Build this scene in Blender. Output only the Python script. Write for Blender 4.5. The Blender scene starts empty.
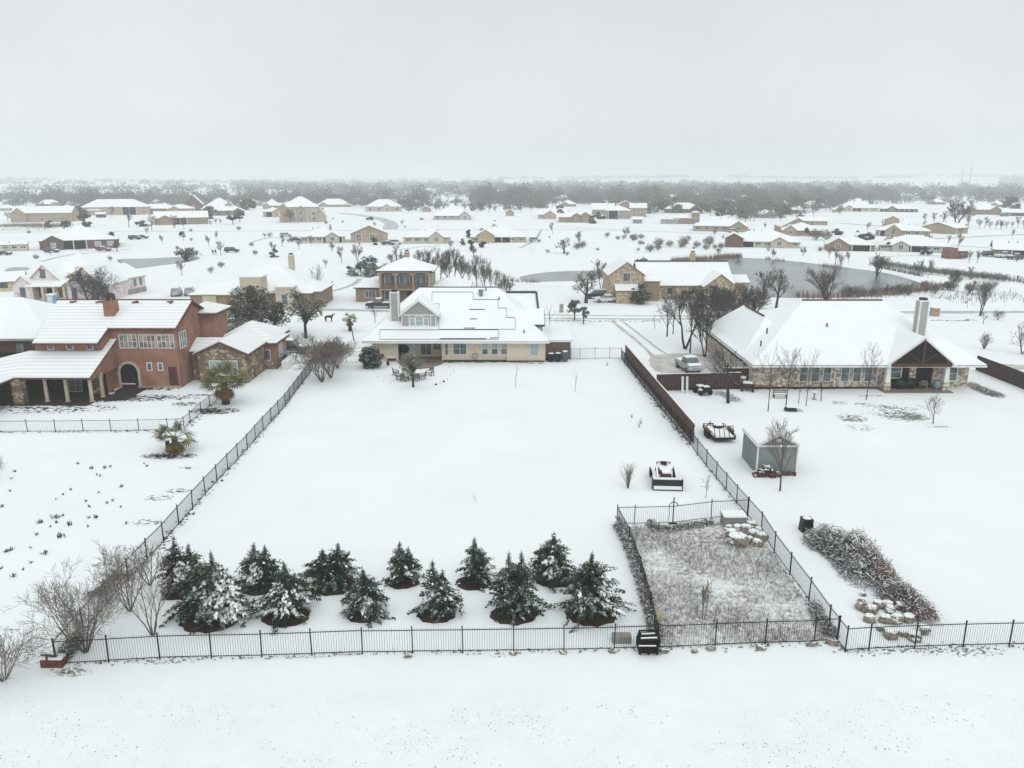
import bpy, math, random
from mathutils import Vector, Matrix
R = math.radians
sc = bpy.context.scene
COL = sc.collection
rnd = random.Random(7)

# ------------------------------------------------------------------ camera and ground lookup
CH = 24.0; FPX = 779.0; TH = math.atan(206/779)
s_, c_ = math.sin(TH), math.cos(TH)
def G(px, py, z=0.0):
    u = (px-512)/FPX; v = (384-py)/FPX
    t = (z-CH)/(-s_+v*c_)
    return Vector((u*t, (c_+v*s_)*t, z))
def W(px, py, Y):
    u = (px-512)/FPX; v = (384-py)/FPX
    t = Y/(c_+v*s_)
    return Vector((u*t, Y, CH+t*(-s_+v*c_)))
def HT(px, py, top):
    return max(.2, W(px, top, G(px, py).y).z)
cam = bpy.data.objects.new('camera', bpy.data.cameras.new('camera'))
COL.objects.link(cam); cam.location = (0, 0, CH)
cam.rotation_euler = (math.pi/2-TH, 0, 0)
cam.data.sensor_width = 36; cam.data.lens = 36*FPX/1024
cam.data.clip_start = .5; cam.data.clip_end = 40000
sc.camera = cam

# ------------------------------------------------------------------ materials
def lin(c): 
    c = c/255.0
    return c/12.92 if c <= .04045 else ((c+.055)/1.055)**2.4
def S(r, g, b, k=1.0, sat=.72):
    c = [lin(r)*k, lin(g)*k, lin(b)*k]; L = .3*c[0]+.6*c[1]+.1*c[2]
    return tuple(min(1, L+(x-L)*sat) for x in c)+(1,)
class NT:
    def __init__(s, name):
        s.m = bpy.data.materials.new(name); s.m.use_nodes = True
        s.t = s.m.node_tree; s.b = s.t.nodes['Principled BSDF']
        s.b.inputs['Roughness'].default_value = .85
        s.b.inputs['Specular IOR Level'].default_value = .25
    def n(s, typ, **kw):
        nd = s.t.nodes.new(typ)
        for k, v in kw.items():
            if k.startswith('i_'): nd.inputs[k[2:].replace('_', ' ')].default_value = v
            else: setattr(nd, k, v)
        return nd
    def l(s, a, b): s.t.links.new(a, b)
    def noise(s, scale, detail=4, rough=.55, vec=None):
        nd = s.n('ShaderNodeTexNoise'); nd.inputs['Scale'].default_value = scale
        nd.inputs['Detail'].default_value = detail; nd.inputs['Roughness'].default_value = rough
        if vec is None:
            g = s.n('ShaderNodeNewGeometry'); vec = g.outputs['Position']
        s.l(vec, nd.inputs['Vector'])
        return nd.outputs['Fac']
    def ramp(s, fac, a, b, c0=(0,0,0,1), c1=(1,1,1,1)):
        r = s.n('ShaderNodeValToRGB'); r.color_ramp.elements[0].position = a; r.color_ramp.elements[1].position = b
        r.color_ramp.elements[0].color = c0; r.color_ramp.elements[1].color = c1
        s.l(fac, r.inputs['Fac']); return r.outputs['Color']
    def mix(s, fac, a, b):
        m = s.n('ShaderNodeMix', data_type='RGBA')
        for v, i in ((fac, 0), (a, 6), (b, 7)):
            if isinstance(v, bpy.types.NodeSocket): s.l(v, m.inputs[i])
            else: m.inputs[i].default_value = v
        return m.outputs[2]
    def math(s, op, a, b=0.0):
        m = s.n('ShaderNodeMath', operation=op)
        for v, i in ((a, 0), (b, 1)):
            if isinstance(v, bpy.types.NodeSocket): s.l(v, m.inputs[i])
            else: m.inputs[i].default_value = v
        return m.outputs[0]
    def bump(s, h, strength, dist=.05):
        b = s.n('ShaderNodeBump'); b.inputs['Strength'].default_value = strength; b.inputs['Distance'].default_value = dist
        s.l(h, b.inputs['Height']); s.l(b.outputs['Normal'], s.b.inputs['Normal'])
    def col(s, c):
        if isinstance(c, bpy.types.NodeSocket): s.l(c, s.b.inputs['Base Color'])
        else: s.b.inputs['Base Color'].default_value = c
SNOW = (.80, .835, .84, 1)
M = {}
def simple(name, c, c2=None, scale=2.0, rough=.85, spec=.25, dust=0.0, dlo=.75, bump=0, metal=0):
    """plain material with noise variation; dust = share of snow lying on upward faces"""
    t = NT(name)
    c2 = c2 or tuple(x*.78 for x in c[:3])+(1,)
    cc = t.mix(t.ramp(t.noise(scale), .35, .65), c, c2)
    if dust:
        g = t.n('ShaderNodeNewGeometry'); sp = t.n('ShaderNodeSeparateXYZ'); t.l(g.outputs['Normal'], sp.inputs[0])
        up = t.ramp(sp.outputs['Z'], dlo, min(1, dlo+.15))
        nz = t.ramp(t.noise(6.0 if scale < 20 else 3.0, 2), .62-dust*.5, .72-dust*.5)
        f = t.math('MULTIPLY', up, nz)
        cc = t.mix(f, cc, SNOW)
    t.col(cc); t.b.inputs['Roughness'].default_value = rough; t.b.inputs['Specular IOR Level'].default_value = spec
    t.b.inputs['Metallic'].default_value = metal
    if bump: t.bump(t.noise(scale*6), bump)
    M[name] = t.m; return t.m

def snow_mat(name, tone=SNOW, bumpstr=.25, lines=None):
    t = NT(name)
    n1 = t.noise(.35, 5, .6); n2 = t.noise(4.0, 4, .6)
    cc = t.mix(t.ramp(n1, .3, .7), tone, tuple(x*.955 for x in tone[:3])+(1,))
    h = t.math('ADD', t.math('MULTIPLY', n1, 1.6), t.math('MULTIPLY', n2, .35))
    if lines:
        g = t.n('ShaderNodeNewGeometry'); sp = t.n('ShaderNodeSeparateXYZ'); t.l(g.outputs['Position'], sp.inputs[0])
        w = t.math('SINE', t.math('MULTIPLY', sp.outputs['Y'], 2*math.pi/lines))
        wv = t.ramp(t.math('ADD', w, t.math('MULTIPLY', t.noise(1.6, 3), 1.0)), .92, 1.42)
        cc = t.mix(t.math('MULTIPLY', wv, .28), cc, (.42, .33, .31, 1))
    t.col(cc); t.b.inputs['Roughness'].default_value = .75
    t.b.inputs['Specular IOR Level'].default_value = .15
    t.bump(h, bumpstr, .12)
    M[name] = t.m; return t.m
snow_mat('snow'); snow_mat('roof_snow', (.81, .84, .845, 1), .18); snow_mat('tile_snow', (.80, .83, .835, 1), .15, .6)

# ground: snow with sparse grass tips in the rough verge in the foreground and on far open pasture
t = NT('ground_snow')
g = t.n('ShaderNodeNewGeometry'); sp = t.n('ShaderNodeSeparateXYZ'); t.l(g.outputs['Position'], sp.inputs[0])
n1 = t.noise(.12, 6, .6); n2 = t.noise(2.2, 5, .6); n3 = t.noise(14, 3, .7)
base = t.mix(t.ramp(n1, .3, .7), SNOW, (.75, .785, .795, 1))
near = t.ramp(t.math('MULTIPLY', sp.outputs['Y'], .02), .64, .69, (1, 1, 1, 1), (0, 0, 0, 1))
tips = t.math('MULTIPLY', t.ramp(n3, .53, .68), t.ramp(t.noise(.7, 4, .6), .40, .62))
f = t.math('MULTIPLY', t.math('MULTIPLY', near, tips), .6)
base = t.mix(f, base, (.36, .31, .24, 1))
far = t.ramp(t.math('MULTIPLY', sp.outputs['Y'], .001), .25, .7)
pasture = t.math('MULTIPLY', far, t.math('MULTIPLY', t.ramp(t.noise(.03, 7, .65), .5, .72), .22))
base = t.mix(pasture, base, (.33, .32, .29, 1))
t.col(base); t.b.inputs['Specular IOR Level'].default_value = .12
t.bump(t.math('ADD', t.math('MULTIPLY', n1, 3.0), t.math('ADD', t.math('MULTIPLY', n2, .5), t.math('MULTIPLY', n3, .12))), .28, .15)
M['ground_snow'] = t.m

def stone_mat(name, c1, c2, c3, sx, sy, mortar, rand=True):
    t = NT(name)
    g = t.n('ShaderNodeNewGeometry'); sp = t.n('ShaderNodeSeparateXYZ'); t.l(g.outputs['Position'], sp.inputs[0])
    cb = t.n('ShaderNodeCombineXYZ'); t.l(t.math('ADD', sp.outputs['X'], sp.outputs['Y']), cb.inputs[0]); t.l(sp.outputs['Z'], cb.inputs[1])
    if rand == 'voronoi':
        v = t.n('ShaderNodeTexVoronoi'); mp = t.n('ShaderNodeMapping'); mp.inputs['Scale'].default_value = (1/sx, 1/sy, 1)
        t.l(cb.outputs[0], mp.inputs[0]); t.l(mp.outputs[0], v.inputs['Vector']); v.inputs['Scale'].default_value = 1
        sc3 = t.n('ShaderNodeSeparateColor'); t.l(v.outputs['Color'], sc3.inputs[0])
        cc = t.mix(sc3.outputs[0], c1, c2); cc = t.mix(t.ramp(sc3.outputs[1], .6, .7), cc, c3)
        ve = t.n('ShaderNodeTexVoronoi', feature='DISTANCE_TO_EDGE'); t.l(mp.outputs[0], ve.inputs['Vector']); ve.inputs['Scale'].default_value = 1
        cc = t.mix(t.ramp(ve.outputs['Distance'], .03, .09), mortar, cc)
        t.bump(ve.outputs['Distance'], .4, .05)
    else:
        b = t.n('ShaderNodeTexBrick'); b.inputs['Scale'].default_value = 1; b.inputs['Brick Width'].default_value = sx; b.inputs['Row Height'].default_value = sy
        b.inputs['Mortar Size'].default_value = .012; b.inputs['Color1'].default_value = c1; b.inputs['Color2'].default_value = c2
        b.inputs['Mortar'].default_value = mortar; b.offset_frequency = 2; b.squash = .7; b.squash_frequency = 3
        t.l(cb.outputs[0], b.inputs['Vector'])
        nz = t.noise(1.6/sx, 1, .5, cb.outputs[0])
        cc = t.mix(t.ramp(nz, .52, .58), b.outputs['Color'], t.mix(.75, b.outputs['Color'], c3))
    t.col(cc); M[name] = t.m
stone_mat('limestone', S(228,220,204), S(148,132,108), S(132,104,78), .62, .22, S(150,143,130))
stone_mat('brown_rock', S(150,125,95), S(105,85,62), S(175,155,125), .55, .4, S(95,85,70), 'voronoi')
stone_mat('cream_brick', S(222,205,175), S(212,196,168), S(200,182,150), .4, .1, S(200,190,170))
stone_mat('tan_stone', S(198,178,144), S(176,150,116), S(140,112,86), .7, .28, S(180,165,140))
stone_mat('tan_brick', S(158,130,102), S(136,110,86), S(124,98,78), .4, .14, S(160,145,125))
stone_mat('brown_brick', S(125,95,80), S(105,78,66), S(90,68,58), .4, .14, S(110,95,88))
stone_mat('red_brick', S(96,52,48), S(80,42,40), S(70,38,36), .4, .14, S(80,60,58))
simple('stucco_orange', S(162,112,86,1,.78), S(134,94,74,1,.78), .8)
simple('stucco_cream', S(196,184,154), S(178,166,138), .8)
simple('stucco_tan', S(174,152,124), S(152,132,108), .5)
simple('stucco_white', S(186,180,168), S(168,162,150), .8)
simple('grey_siding', S(164,166,163), S(150,153,150), .5)
simple('shed_siding', S(128,136,136), S(114,122,123), .5)
simple('blue_siding', S(130,150,165), None, .5)
simple('white_trim', S(225,228,226), S(210,212,210), 1)
simple('cream_trim', S(205,195,175), S(190,180,160), 1)
simple('dark_fascia', S(70,62,60), S(55,50,48), 1)
simple('grey_fascia', S(150,150,148), S(125,125,122), 1)
simple('tan_fascia', S(150,130,110), S(130,112,95), 1)
simple('shingle', S(78,76,76), S(62,60,60), 3)
simple('clay_tile', S(120,72,60), S(80,45,38), 3)
simple('dark_red_wood', S(92,50,46), S(78,42,40), 3)
simple('column_stone', S(190,172,152), S(172,155,135), 3)
simple('bark', S(98,88,80), S(78,70,64), 5, dust=.45, dlo=.72)
simple('bark_brown', S(115,98,84), S(90,76,66), 5, dust=.35, dlo=.78)
simple('bark_dark', S(66,60,56), S(50,46,43), 5, dust=.5, dlo=.75)
simple('twig', S(118,110,102), S(92,86,80), 5, dust=.4, dlo=.8)
simple('twig_tan', S(128,116,104), S(102,93,84), 5, dust=.35, dlo=.85)
simple('twig_dark', S(84,78,73), S(66,62,58), 5, dust=.45, dlo=.8)
simple('far_twig', S(112,115,115), S(70,73,74), .015, dust=.35, dlo=.8)
simple('rust_leaf', S(140,90,66), S(110,72,55), 4, dust=.25)
simple('cedar', S(52,68,54,1,1), S(26,37,31,1,1), 2.5)
simple('cedar_light', S(98,112,96,1,1), S(60,76,62,1,1), 2.5, dust=.4, dlo=.88)
simple('oak_leaf', S(84,88,68,1,1), S(50,56,44,1,1), 1.3, dust=.22, dlo=.8)
simple('olive_leaf', S(118,122,98,1,1), S(84,90,70,1,1), 1.3, dust=.25, dlo=.8)
simple('pine_leaf', S(58,70,58,1,1), S(36,46,40,1,1), 1.3, dust=.22, dlo=.85)
simple('shrub_leaf', S(48,54,46), S(34,40,34), 2, dust=.35, dlo=.8)
simple('palm_leaf', S(122,120,74,1,1), S(66,74,42,1,1), 2)
simple('palm_dead', S(142,108,76,1,1), S(96,68,48,1,1), 3)
simple('palm_trunk', S(62,48,40), S(48,38,33), 6)
simple('mulch', S(78,54,44), S(58,42,36), 5, bump=.5)
simple('grass_dead', S(132,132,118), S(108,108,96), 3)
simple('grass_grey', S(128,136,126), S(104,112,102), 1.5)
simple('soil_dark', S(58,50,44), S(40,36,33), 2)
simple('stalk', S(142,134,124), S(104,97,90), 3, dust=.5, dlo=.3)
simple('reed', S(150,108,82), S(118,90,72), .4)
simple('scrub_twig', S(124,116,108), S(96,92,88), .6, dust=.3, dlo=.9)
simple('weed_green', S(70,80,62), S(54,62,50), 3)
simple('iron', S(38,42,47), S(30,33,37), 3)
simple('steel_pipe', S(96,100,102), None, 3)
simple('cedar_board', S(112,78,62), S(78,54,46), 4)
simple('board_dark', S(82,50,46), S(62,40,38), 4)
simple('board_brown', S(84,66,56), S(62,50,44), 4)
simple('rock', S(158,146,126), S(104,96,84), 5, dust=.35, dlo=.6, bump=.5)
simple('black_plastic', S(24,26,30), S(18,20,23), 3, rough=.5)
simple('black_wood', S(34,31,31), S(24,22,22), 3)
simple('rubber', S(30,30,32), None, 4)
simple('grey_metal', S(128,134,136), S(104,110,112), 1, rough=.45, spec=.5)
simple('red_paint', S(135,48,42), S(110,42,38), 3)
simple('rusty_red', S(118,58,48), S(92,50,44), 3)
simple('blue_paint', S(50,88,150), None, 3)
simple('sky_blue_plastic', S(120,185,215), S(105,165,195), 2)
simple('tarp_blue', S(140,165,175), None, 2)
simple('white_plastic', S(215,218,218), None, 3)
simple('concrete', S(165,160,150), S(140,136,128), .6)
simple('wet_concrete', S(170,165,156), S(200,198,192), .5)
simple('slush', S(160,166,170), S(188,194,197), .35)
simple('asphalt', S(128,134,138), S(150,156,160), .35)
simple('patio_stone', S(138,122,108), S(118,104,94), 1)
simple('wicker', S(125,110,98), S(96,84,76), 6, dust=.6, dlo=.8)
simple('firewood', S(112,70,54), S(70,46,38), 9, dust=.3, dlo=.85)
simple('straw_ties', S(196,172,120), None, 2)
simple('weathered_wood', S(150,146,138), S(125,122,115), 3)
simple('osb', S(205,190,140), S(190,172,120), 1.5)
t = NT('house_wrap'); cc = t.mix(t.ramp(t.noise(.9, 2), .56, .6), S(214,205,208), S(208,160,165)); t.col(cc); M['house_wrap'] = t.m
simple('orange_net', S(205,110,95), None, 1)
simple('skin', S(190,150,130), None, 3)
simple('coat_dark', S(45,48,56), None, 3)
simple('coat_red', S(150,60,55), None, 3)
simple('fur_brown', S(96,66,50), S(72,50,40), 6)
simple('rust_tank', S(140,92,72), S(108,72,60), 1)
simple('car_black', S(36,40,44), None, 1, rough=.3, spec=.6)
simple('car_silver', S(165,170,174), None, 1, rough=.3, spec=.6)
simple('car_white', S(215,218,220), None, 1, rough=.3, spec=.6)
simple('car_blue', S(60,75,95), None, 1, rough=.3, spec=.6)
t = NT('glass'); t.col(t.mix(t.ramp(t.noise(.8, 2), .4, .6), S(62,76,86), S(96,112,120))); t.b.inputs['Roughness'].default_value = .12; t.b.inputs['Specular IOR Level'].default_value = .6; M['glass'] = t.m
t = NT('blind_glass'); t.col(S(150,170,176)); t.b.inputs['Roughness'].default_value = .2; t.b.inputs['Specular IOR Level'].default_value = .6; M['blind_glass'] = t.m
t = NT('warm_glass'); t.col(t.mix(t.ramp(t.noise(1.2, 2), .42, .58), S(92,84,74), S(158,146,128))); t.b.inputs['Roughness'].default_value = .15; t.b.inputs['Specular IOR Level'].default_value = .6; M['warm_glass'] = t.m
simple('shade_dark', S(32,29,28), S(22,20,20), 1)  # near-black colour standing in for shade inside porches and openings
t = NT('pond_water'); t.col(t.mix(t.ramp(t.noise(.05, 4), .35, .65), S(92,106,106), S(112,124,124)))
t.b.inputs['Roughness'].default_value = .22; t.b.inputs['Specular IOR Level'].default_value = .35; t.bump(t.noise(1.5, 3), .12, .05); M['pond_water'] = t.m
t = NT('weedy_soil'); cc = t.mix(t.ramp(t.noise(3.2, 6, .75), .40, .56), (.76, .79, .79, 1), S(122,114,104))
cc = t.mix(t.ramp(t.noise(.5, 4, .6), .35, .7), cc, (.78, .81, .81, 1)); t.col(cc); t.bump(t.noise(5), .5, .1); M['weedy_soil'] = t.m

# ------------------------------------------------------------------ mesh builder (world coordinates, stored relative to the thing's base)
ORG = {}
class MB:
    def __init__(s): s.v = []; s.f = []; s.mi = []; s.mat = 0; s.T = None
    def add(s, vs, fs):
        n = len(s.v)
        if s.T is not None: vs = [s.T @ Vector(v) for v in vs]
        s.v.extend([tuple(v) for v in vs])
        for f in fs: s.f.append(tuple(i+n for i in f)); s.mi.append(s.mat)
    def box(s, x0, x1, y0, y1, z0, z1):
        s.add([(x0,y0,z0),(x1,y0,z0),(x1,y1,z0),(x0,y1,z0),(x0,y0,z1),(x1,y0,z1),(x1,y1,z1),(x0,y1,z1)],
              [(3,2,1,0),(4,5,6,7),(0,1,5,4),(1,2,6,5),(2,3,7,6),(3,0,4,7)])
    def bar(s, a, b, w, h=None):
        """box section bar from a to b"""
        h = h or w; a = Vector(a); b = Vector(b); d = (b-a).normalized()
        up = Vector((0,0,1)) if abs(d.z) < .95 else Vector((0,1,0))
        x = d.cross(up).normalized()*w/2; y = x.cross(d).normalized()*h/2
        vs = [a-x-y, a+x-y, a+x+y, a-x+y, b-x-y, b+x-y, b+x+y, b-x+y]
        s.add(vs, [(3,2,1,0),(4,5,6,7),(0,1,5,4),(1,2,6,5),(2,3,7,6),(3,0,4,7)])
    def tube(s, pts, rs, n=6, cap=True):
        pts = [Vector(p) for p in pts]; vs = []; fs = []
        for i, p in enumerate(pts):
            d = (pts[min(i+1, len(pts)-1)]-pts[max(i-1, 0)]); d = d.normalized() if d.length > 1e-9 else Vector((0,0,1))
            up = Vector((0,0,1)) if abs(d.z) < .9 else Vector((1,0,0))
            x = d.cross(up).normalized(); y = x.cross(d)
            for k in range(n):
                a = 2*math.pi*k/n; vs.append(p+(x*math.cos(a)+y*math.sin(a))*rs[i])
        for i in range(len(pts)-1):
            for k in range(n): fs.append((i*n+k, i*n+(k+1) % n, (i+1)*n+(k+1) % n, (i+1)*n+k))
        if cap: fs.append(tuple(range(n))[::-1]); fs.append(tuple(range((len(pts)-1)*n, len(pts)*n)))
        s.add(vs, fs)
    def prism(s, poly, d):
        """extrude a 3-D polygon by vector d"""
        d = Vector(d); poly = [Vector(p) for p in poly]; n = len(poly)
        s.add(poly+[p+d for p in poly], [tuple(range(n))[::-1], tuple(range(n, 2*n))]+[(i, (i+1) % n, n+(i+1) % n, n+i) for i in range(n)])
    def blob(s, c, r, n=7, m=5, jit=.15, rn=rnd, zmin=None):
        c = Vector(c); vs = []; fs = []
        for j in range(m+1):
            th = math.pi*j/m
            for k in range(n):
                a = 2*math.pi*k/n; q = 1+rn.uniform(-jit, jit)
                z = c.z+r[2]*math.cos(th)*q
                if zmin is not None: z = max(zmin, z)
                vs.append((c.x+r[0]*math.sin(th)*math.cos(a)*q, c.y+r[1]*math.sin(th)*math.sin(a)*q, z))
        for j in range(m):
            for k in range(n): fs.append((j*n+k, (j+1)*n+k, (j+1)*n+(k+1) % n, j*n+(k+1) % n))
        s.add(vs, fs)
    def build(s, name, mats, parent=None, smooth=False, loc=None, **props):
        if not isinstance(mats, (list, tuple)): mats = [mats]
        me = bpy.data.meshes.new(name)
        if parent is not None: o0 = ORG.get(parent.name, Vector((0,0,0)))
        else: o0 = Vector(loc) if loc is not None else Vector((0,0,0))
        me.from_pydata([(v[0]-o0.x, v[1]-o0.y, v[2]-o0.z) for v in s.v], [], s.f)
        for m in mats: me.materials.append(M[m] if isinstance(m, str) else m)
        if len(mats) > 1: me.polygons.foreach_set('material_index', s.mi)
        if smooth: me.polygons.foreach_set('use_smooth', [True]*len(me.polygons))
        me.update()
        o = bpy.data.objects.new(name, me); COL.objects.link(o)
        ORG[o.name] = o0
        if parent is not None: o.parent = parent
        else: o.location = o0
        for k, v in props.items(): o[k] = v
        return o
def thing(name, label, cat, loc, group=None):
    o = bpy.data.objects.new(name, None); COL.objects.link(o); o.location = loc; ORG[o.name] = Vector(loc)
    o.empty_display_size = .3
    o['label'] = label; o['category'] = cat
    if group: o['group'] = group
    return o
def props(o, label, cat, group=None):
    o['label'] = label; o['category'] = cat
    if group: o['group'] = group
    return o
def dup(root, loc, rotz=0, scale=1, label=None, group=None, zs=None):
    r = root.copy(); COL.objects.link(r); r.location = loc; r.rotation_euler = (0, 0, rotz)
    r.scale = (scale, scale, scale*(zs or 1))
    if label: r['label'] = label
    if group: r['group'] = group
    for ch in list(root.children):
        c = ch.copy(); COL.objects.link(c); c.parent = r
        for g2 in ch.children:
            d = g2.copy(); COL.objects.link(d); d.parent = c
    return r

# ------------------------------------------------------------------ terrain
def hill(x, y):
    d = math.hypot(x, y)
    if d < 1100: return 0.0
    k = min(1, (d-1100)/3000)
    a = math.sin(x/700+.6)*math.cos(y/900+1.0)+.5*math.sin(x/310+y/450)+.35*math.sin(x/1500-y/700+2)
    h = k*(5+5*a)
    if d > 4500: h += min(1, (d-4500)/3500)*(12+7*math.sin(x/900+1.2)+4*math.sin(x/370))
    if d > 2600:
        k2 = min(1, (d-2600)/3000); k2 = k2*k2*(3-2*k2); sx = x/max(y, 1)
        h += k2*(4+4*math.sin(sx*9+1.0)+3*math.sin(sx*23+2)+25/(1+math.exp(-(sx-.3)*11)))
    return max(0, h)
m = MB(); ys = [-60, 0, 15, 30, 60, 120, 250, 500, 800, 1100]
y = 1100
while y < 9500: y *= 1.06; ys.append(y)
NX = 72
for Y in ys:
    wdt = max(400, abs(Y)*1.0+400)
    for i in range(NX+1):
        X = -wdt+2*wdt*i/NX; m.v.append((X, Y, hill(X, Y)))
for j in range(len(ys)-1):
    for i in range(NX):
        a = j*(NX+1)+i; m.f.append((a, a+1, a+NX+2, a+NX+1)); m.mi.append(0)
m.build('ground', 'ground_snow', smooth=True, kind='structure')

# ------------------------------------------------------------------ flat sheets
def blobpoly(pts, z, sub=4, jit=.0, rn=rnd):
    """closed smooth outline through points"""
    out = []; n = len(pts)
    for i in range(n):
        p0, p1, p2, p3 = [Vector(pts[(i+k-1) % n][:2]) for k in range(4)]
        for k in range(sub):
            t_ = k/sub
            q = .5*((2*p1)+(-p0+p2)*t_+(2*p0-5*p1+4*p2-p3)*t_*t_+(-p0+3*p1-3*p2+p3)*t_**3)
            out.append((q.x+rn.uniform(-jit, jit), q.y+rn.uniform(-jit, jit), z))
    return out
def sheet(name, pts, mat, z, kind='structure', sub=4, jit=0, px=True):
    pts = [G(*p) for p in pts] if px else pts
    m = MB(); poly = blobpoly(pts, z, sub, jit) if sub > 1 else [(p[0], p[1], z) for p in pts]
    m.add(poly, [tuple(range(len(poly)))])
    return m.build(name, mat, kind=kind)
def strip(name, pts, w, mat, z, sub=6, px=True):
    pts = [G(*p) for p in pts] if px else [Vector(p) for p in pts]
    out = []; n = len(pts)
    for i in range(n-1):
        p0, p1, p2, p3 = [pts[min(max(i+k-1, 0), n-1)] for k in range(4)]
        for k in range(sub):
            t_ = k/sub
            out.append(.5*((2*p1)+(-p0+p2)*t_+(2*p0-5*p1+4*p2-p3)*t_*t_+(-p0+3*p1-3*p2+p3)*t_**3))
    out.append(pts[-1]); vs = []
    for i, p in enumerate(out):
        d = (out[min(i+1, len(out)-1)]-out[max(i-1, 0)]); d.z = 0; d.normalize(); nrm = Vector((-d.y, d.x, 0))*w/2*(1+rnd.uniform(-.12, .12))
        vs += [(p.x-nrm.x, p.y-nrm.y, z), (p.x+nrm.x, p.y+nrm.y, z)]
    m = MB(); m.add(vs, [(2*i, 2*i+2, 2*i+3, 2*i+1) for i in range(len(out)-1)])
    return m.build(name, mat, kind='structure')

# ponds
sheet('pond', [(672,259),(705,257.5),(760,258.5),(800,262),(850,268),(885,273),(915,281),(930,289),(905,293),(860,297),(800,298),(740,296),(690,291),(672,283),(668,270)], 'pond_water', .03)
sheet('pond', [(118,259.5),(150,258.5),(182,256.8),(200,257.5),(188,262),(160,265.5),(136,268.5),(126,266)], 'pond_water', .03)
sheet('pond', [(520,277),(545,272.5),(575,271),(608,270.5),(612,275),(590,280),(550,281.5),(528,282)], 'pond_water', .03)
sheet('pond', [(5,270),(14,267.3),(30,268),(22,272),(8,275)], 'pond_water', .03)
# main street with slushy tracks
strip('street', [(-250,308.5),(0,308.5),(300,310.5),(512,315.5),(640,317.5),(800,316),(900,313),(1300,312)], 7.4, 'roof_snow', .012)
strip('road', [(290,309.2),(340,310),(400,311.4),(450,312.8),(545,315.2)], 2.6, 'slush', .02)
strip('road', [(540,314.8),(600,315.6),(650,316),(700,316)], 1.1, 'slush', .02)
strip('road', [(541,318.2),(600,318.8),(650,319.2),(700,318.8)], 1.1, 'slush', .02)
strip('road', [(700,316),(760,315.2),(850,313.5),(920,312.3),(970,312.2),(1030,312)], 2.8, 'slush', .02)
# far lanes
strip('lane', [(-40,232.2),(60,231.9),(160,231.6),(260,231),(340,230.4),(400,229.7),(470,229.6),(540,229.4),(640,231),(760,236)], 2.2, 'slush', .03)
strip('lane', [(340,213.2),(358,215),(374,217.5),(385,220.5),(391,224),(390,229.2)], 7.5, 'slush', .035)
strip('lane', [(905,240),(950,238),(1000,235.5),(1060,232.5)], 3, 'slush', .03)
strip('lane', [(915,244),(960,246),(1000,249)], 2.4, 'slush', .03)
strip('lane', [(840,223),(868,225.3),(890,226)], 5, 'slush', .03)
# driveway with tyre tracks
sheet('driveway', [(652,356),(672,353.5),(700,354),(722,357),(732,366),(733,374),(720,377),(690,377),(664,374),(650,366)], 'wet_concrete', .014, jit=.15)
strip('tyre_track', [(612.5,318.5),(613,322),(620,328),(633,338),(646,349),(660,361),(672,369)], .42, 'wet_concrete', .022)
strip('tyre_track', [(624,318.5),(622.5,321),(630,327),(643,337),(657,348),(670,356),(684,364)], .42, 'wet_concrete', .022)
strip('tyre_track', [(614,319),(616,323),(626,331),(638,341),(648,352),(655,364)], .25, 'wet_concrete', .018)
strip('driveway', [(1080,372),(1030,368),(1005,366.5),(992,365.5)], 3, 'wet_concrete', .014)

# ------------------------------------------------------------------ flakes: bits of grass, leaves or soil that show through the snow
def flakes(name, areas, mat, zt=.012):
    """areas: (px,py,rx_m,ry_m,count,size)"""
    m = MB()
    for (px, py, rx, ry, n, sz) in areas:
        c = G(px, py)
        for _ in range(n):
            a = rnd.uniform(0, 6.28); r = math.sqrt(rnd.random())
            x = c.x+math.cos(a)*r*rx; y = c.y+math.sin(a)*r*ry; s1 = sz*rnd.uniform(.3, 1)*(1.3-r*.9)
            k = rnd.randint(5, 7); a0 = rnd.uniform(0, 6.28)
            z = zt+rnd.uniform(0, .02)
            pts = [(x+math.cos(a0+6.28*i/k)*s1*rnd.uniform(.4, 1.4)*1.5, y+math.sin(a0+6.28*i/k)*s1*rnd.uniform(.4, 1)*.8, z) for i in range(k)]
            m.add(pts, [tuple(range(k))])
    return m.build(name, mat, kind='stuff')
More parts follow.
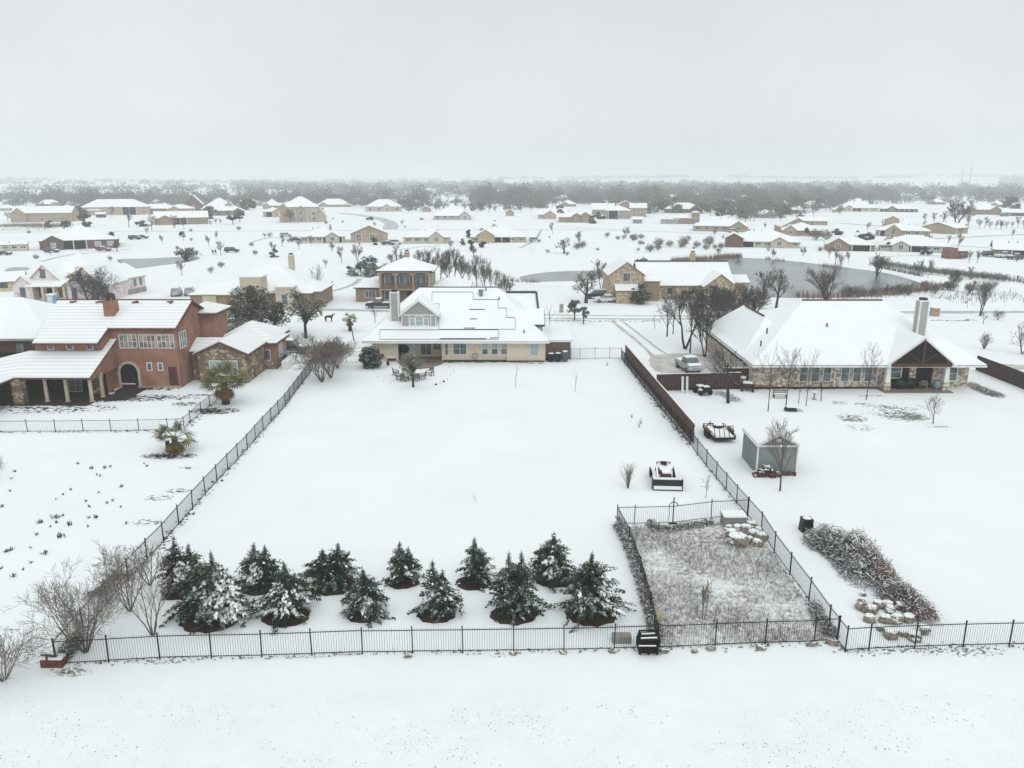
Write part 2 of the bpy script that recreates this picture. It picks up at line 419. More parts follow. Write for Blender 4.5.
# ------------------------------------------------------------------ fences
def fence(label, pts, h=1.42, gap=.125, post=.029, wire=.0075, spikes=.07, world=False, panel=2.44, pmat='iron', loc=None, name='iron_fence'):
    P = [Vector(p) for p in pts] if world else [G(*p) for p in pts]
    root = thing(name, label, 'fence', P[0])
    posts = []
    for i in range(len(P)-1):
        a, b = P[i], P[i+1]; L = (b-a).length; n = max(1, round(L/panel)); d = (b-a)/n
        for k in range(n):
            p = a+d*k; posts.append(p)
            q = p+d; m = MB(); dn = d.normalized()
            rails = (h-.06, .14) if spikes else (h-.02, .1)
            dip = rnd.uniform(-.02, .02)
            for z in rails: m.bar(p+Vector((0,0,z)), q+Vector((0,0,z+dip)), .03, .036)
            ng = int(d.length/gap)
            for j in range(1, ng):
                c = p+d*(j/ng); tp = h+spikes*rnd.uniform(.7, 1.1)
                m.add([c+Vector((-dn.x*wire, -dn.y*wire, .06)), c+Vector((dn.x*wire, dn.y*wire, .06)), c+Vector((dn.x*wire, dn.y*wire, tp)), c+Vector((-dn.x*wire, -dn.y*wire, tp)),
                       c+Vector((dn.y*wire, -dn.x*wire, .06)), c+Vector((-dn.y*wire, dn.x*wire, .06)), c+Vector((-dn.y*wire, dn.x*wire, tp)), c+Vector((dn.y*wire, -dn.x*wire, tp))],
                      [(0,1,2,3), (4,5,6,7)])
            m.build('panel', pmat, root)
    posts.append(P[-1])
    for p in posts:
        m = MB(); lx, ly = rnd.uniform(-.03, .03), rnd.uniform(-.03, .03)
        m.bar(p+Vector((0,0,-.05)), p+Vector((lx, ly, h+.1)), post*2); m.bar(p+Vector((lx, ly, h+.1)), p+Vector((lx, ly, h+.14)), post*2.6)
        m.build('post', pmat, root)
    return root
FRONT = [(57,665.5),(108.8,662.5),(160,659.5),(211.5,658.4),(261.8,657.2),(312,655.5),(362.4,654),(412.7,653.2),(463,652.8),(513.8,652.3),(564,651.4),(614,650),(655,648.8)]
fence('long black iron picket fence across the foreground below the cedar row', FRONT, panel=20)
fence('black iron picket fence closing the near end of the weedy pen', [(657,649),(714.6,646.5),(765,644.5),(814,643),(837,641.5)], panel=20)
fence('black iron picket fence at lower right beyond the pen corner', [(837,641.5),(845,652),(868.6,650.5),(914.6,648.5),(963,647),(1009,646),(1060,645)], panel=20)
fence('left side iron fence running back from the orange block stack', [(57,665.5),(107.5,604),(147.5,560),(164,543),(179,525),(205.5,495),(228,470.5),(247.5,450),(263.5,431),(285.5,407),(313,369)], gap=.11)
fence('right side iron fence running from the wood fence to the pen corner', [(690,445),(697,455),(716,479),(736.4,503.6),(747.6,516.5),(761,532),(774,553),(789.7,575),(808.6,601),(828.4,630),(837,641.5)], gap=.11)
fence('dark iron fence lining the foot of the brown board fence', [(621,359),(640,383),(660,408),(689.5,444.5)], gap=.10, h=1.35)
fence('thin pipe fence with gate at the back left of the big yard', [(281,364.2),(294,364),(312,364),(346,362.8),(362,362.6)], gap=.6, spikes=0, h=1.5, panel=8, pmat='steel_pipe')
fence('thin iron fence between trash carts and board fence', [(571,359.6),(580,359.5),(595,359),(609.5,358.6),(621,359)], gap=.35, spikes=0, h=1.5, panel=9)
fence('low iron fence before the orange house, turning back at the palm', [(-30,432.5),(0,432.3),(27.7,432),(55.5,432),(83.5,431.5),(111.3,431.5),(139,431),(168,430.5),(184,429),(190.5,423),(201,413.5),(210,406.5),(217.5,400)], gap=.17, h=1.15, panel=20, spikes=0)
fence('leafy left fence of the weedy pen overgrown with vines', [(617,525),(629,548),(640,580),(650,617),(657,649)], gap=.12)
fence('back iron fence of the weedy pen with the arched gate', [(617,525),(634,525),(672.5,524),(711,519),(747,517)], gap=.13, panel=20)
# arched gate top
m = MB(); c = G(672.5, 524); arc = []
for i in range(9):
    a = math.pi*i/8; arc.append((c.x-.3*math.cos(a), c.y-.05, 1.45+.28*math.sin(a)))
m.tube(arc, [.035]*9, 5); m.bar((c.x, c.y-.05, .05), (c.x, c.y-.05, 2.1), .07); m.bar((c.x-.3, c.y-.05, .06), (c.x+.3, c.y-.05, .06), .1); m.bar((c.x-.3, c.y-.05, .3), (c.x-.3, c.y-.05, 1.45), .03)
props(m.build('gate_ornament', 'iron', loc=(c.x, c.y, 0)), 'small arched iron gate top in middle of the pen back fence', 'gate')
# boundary railings far away
def railfence(label, pts, h=1.3, mat='steel_pipe', pr=.05, panel=4, rails=(1.2, .7)):
    P = [G(*p) for p in pts]; root = thing('rail_fence', label, 'fence', P[0])
    for i in range(len(P)-1):
        a, b = P[i], P[i+1]; n = max(1, round((b-a).length/panel)); d = (b-a)/n
        for k in range(n+1 if i == len(P)-2 else n):
            m = MB(); m.bar(a+d*k, a+d*k+Vector((0,0,h)), pr*2); m.build('post', mat, root)
        m = MB()
        for z in rails: m.bar(a+Vector((0,0,z)), b+Vector((0,0,z)), pr)
        m.build('rail', mat, root)
    return root
railfence('white rail fence beside road left of the stone barn house', [(512,290),(540,291),(575,291.5),(606,291)], mat='white_trim')
railfence('pale rail fence behind the small lean-to house at centre right', [(502,251.5),(531,251.5),(531,246)], mat='white_trim', pr=.06)
railfence('long pale rail fence on far slope right of centre', [(800,213.5),(832,212),(852,210.5)], mat='weathered_wood', pr=.09, panel=8)
railfence('dark rail fence around field left of castle-like house', [(-10,227.3),(40,226),(56,228)], mat='board_brown', pr=.08, panel=8)
railfence('weathered fence stub at right edge beyond the pond scrub', [(1017,281),(1040,288)], mat='board_brown', pr=.12, rails=(1.2, .8, .4))

def wood_fence(label, P, h, mat, board=.14, snow=True, hz=None):
    root = thing('board_fence', label, 'fence', P[0])
    for i in range(len(P)-1):
        a, b = P[i], P[i+1]; L = (b-a).length; d = (b-a).normalized(); nrm = Vector((-d.y, d.x, 0))
        n = int(L/board); m = MB()
        for k in range(n):
            p = a+d*(k*board); hh = h+rnd.uniform(-.02, .015)
            w = board-.008
            q = p+d*w; o = nrm*(.012*(k % 2))
            m.prism([p+o, q+o, q+o+nrm*.02, p+o+nrm*.02], (0, 0, hh))
        m.build('boards', mat, root)
        m = MB()
        for z in (.3, h*.5, h-.25): m.bar(a-nrm*.05+Vector((0,0,z)), b-nrm*.05+Vector((0,0,z)), .04, .09)
        m.build('rails', mat, root)
        if snow:
            m = MB(); m.bar(a+nrm*.02+Vector((0,0,h+.035)), b+nrm*.02+Vector((0,0,h+.035)), .09, .06); m.build('snow_cap', 'snow', root)
    return root
A = G(623.5, 358.5)+Vector((.25, .3, 0)); B = G(691, 444)+Vector((.25, .1, 0))
wood_fence('tall reddish brown board fence running between the two back yards', [B, A], 1.95, 'cedar_board')
# darker gate fence beside the driveway
wood_fence('dark red board gate fence closing off the stone house driveway', [G(656,391), G(740,389)], 2.0, 'board_dark')
wood_fence('short dark red board fence stub against the stone house wall', [G(722,386.5), G(748,386.5)], 2.25, 'board_dark')
wood_fence('weathered dark brown board fence at the far right edge', [G(969,370.5)+Vector((1,.3,0)), G(1070,408)], 1.95, 'board_brown', snow=False)
# ------------------------------------------------------------------ house kit
def roof_polys(kind, x0, x1, y0, y1, z, p, run=None, flip=False):
    xm, ym = (x0+x1)/2, (y0+y1)/2
    if kind == 'hip':
        w, d = x1-x0, y1-y0
        if w >= d:
            rn_ = run if run is not None else d/2
            if isinstance(rn_, (int, float)): rn_ = (rn_, rn_)
            zr = z+p*d/2; a, b = (x0+rn_[0], ym, zr), (x1-rn_[1], ym, zr)
            return [[(x0,y0,z),(x1,y0,z),b,a], [(x1,y0,z),(x1,y1,z),b], [(x1,y1,z),(x0,y1,z),a,b], [(x0,y1,z),(x0,y0,z),a]], (a, b)
        rn_ = run if run is not None else w/2
        if isinstance(rn_, (int, float)): rn_ = (rn_, rn_)
        zr = z+p*w/2; a, b = (xm, y0+rn_[0], zr), (xm, y1-rn_[1], zr)
        return [[(x0,y0,z),(x1,y0,z),a], [(x1,y0,z),(x1,y1,z),b,a], [(x1,y1,z),(x0,y1,z),b], [(x0,y1,z),(x0,y0,z),a,b]], (a, b)
    if kind == 'gabx':
        zr = z+p*(y1-y0)/2; a, b = (x0, ym, zr), (x1, ym, zr)
        return [[(x0,y0,z),(x1,y0,z),b,a], [(x1,y1,z),(x0,y1,z),a,b]], (a, b)
    if kind == 'gaby':
        zr = z+p*(x1-x0)/2; a, b = (xm, y0, zr), (xm, y1, zr)
        return [[(x0,y1,z),(x0,y0,z),a,b], [(x1,y0,z),(x1,y1,z),b,a]], (a, b)
    if kind == 'shed':
        zr = z+p*(y1-y0); return [[(x0,y0,z),(x1,y0,z),(x1,y1,zr),(x0,y1,zr)]], ((x0,y1,zr), (x1,y1,zr))
def slab(m, polys, t_, top=0, side=1):
    idx = {}; vs = []; fs = []
    for poly in polys:
        f = []
        for p in poly:
            k = tuple(round(q, 3) for q in p)
            if k not in idx: idx[k] = len(vs); vs.append(Vector(p))
            f.append(idx[k])
        fs.append(tuple(f))
    n = len(vs); ed = {}
    for f in fs:
        for i in range(len(f)):
            a, b = f[i], f[(i+1) % len(f)]; e = (min(a, b), max(a, b)); ed.setdefault(e, []).append((a, b))
    V = vs+[v-Vector((0,0,t_)) for v in vs]
    m.mat = top; m.add(V, fs)
    base = len(m.v)-len(V)
    for f in fs: m.f.append(tuple(base+n+i for i in f[::-1])); m.mi.append(side)
    for e, l in ed.items():
        if len(l) == 1: a, b = l[0]; m.f.append((base+b, base+a, base+n+a, base+n+b)); m.mi.append(side)
    m.mat = 0
def block(root, x0, x1, y0, y1, h, kind, p=.45, wall='cream_brick', fascia='tan_fascia', snow='roof_snow', oh=.45, T=None, run=None, ridge=None, z0=0, near=False, wallname='wall', thick=.2, side_oh=None, nowall=False):
    m = MB(); m.T = T; xm, ym = (x0+x1)/2, (y0+y1)/2; e = .02
    so = oh if side_oh is None else side_oh
    if not nowall:
        if kind == 'gabx': m.prism([(x0,y0,z0),(x0,y1,z0),(x0,y1,h-e),(x0,ym,h-e+p*(y1-y0)/2),(x0,y0,h-e)], (x1-x0,0,0))
        elif kind == 'gaby': m.prism([(x0,y0,z0),(x1,y0,z0),(x1,y0,h-e),(xm,y0,h-e+p*(x1-x0)/2),(x0,y0,h-e)], (0,y1-y0,0))
        elif kind == 'shed': m.prism([(x0,y0,z0),(x0,y1,z0),(x0,y1,h-e+p*(y1-y0)),(x0,y0,h-e)], (x1-x0,0,0))
        else: m.box(x0,x1,y0,y1,z0,h-e)
        m.build(wallname, wall, root)
    ex, ey = (so, oh) if kind in ('gabx', 'shed') else ((oh, so) if kind == 'gaby' else (oh, oh))
    dz = p*(oh)
    z = h-dz+thick
    if run is not None and kind == 'hip':
        pass
    polys, rg = roof_polys(kind, x0-ex, x1+ex, y0-ey, y1+ey, z, p, run)
    m = MB(); m.T = T; slab(m, polys, thick)
    if near:
        r = m.build('roof', [fascia, fascia], root)
        i_ = .07
        polys2, _ = roof_polys(kind, x0-ex+i_, x1+ex-i_, y0-ey+i_, y1+ey-i_, z+.12+p*i_, p, run)
        m = MB(); m.T = T; slab(m, polys2, .1); m.build('snow_cover', [snow, snow], r)
    else: r = m.build('roof', [snow, fascia], root)
    if ridge:
        m = MB(); m.T = T; a, b = Vector(rg[0]), Vector(rg[1])
        up = Vector((0, 0, .13 if near else .02))
        m.tube([a+up, b+up], [ridge[1]]*2, 5); m.build('ridge_cap', ridge[0], r)
    return r
def window(root, x0, x1, z0, z1, y, nx=1, ny=2, frame='white_trim', pane='glass', T=None, bar=.05, dep=.06, face='y', dirn=-1, arch=False, name='window', gt=.0):
    """frame proud of wall at y; face 'y' = wall normal along -y, 'x' = along +x (then x0,x1 are y values and y is the x plane)"""
    def V(a, b, z): return Vector((a, y+dirn*b, z)) if face == 'y' else Vector((y+dirn*b, a, z))
    m = MB(); m.T = T
    def bx(a0, a1, b0, b1, za, zb):
        p, q = V(a0, b0, za), V(a1, b1, zb)
        m.box(min(p.x, q.x), max(p.x, q.x), min(p.y, q.y), max(p.y, q.y), min(p.z, q.z), max(p.z, q.z))
    f = bar*1.3
    bx(x0-f, x0, 0.001, dep, z0-f, z1+f); bx(x1, x1+f, 0.001, dep, z0-f, z1+f); bx(x0, x1, 0.001, dep, z1, z1+f); bx(x0, x1, 0.001, dep+.03, z0-f, z0)
    for i in range(1, nx): c = x0+(x1-x0)*i/nx; bx(c-bar/2, c+bar/2, .001, dep-.01, z0, z1)
    for i in range(1, ny): c = z0+(z1-z0)*i/ny; bx(x0, x1, .001, dep-.012, c-bar/3, c+bar/3)
    w = m.build(name, frame, root)
    m = MB(); m.T = T; bx(x0, x1, .001, .02, z0, z1)
    m.build('pane', pane, w)
    return w
def door(root, x0, x1, z1, y, mat='dark_red_wood', T=None, z0=.02):
    m = MB(); m.T = T; m.box(x0, x1, y-.05, y-.001, z0, z1); d = m.build('door', mat, root)
    m = MB(); m.T = T; m.box(x1-.18, x1-.12, y-.09, y-.05, z0+.95, z0+1.05); m.build('handle', 'steel_pipe', d)
def colum(root, x, y, z1, w=.25, mat='white_trim', T=None, name='column', taper=0, z0=0):
    m = MB(); m.T = T
    m.tube([(x,y,z0),(x,y,z0+.12),(x,y,z0+.13),(x,y,z1-.2),(x,y,z1-.19),(x,y,z1)], [w*.9,w*.9,w*.62,w*(.62-taper),w*.8,w*.8], 8)
    m.build(name, mat, root)
def chimney(root, x0, x1, y0, y1, z0, z1, mat, T=None, cap='dark_fascia', snow=True, trim=None):
    m = MB(); m.T = T; m.box(x0,x1,y0,y1,z0,z1); c = m.build('chimney', mat, root)
    m = MB(); m.T = T; m.box(x0+.15,x1-.15,y0+.15,y1-.15,z1,z1+.35); m.build('flue', cap, c)
    if snow: m = MB(); m.T = T; m.box(x0-.05,x1+.05,y0-.05,y1+.05,z1-.06,z1+.07); m.build('chimney_cap', 'snow', c)
    if trim:
        m = MB(); m.T = T
        for (a, b) in ((x0,y0),(x1,y0),(x0,y1),(x1,y1)): m.box(a-.08,a+.08,b-.08,b+.08,z0,z1-.06)
        m.build('corner_trim', trim, c)

# ---------- orange stucco house
R0 = (-46, 90, 0)
H = thing('house', 'two-storey orange stucco house with tiled roof and columned porch, left', 'house', R0)
def customroof(root, polys, t_, name='roof', mats=('clay_tile','clay_tile'), snow='tile_snow', polys2=None):
    m = MB(); slab(m, polys, t_); r = m.build(name, list(mats), root)
    m = MB(); slab(m, polys2 or [[(x, y, z+.1) for x, y, z in p] for p in polys], .09); m.build('snow_cover', [snow, snow], r); return r
# main body: front wall at 89, gable wall at x=-39.1
m = MB(); m.prism([(-39.1,89,0),(-39.1,99,0),(-39.1,99,7.15),(-39.1,94,9.3),(-39.1,89,7.15)], (-7.6,0,0)); m.build('wall', 'stucco_orange', H)
m = MB(); m.prism([(-46.7,86.8,0),(-46.7,99,0),(-46.7,99,7.15),(-46.7,94,9.3),(-46.7,86.8,6.2)], (-7.1,0,0)); m.build('wall', 'stucco_orange', H)
rp = [[(-46.5,88.5,7.2),(-38.7,88.5,7.2),(-38.7,94,9.6),(-46.5,94,9.6)], [(-54.0,85.7,6.0),(-46.5,85.7,6.0),(-46.5,88.5,7.2),(-46.5,94,9.6),(-55.2,94,9.6)], [(-38.7,99.5,7.2),(-55.2,99.5,7.2),(-55.2,94,9.6),(-46.5,94,9.6),(-38.7,94,9.6)]]
rp2 = [[(-46.6,88.6,7.34),(-38.85,88.6,7.34),(-38.85,93.9,9.7),(-46.6,93.9,9.7)], [(-53.9,85.8,6.14),(-46.6,85.8,6.14),(-46.6,88.6,7.34),(-46.6,93.9,9.7),(-55.1,93.9,9.7)], [(-38.85,99.4,7.34),(-55.1,99.4,7.34),(-55.1,94.15,9.65),(-38.85,94.15,9.65)]]
r = customroof(H, rp, .2, polys2=rp2)
m = MB(); m.tube([(-55.2,94,9.68),(-38.7,94,9.68)], [.14,.14], 6); m.build('ridge_cap', 'clay_tile', r)
m = MB()
for px in (73,100,135,169.5):
    p = W(px, 304, 93.3)
    for k in range(6): m.blob((p.x+rnd.uniform(-.35,.35), 93.6-abs(rnd.gauss(0,.25)), 9.62-rnd.uniform(0,.1)), (.2,.16,.1), 5, 3)
m.build('bare_tiles', 'clay_tile', r)
# lower porch roof and left stone wing roof
lp = [[(-54.2,82.2,2.95),(-46,82.2,2.95),(-46,88.9,5.85),(-46.8,88.9,5.85),(-46.8,86.7,4.9),(-54.9,86.7,4.9)], [(-54.4,74,2.95),(-54.2,82.2,2.95),(-54.9,86.7,4.9),(-61,85.5,3.5),(-61,74,3.0)]]
customroof(H, lp, .18, 'porch_roof')
m = MB(); m.prism([(-46.15,82.6,2.6),(-46.15,89,2.6),(-46.15,89,5.6),(-46.15,82.6,2.95)], (-.3,0,0)); m.build('porch_gable', 'stucco_orange', H)
for p in ((46.6,402.5),(69,401.5),(95,400.5)):
    q = G(*p); colum(H, q.x, 83.0, 2.85, .34, 'column_stone', taper=.08)
q = G(105, 395.5); colum(H, -46.3, 84.9, 2.85, .34, 'column_stone', taper=.08)
m = MB(); m.box(-66,-46.7,86.75,86.79,0,4.8); m.build('porch_back_wall', 'shade_dark', H)  # shade under the porch roof, put in as a thin dark sheet
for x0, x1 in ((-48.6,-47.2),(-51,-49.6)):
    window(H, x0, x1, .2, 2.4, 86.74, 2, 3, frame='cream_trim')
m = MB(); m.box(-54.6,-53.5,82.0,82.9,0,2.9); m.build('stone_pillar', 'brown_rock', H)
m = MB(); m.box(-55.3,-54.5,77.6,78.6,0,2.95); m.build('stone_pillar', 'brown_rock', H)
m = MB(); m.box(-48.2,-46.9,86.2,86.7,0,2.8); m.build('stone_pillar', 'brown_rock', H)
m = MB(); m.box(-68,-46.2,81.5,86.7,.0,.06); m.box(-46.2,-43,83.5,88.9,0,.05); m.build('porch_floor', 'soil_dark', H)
for (a, b) in ((118.5,136),(138,155),(156.5,173.5)):
    x0, x1 = W(a,336,89).x, W(b,336,89).x
    window(H, x0+.08, x1-.05, 4.85, 6.35, 89, 4, 2, bar=.055, pane='warm_glass')
for px in (50.5,69.5,89.5):
    c = W(px,344,86.8); window(H, c.x-.3, c.x+.3, 5.2, 5.75, 86.8, 1, 1, bar=.07)
window(H, 89.9, 91.6, 4.6, 6.4, -39.1, 3, 2, face='x', dirn=1, bar=.06)
for px in (149.5, 160.5):
    c = W(px, 366.5, 89); window(H, c.x-.22, c.x+.22, 2.2, 3.0, 89, 1, 1, bar=.07)
door(H, -40.4, -39.42, 2.55, 89, 'dark_red_wood', z0=.3)
# arched entrance: surround and dark opening
cx = W(130.5,380,89).x; m = MB(); o = []
rr = 1.02
outl = lambda r_, zt: [(cx-r_, 0), (cx-r_, zt)]+[(cx-r_*math.cos(math.pi*i/10), zt+r_*math.sin(math.pi*i/10)) for i in range(1, 10)]+[(cx+r_, zt), (cx+r_, 0)]
o1 = outl(1.3, 1.95); o2 = outl(1.0, 1.95)
vs = [(x, 88.85, z) for x, z in o1]+[(x, 88.85, z) for x, z in o2]+[(x, 89.02, z) for x, z in o1]
n = len(o1); m.add(vs, [(i, i+1, n+i+1, n+i) for i in range(n-1)]+[(i, 2*n+i, 2*n+i+1, i+1) for i in range(n-1)]); m.build('arch_surround', 'column_stone', H)
m = MB(); m.prism([(x, 88.93, z) for x, z in o2], (0, .06, 0)); m.build('entrance', 'shade_dark', H)
m = MB(); m.box(-44.2,-39.0,88.9,88.98,0,.28); m.build('plinth', 'stucco_tan', H)
chimney(H, -47.95,-46.75, 90.6,91.9, 7.3, 10.1, 'stucco_orange', cap='grey_metal', snow=False)
m = MB(); m.tube([(-47.35,91.25,10.1),(-47.35,91.25,10.7),(-47.35,91.25,10.95)], [.62,.62,.3], 8); m.build('chimney_hood', 'dark_fascia', H)
# back right block
block(H, -41,-37.4, 96.6,101, 7.7, 'hip', .4, 'stucco_orange','clay_tile','tile_snow', .6, near=True)
# low link and stone wing
block(H, -39,-35, 92.6,97, 3.6, 'gabx', .45, 'brown_rock','clay_tile','tile_snow', .4, near=True)
block(H, -37.7,-31.9, 91.2,100, 3.65, 'gaby', .45, 'brown_rock','clay_tile','tile_snow', .5, near=True)
block(H, -37.9,-31.2, 99.0,105.5, 3.75, 'hip', .5, 'stucco_orange','clay_tile','tile_snow', .5, near=True)
block(H, -33,-30.6, 98.4,103.5, 3.4, 'hip', .4, 'stucco_orange','clay_tile','tile_snow', .4, near=True)
m = MB(); m.box(-33.02,-30.5,98.3,103.6,0,1.0); m.build('stone_base', 'brown_rock', H)
for px in (213.5,223,233.5):
    c = W(px, 366, 91.2); window(H, c.x-.45, c.x+.45, 1.0, 2.75, 91.2, 1, 2, pane='blind_glass')
window(H, -31.9, -31.3, 1.2, 2.5, 98.4, 1, 1)
window(H, 100, 101.6, 1.3, 2.9, -30.6, 2, 2, face='x', dirn=1)
m = MB(); m.box(-29.8,-29,98,101.5,0,1.1); m.build('low_wall', 'white_trim', H)

# items on the orange house terrace
c = G(112,396); m = MB(); root = thing('drinks_cooler', 'small red white and blue barrel beside the last porch column', 'cooler', c)
m = MB(); m.tube([c, c+Vector((0,0,.3))], [.3,.32], 10); m.build('barrel', 'blue_paint', root)
m = MB(); m.tube([c+Vector((0,0,.3)), c+Vector((0,0,.48))], [.32,.33], 10); m.build('band', 'white_plastic', root)
m = MB(); m.tube([c+Vector((0,0,.48)), c+Vector((0,0,.68)), c+Vector((0,0,.75))], [.33,.32,.2], 10); m.build('lid', 'red_paint', root)
c = G(133,385.5)+Vector((0,-.9,0)); root = thing('bench', 'snow covered bench in front of the arched orange entrance', 'bench', c)
m = MB(); m.box(c.x-.9,c.x+.9,c.y-.28,c.y+.28,.42,.5); m.build('seat', 'column_stone', root)
m = MB(); m.box(c.x-.88,c.x+.88,c.y-.27,c.y+.27,.5,.58); m.build('snow_cover', 'snow', root)
for sx in (-.7,.7): m = MB(); m.box(c.x+sx-.06,c.x+sx+.06,c.y-.2,c.y+.2,0,.42); m.build('leg', 'column_stone', root)
# portable toilet
c = G(52.5,311); root = thing('portable_toilet', 'light blue portable toilet before the unfinished pink house', 'toilet', c)
c = Vector((W(52.5,303,149).x,149,0)); root.location = c; ORG[root.name] = c
m = MB(); m.box(c.x-.7,c.x+.7,c.y-.7,c.y+.7,.1,2.3); m.build('cabin', 'sky_blue_plastic', root)
m = MB(); m.prism([(c.x-.76,c.y-.76,2.3),(c.x+.76,c.y-.76,2.3),(c.x+.6,c.y-.76,2.52),(c.x-.6,c.y-.76,2.52)], (0,1.5,0)); m.build('roof', 'snow', root)
m = MB(); m.box(c.x-.4,c.x+.4,c.y-.73,c.y-.7,.2,2.1); m.build('door', 'white_plastic', root)

# ---------- red brick house far left
H = thing('house', 'dark red brick house behind the orange house at left edge', 'house', (-70,100,0))
block(H, -84,-58.5, 97,112, 4.4, 'hip', .5, 'red_brick','grey_fascia', near=True, oh=.6)
block(H, -58.5,-53, 99,108, 4.4, 'gabx', .5, 'red_brick','grey_fascia', near=True, oh=.5)
for X in (-62.6,-60.2): window(H, X-.5, X+.5, 1.9, 3.7, 97, 1, 2, frame='dark_fascia')
window(H, -57.6,-56.6, 2.2, 3.9, 99, 1, 2)

# ---------- central cream house
H = thing('house', 'wide cream brick house with grey dormer at back of the big yard', 'house', (-7,108,0))
m = MB(); m.box(-18.9,-15.6,103,120,0,2.75); m.build('wall', 'cream_brick', H)
m = MB(); m.box(-15.6,-9.5,105.6,120,0,2.75); m.build('recessed_wall', 'cream_brick', H)
m = MB(); m.box(-9.5,-.7,103,120,0,2.75); m.build('wall', 'cream_brick', H)
m = MB(); m.box(-.7,4.5,102.6,120,0,2.75); m.build('wall', 'cream_brick', H)
def hipc(x0,x1,y0,y1,z,zr,ym,xa,xb): 
    a, b = (xa,ym,zr), (xb,ym,zr)
    return [[(x0,y0,z),(x1,y0,z),b,a], [(x1,y0,z),(x1,y1,z),b], [(x1,y1,z),(x0,y1,z),a,b], [(x0,y1,z),(x0,y0,z),a]]
rz = lambda X, Y: 2.9+(Y-101.4)*.57
r = customroof(H, hipc(-20,5,101.4,121.8,2.95,8.7,111.6,-13.4,-2), .2, mats=('shingle','white_trim'), snow='roof_snow', polys2=hipc(-19.95,4.95,101.45,121.7,3.08,8.8,111.5,-13.3,-2.1))
m = MB(); m.tube([(-13.4,111.75,8.78),(-2,111.75,8.78)], [.16,.16], 5); m.build('ridge_cap', 'shingle', r)
# snowed over panel arrays on the roof, thin dark edges
def onroof(px, py):
    u = (px-512)/FPX; v = (384-py)/FPX; d = Vector((u, c_+v*s_, -s_+v*c_))
    # plane z = 3.08 + .563*(Y-101.45)
    k = .5635; t_ = (3.08-k*101.45-CH)/(d.z-k*d.y); return Vector((0,0,CH))+d*t_
arrs = [[(432,304),(432,293),(473,293),(473,300.5),(498,300.5),(498,309),(506.5,309),(506.5,318.5),(515,318.5),(515,329.5),(499,329.5),(439,329.5),(439,304)],
        [(380,339.5),(380,330.8),(498.5,330.8),(498.5,339.5)]]
for k, arr in enumerate(arrs):
    poly = [onroof(*p) for p in arr]; m = MB()
    nrm = Vector((0,-.49,.87))
    n = len(poly); lo = [p+nrm*.01 for p in poly]; hi = [p+nrm*.09 for p in poly]
    m.mat = 0; m.add(lo+hi, [tuple(range(n, 2*n))]); b0 = len(m.v)-2*n
    for i in range(n): m.f.append((b0+i, b0+(i+1) % n, b0+n+(i+1) % n, b0+n+i)); m.mi.append(1)
    m.build('solar_panels', ['roof_snow', 'dark_fascia'], H)
m = MB()
for (a, b, y_) in ((432,473,292.6),(473,498,300.1),(498,506.5,308.6),(506.5,515,318.1),(380,438,330.4),(438,498,330.2)): m.bar(onroof(a,y_)+Vector((0,0,.1)), onroof(b,y_)+Vector((0,0,.07)), .035, .07)
for (x_, a, b) in ((432,293,304),(439,304,329),(473,293,300.5),(498,300.5,309),(506.5,309,318.5),(515,318.5,329),(380,331,339),(498.5,331,339)): m.bar(onroof(x_,a)+Vector((0,0,.1)), onroof(x_,b)+Vector((0,0,.07)), .035, .07)
for (a, b, y_) in ((469,485,310.3),(470,477,319.8),(464,475,329),(440,486,339.6),(490,498,338.8)): m.bar(onroof(a,y_)+Vector((0,0,.14)), onroof(b,y_)+Vector((0,0,.14)), .12, .08)
m.build('panel_edges', 'dark_fascia', H)
p = onroof(481,296); m = MB(); m.tube([p, p+Vector((0,0,.5)), p+Vector((0,0,.9))], [.25,.3,.42], 8); m.build('vent', 'grey_metal', H)
m = MB()
for q in ((424,299),(486,291),(499,300),(524,333)): p = onroof(*q); m.tube([p-Vector((0,0,.1)), p+Vector((0,0,.45))], [.09,.09], 6)
m.build('vent_pipes', 'dark_fascia', H)
# dormer
block(H, -14.9,-10.2,104.05,110, 6.15, 'gaby', .78, 'grey_siding','white_trim', near=True, oh=.35, z0=3.5)
for (a, b) in ((410,414.5),(416,422.5),(424,428)):
    x0, x1 = W(a,320,104).x, W(b,320,104).x; zt = 6.15 if a == 416 else 5.9
    window(H, x0, x1, 4.75, zt-.25, 104.05, 1, 2, pane='blind_glass', bar=.08)
m = MB()
for x in (-14.9,-13.9,-11.0,-10.3): m.box(x-.07,x+.07,104.0,104.04,4.4,6.1)
m.box(-14.9,-10.2,103.98,104.03,4.45,4.65); m.box(-14.9,-10.2,103.97,104.03,6.05,6.2); m.build('corner_trim', 'white_trim', H)
chimney(H, -16.5,-15.45, 105,106.1, 5.2, 9.0, 'grey_siding', trim='white_trim')
# windows and doors
for (a, b, nx, pn) in ((453,466.5,2,'glass'),(482,488,1,'blind_glass'),(491.5,498,1,'blind_glass'),(501,508,1,'blind_glass')):
    x0, x1 = W(a,345,103).x, W(b,345,103).x; window(H, x0+.05, x1-.05, .95, 2.45, 103, nx, 2, pane='glass', bar=.06)
    if pn == 'blind_glass': m = MB(); m.box(x0+.05,x1-.05,102.965,102.975,1.65,2.45); m.build('blind', 'blind_glass', H)
window(H, W(445,345,103).x, W(448,345,103).x, .85, 2.5, 103, 1, 2)
window(H, W(530.5,345,102.6).x, W(538.5,345,102.6).x, .9, 2.45, 102.6, 1, 2, pane='blind_glass')
door(H, -14.6,-13.3, 2.2, 105.6, 'white_trim'); window(H, -12.6,-11.2, .3, 2.3, 105.6, 2, 1); window(H, -10.9,-9.9, 1.0, 2.3, 105.6, 2, 2)
m = MB(); m.bar((-15.5,103.1,0),(-15.5,103.1,2.75),.16); m.build('porch_post', 'white_trim', H)
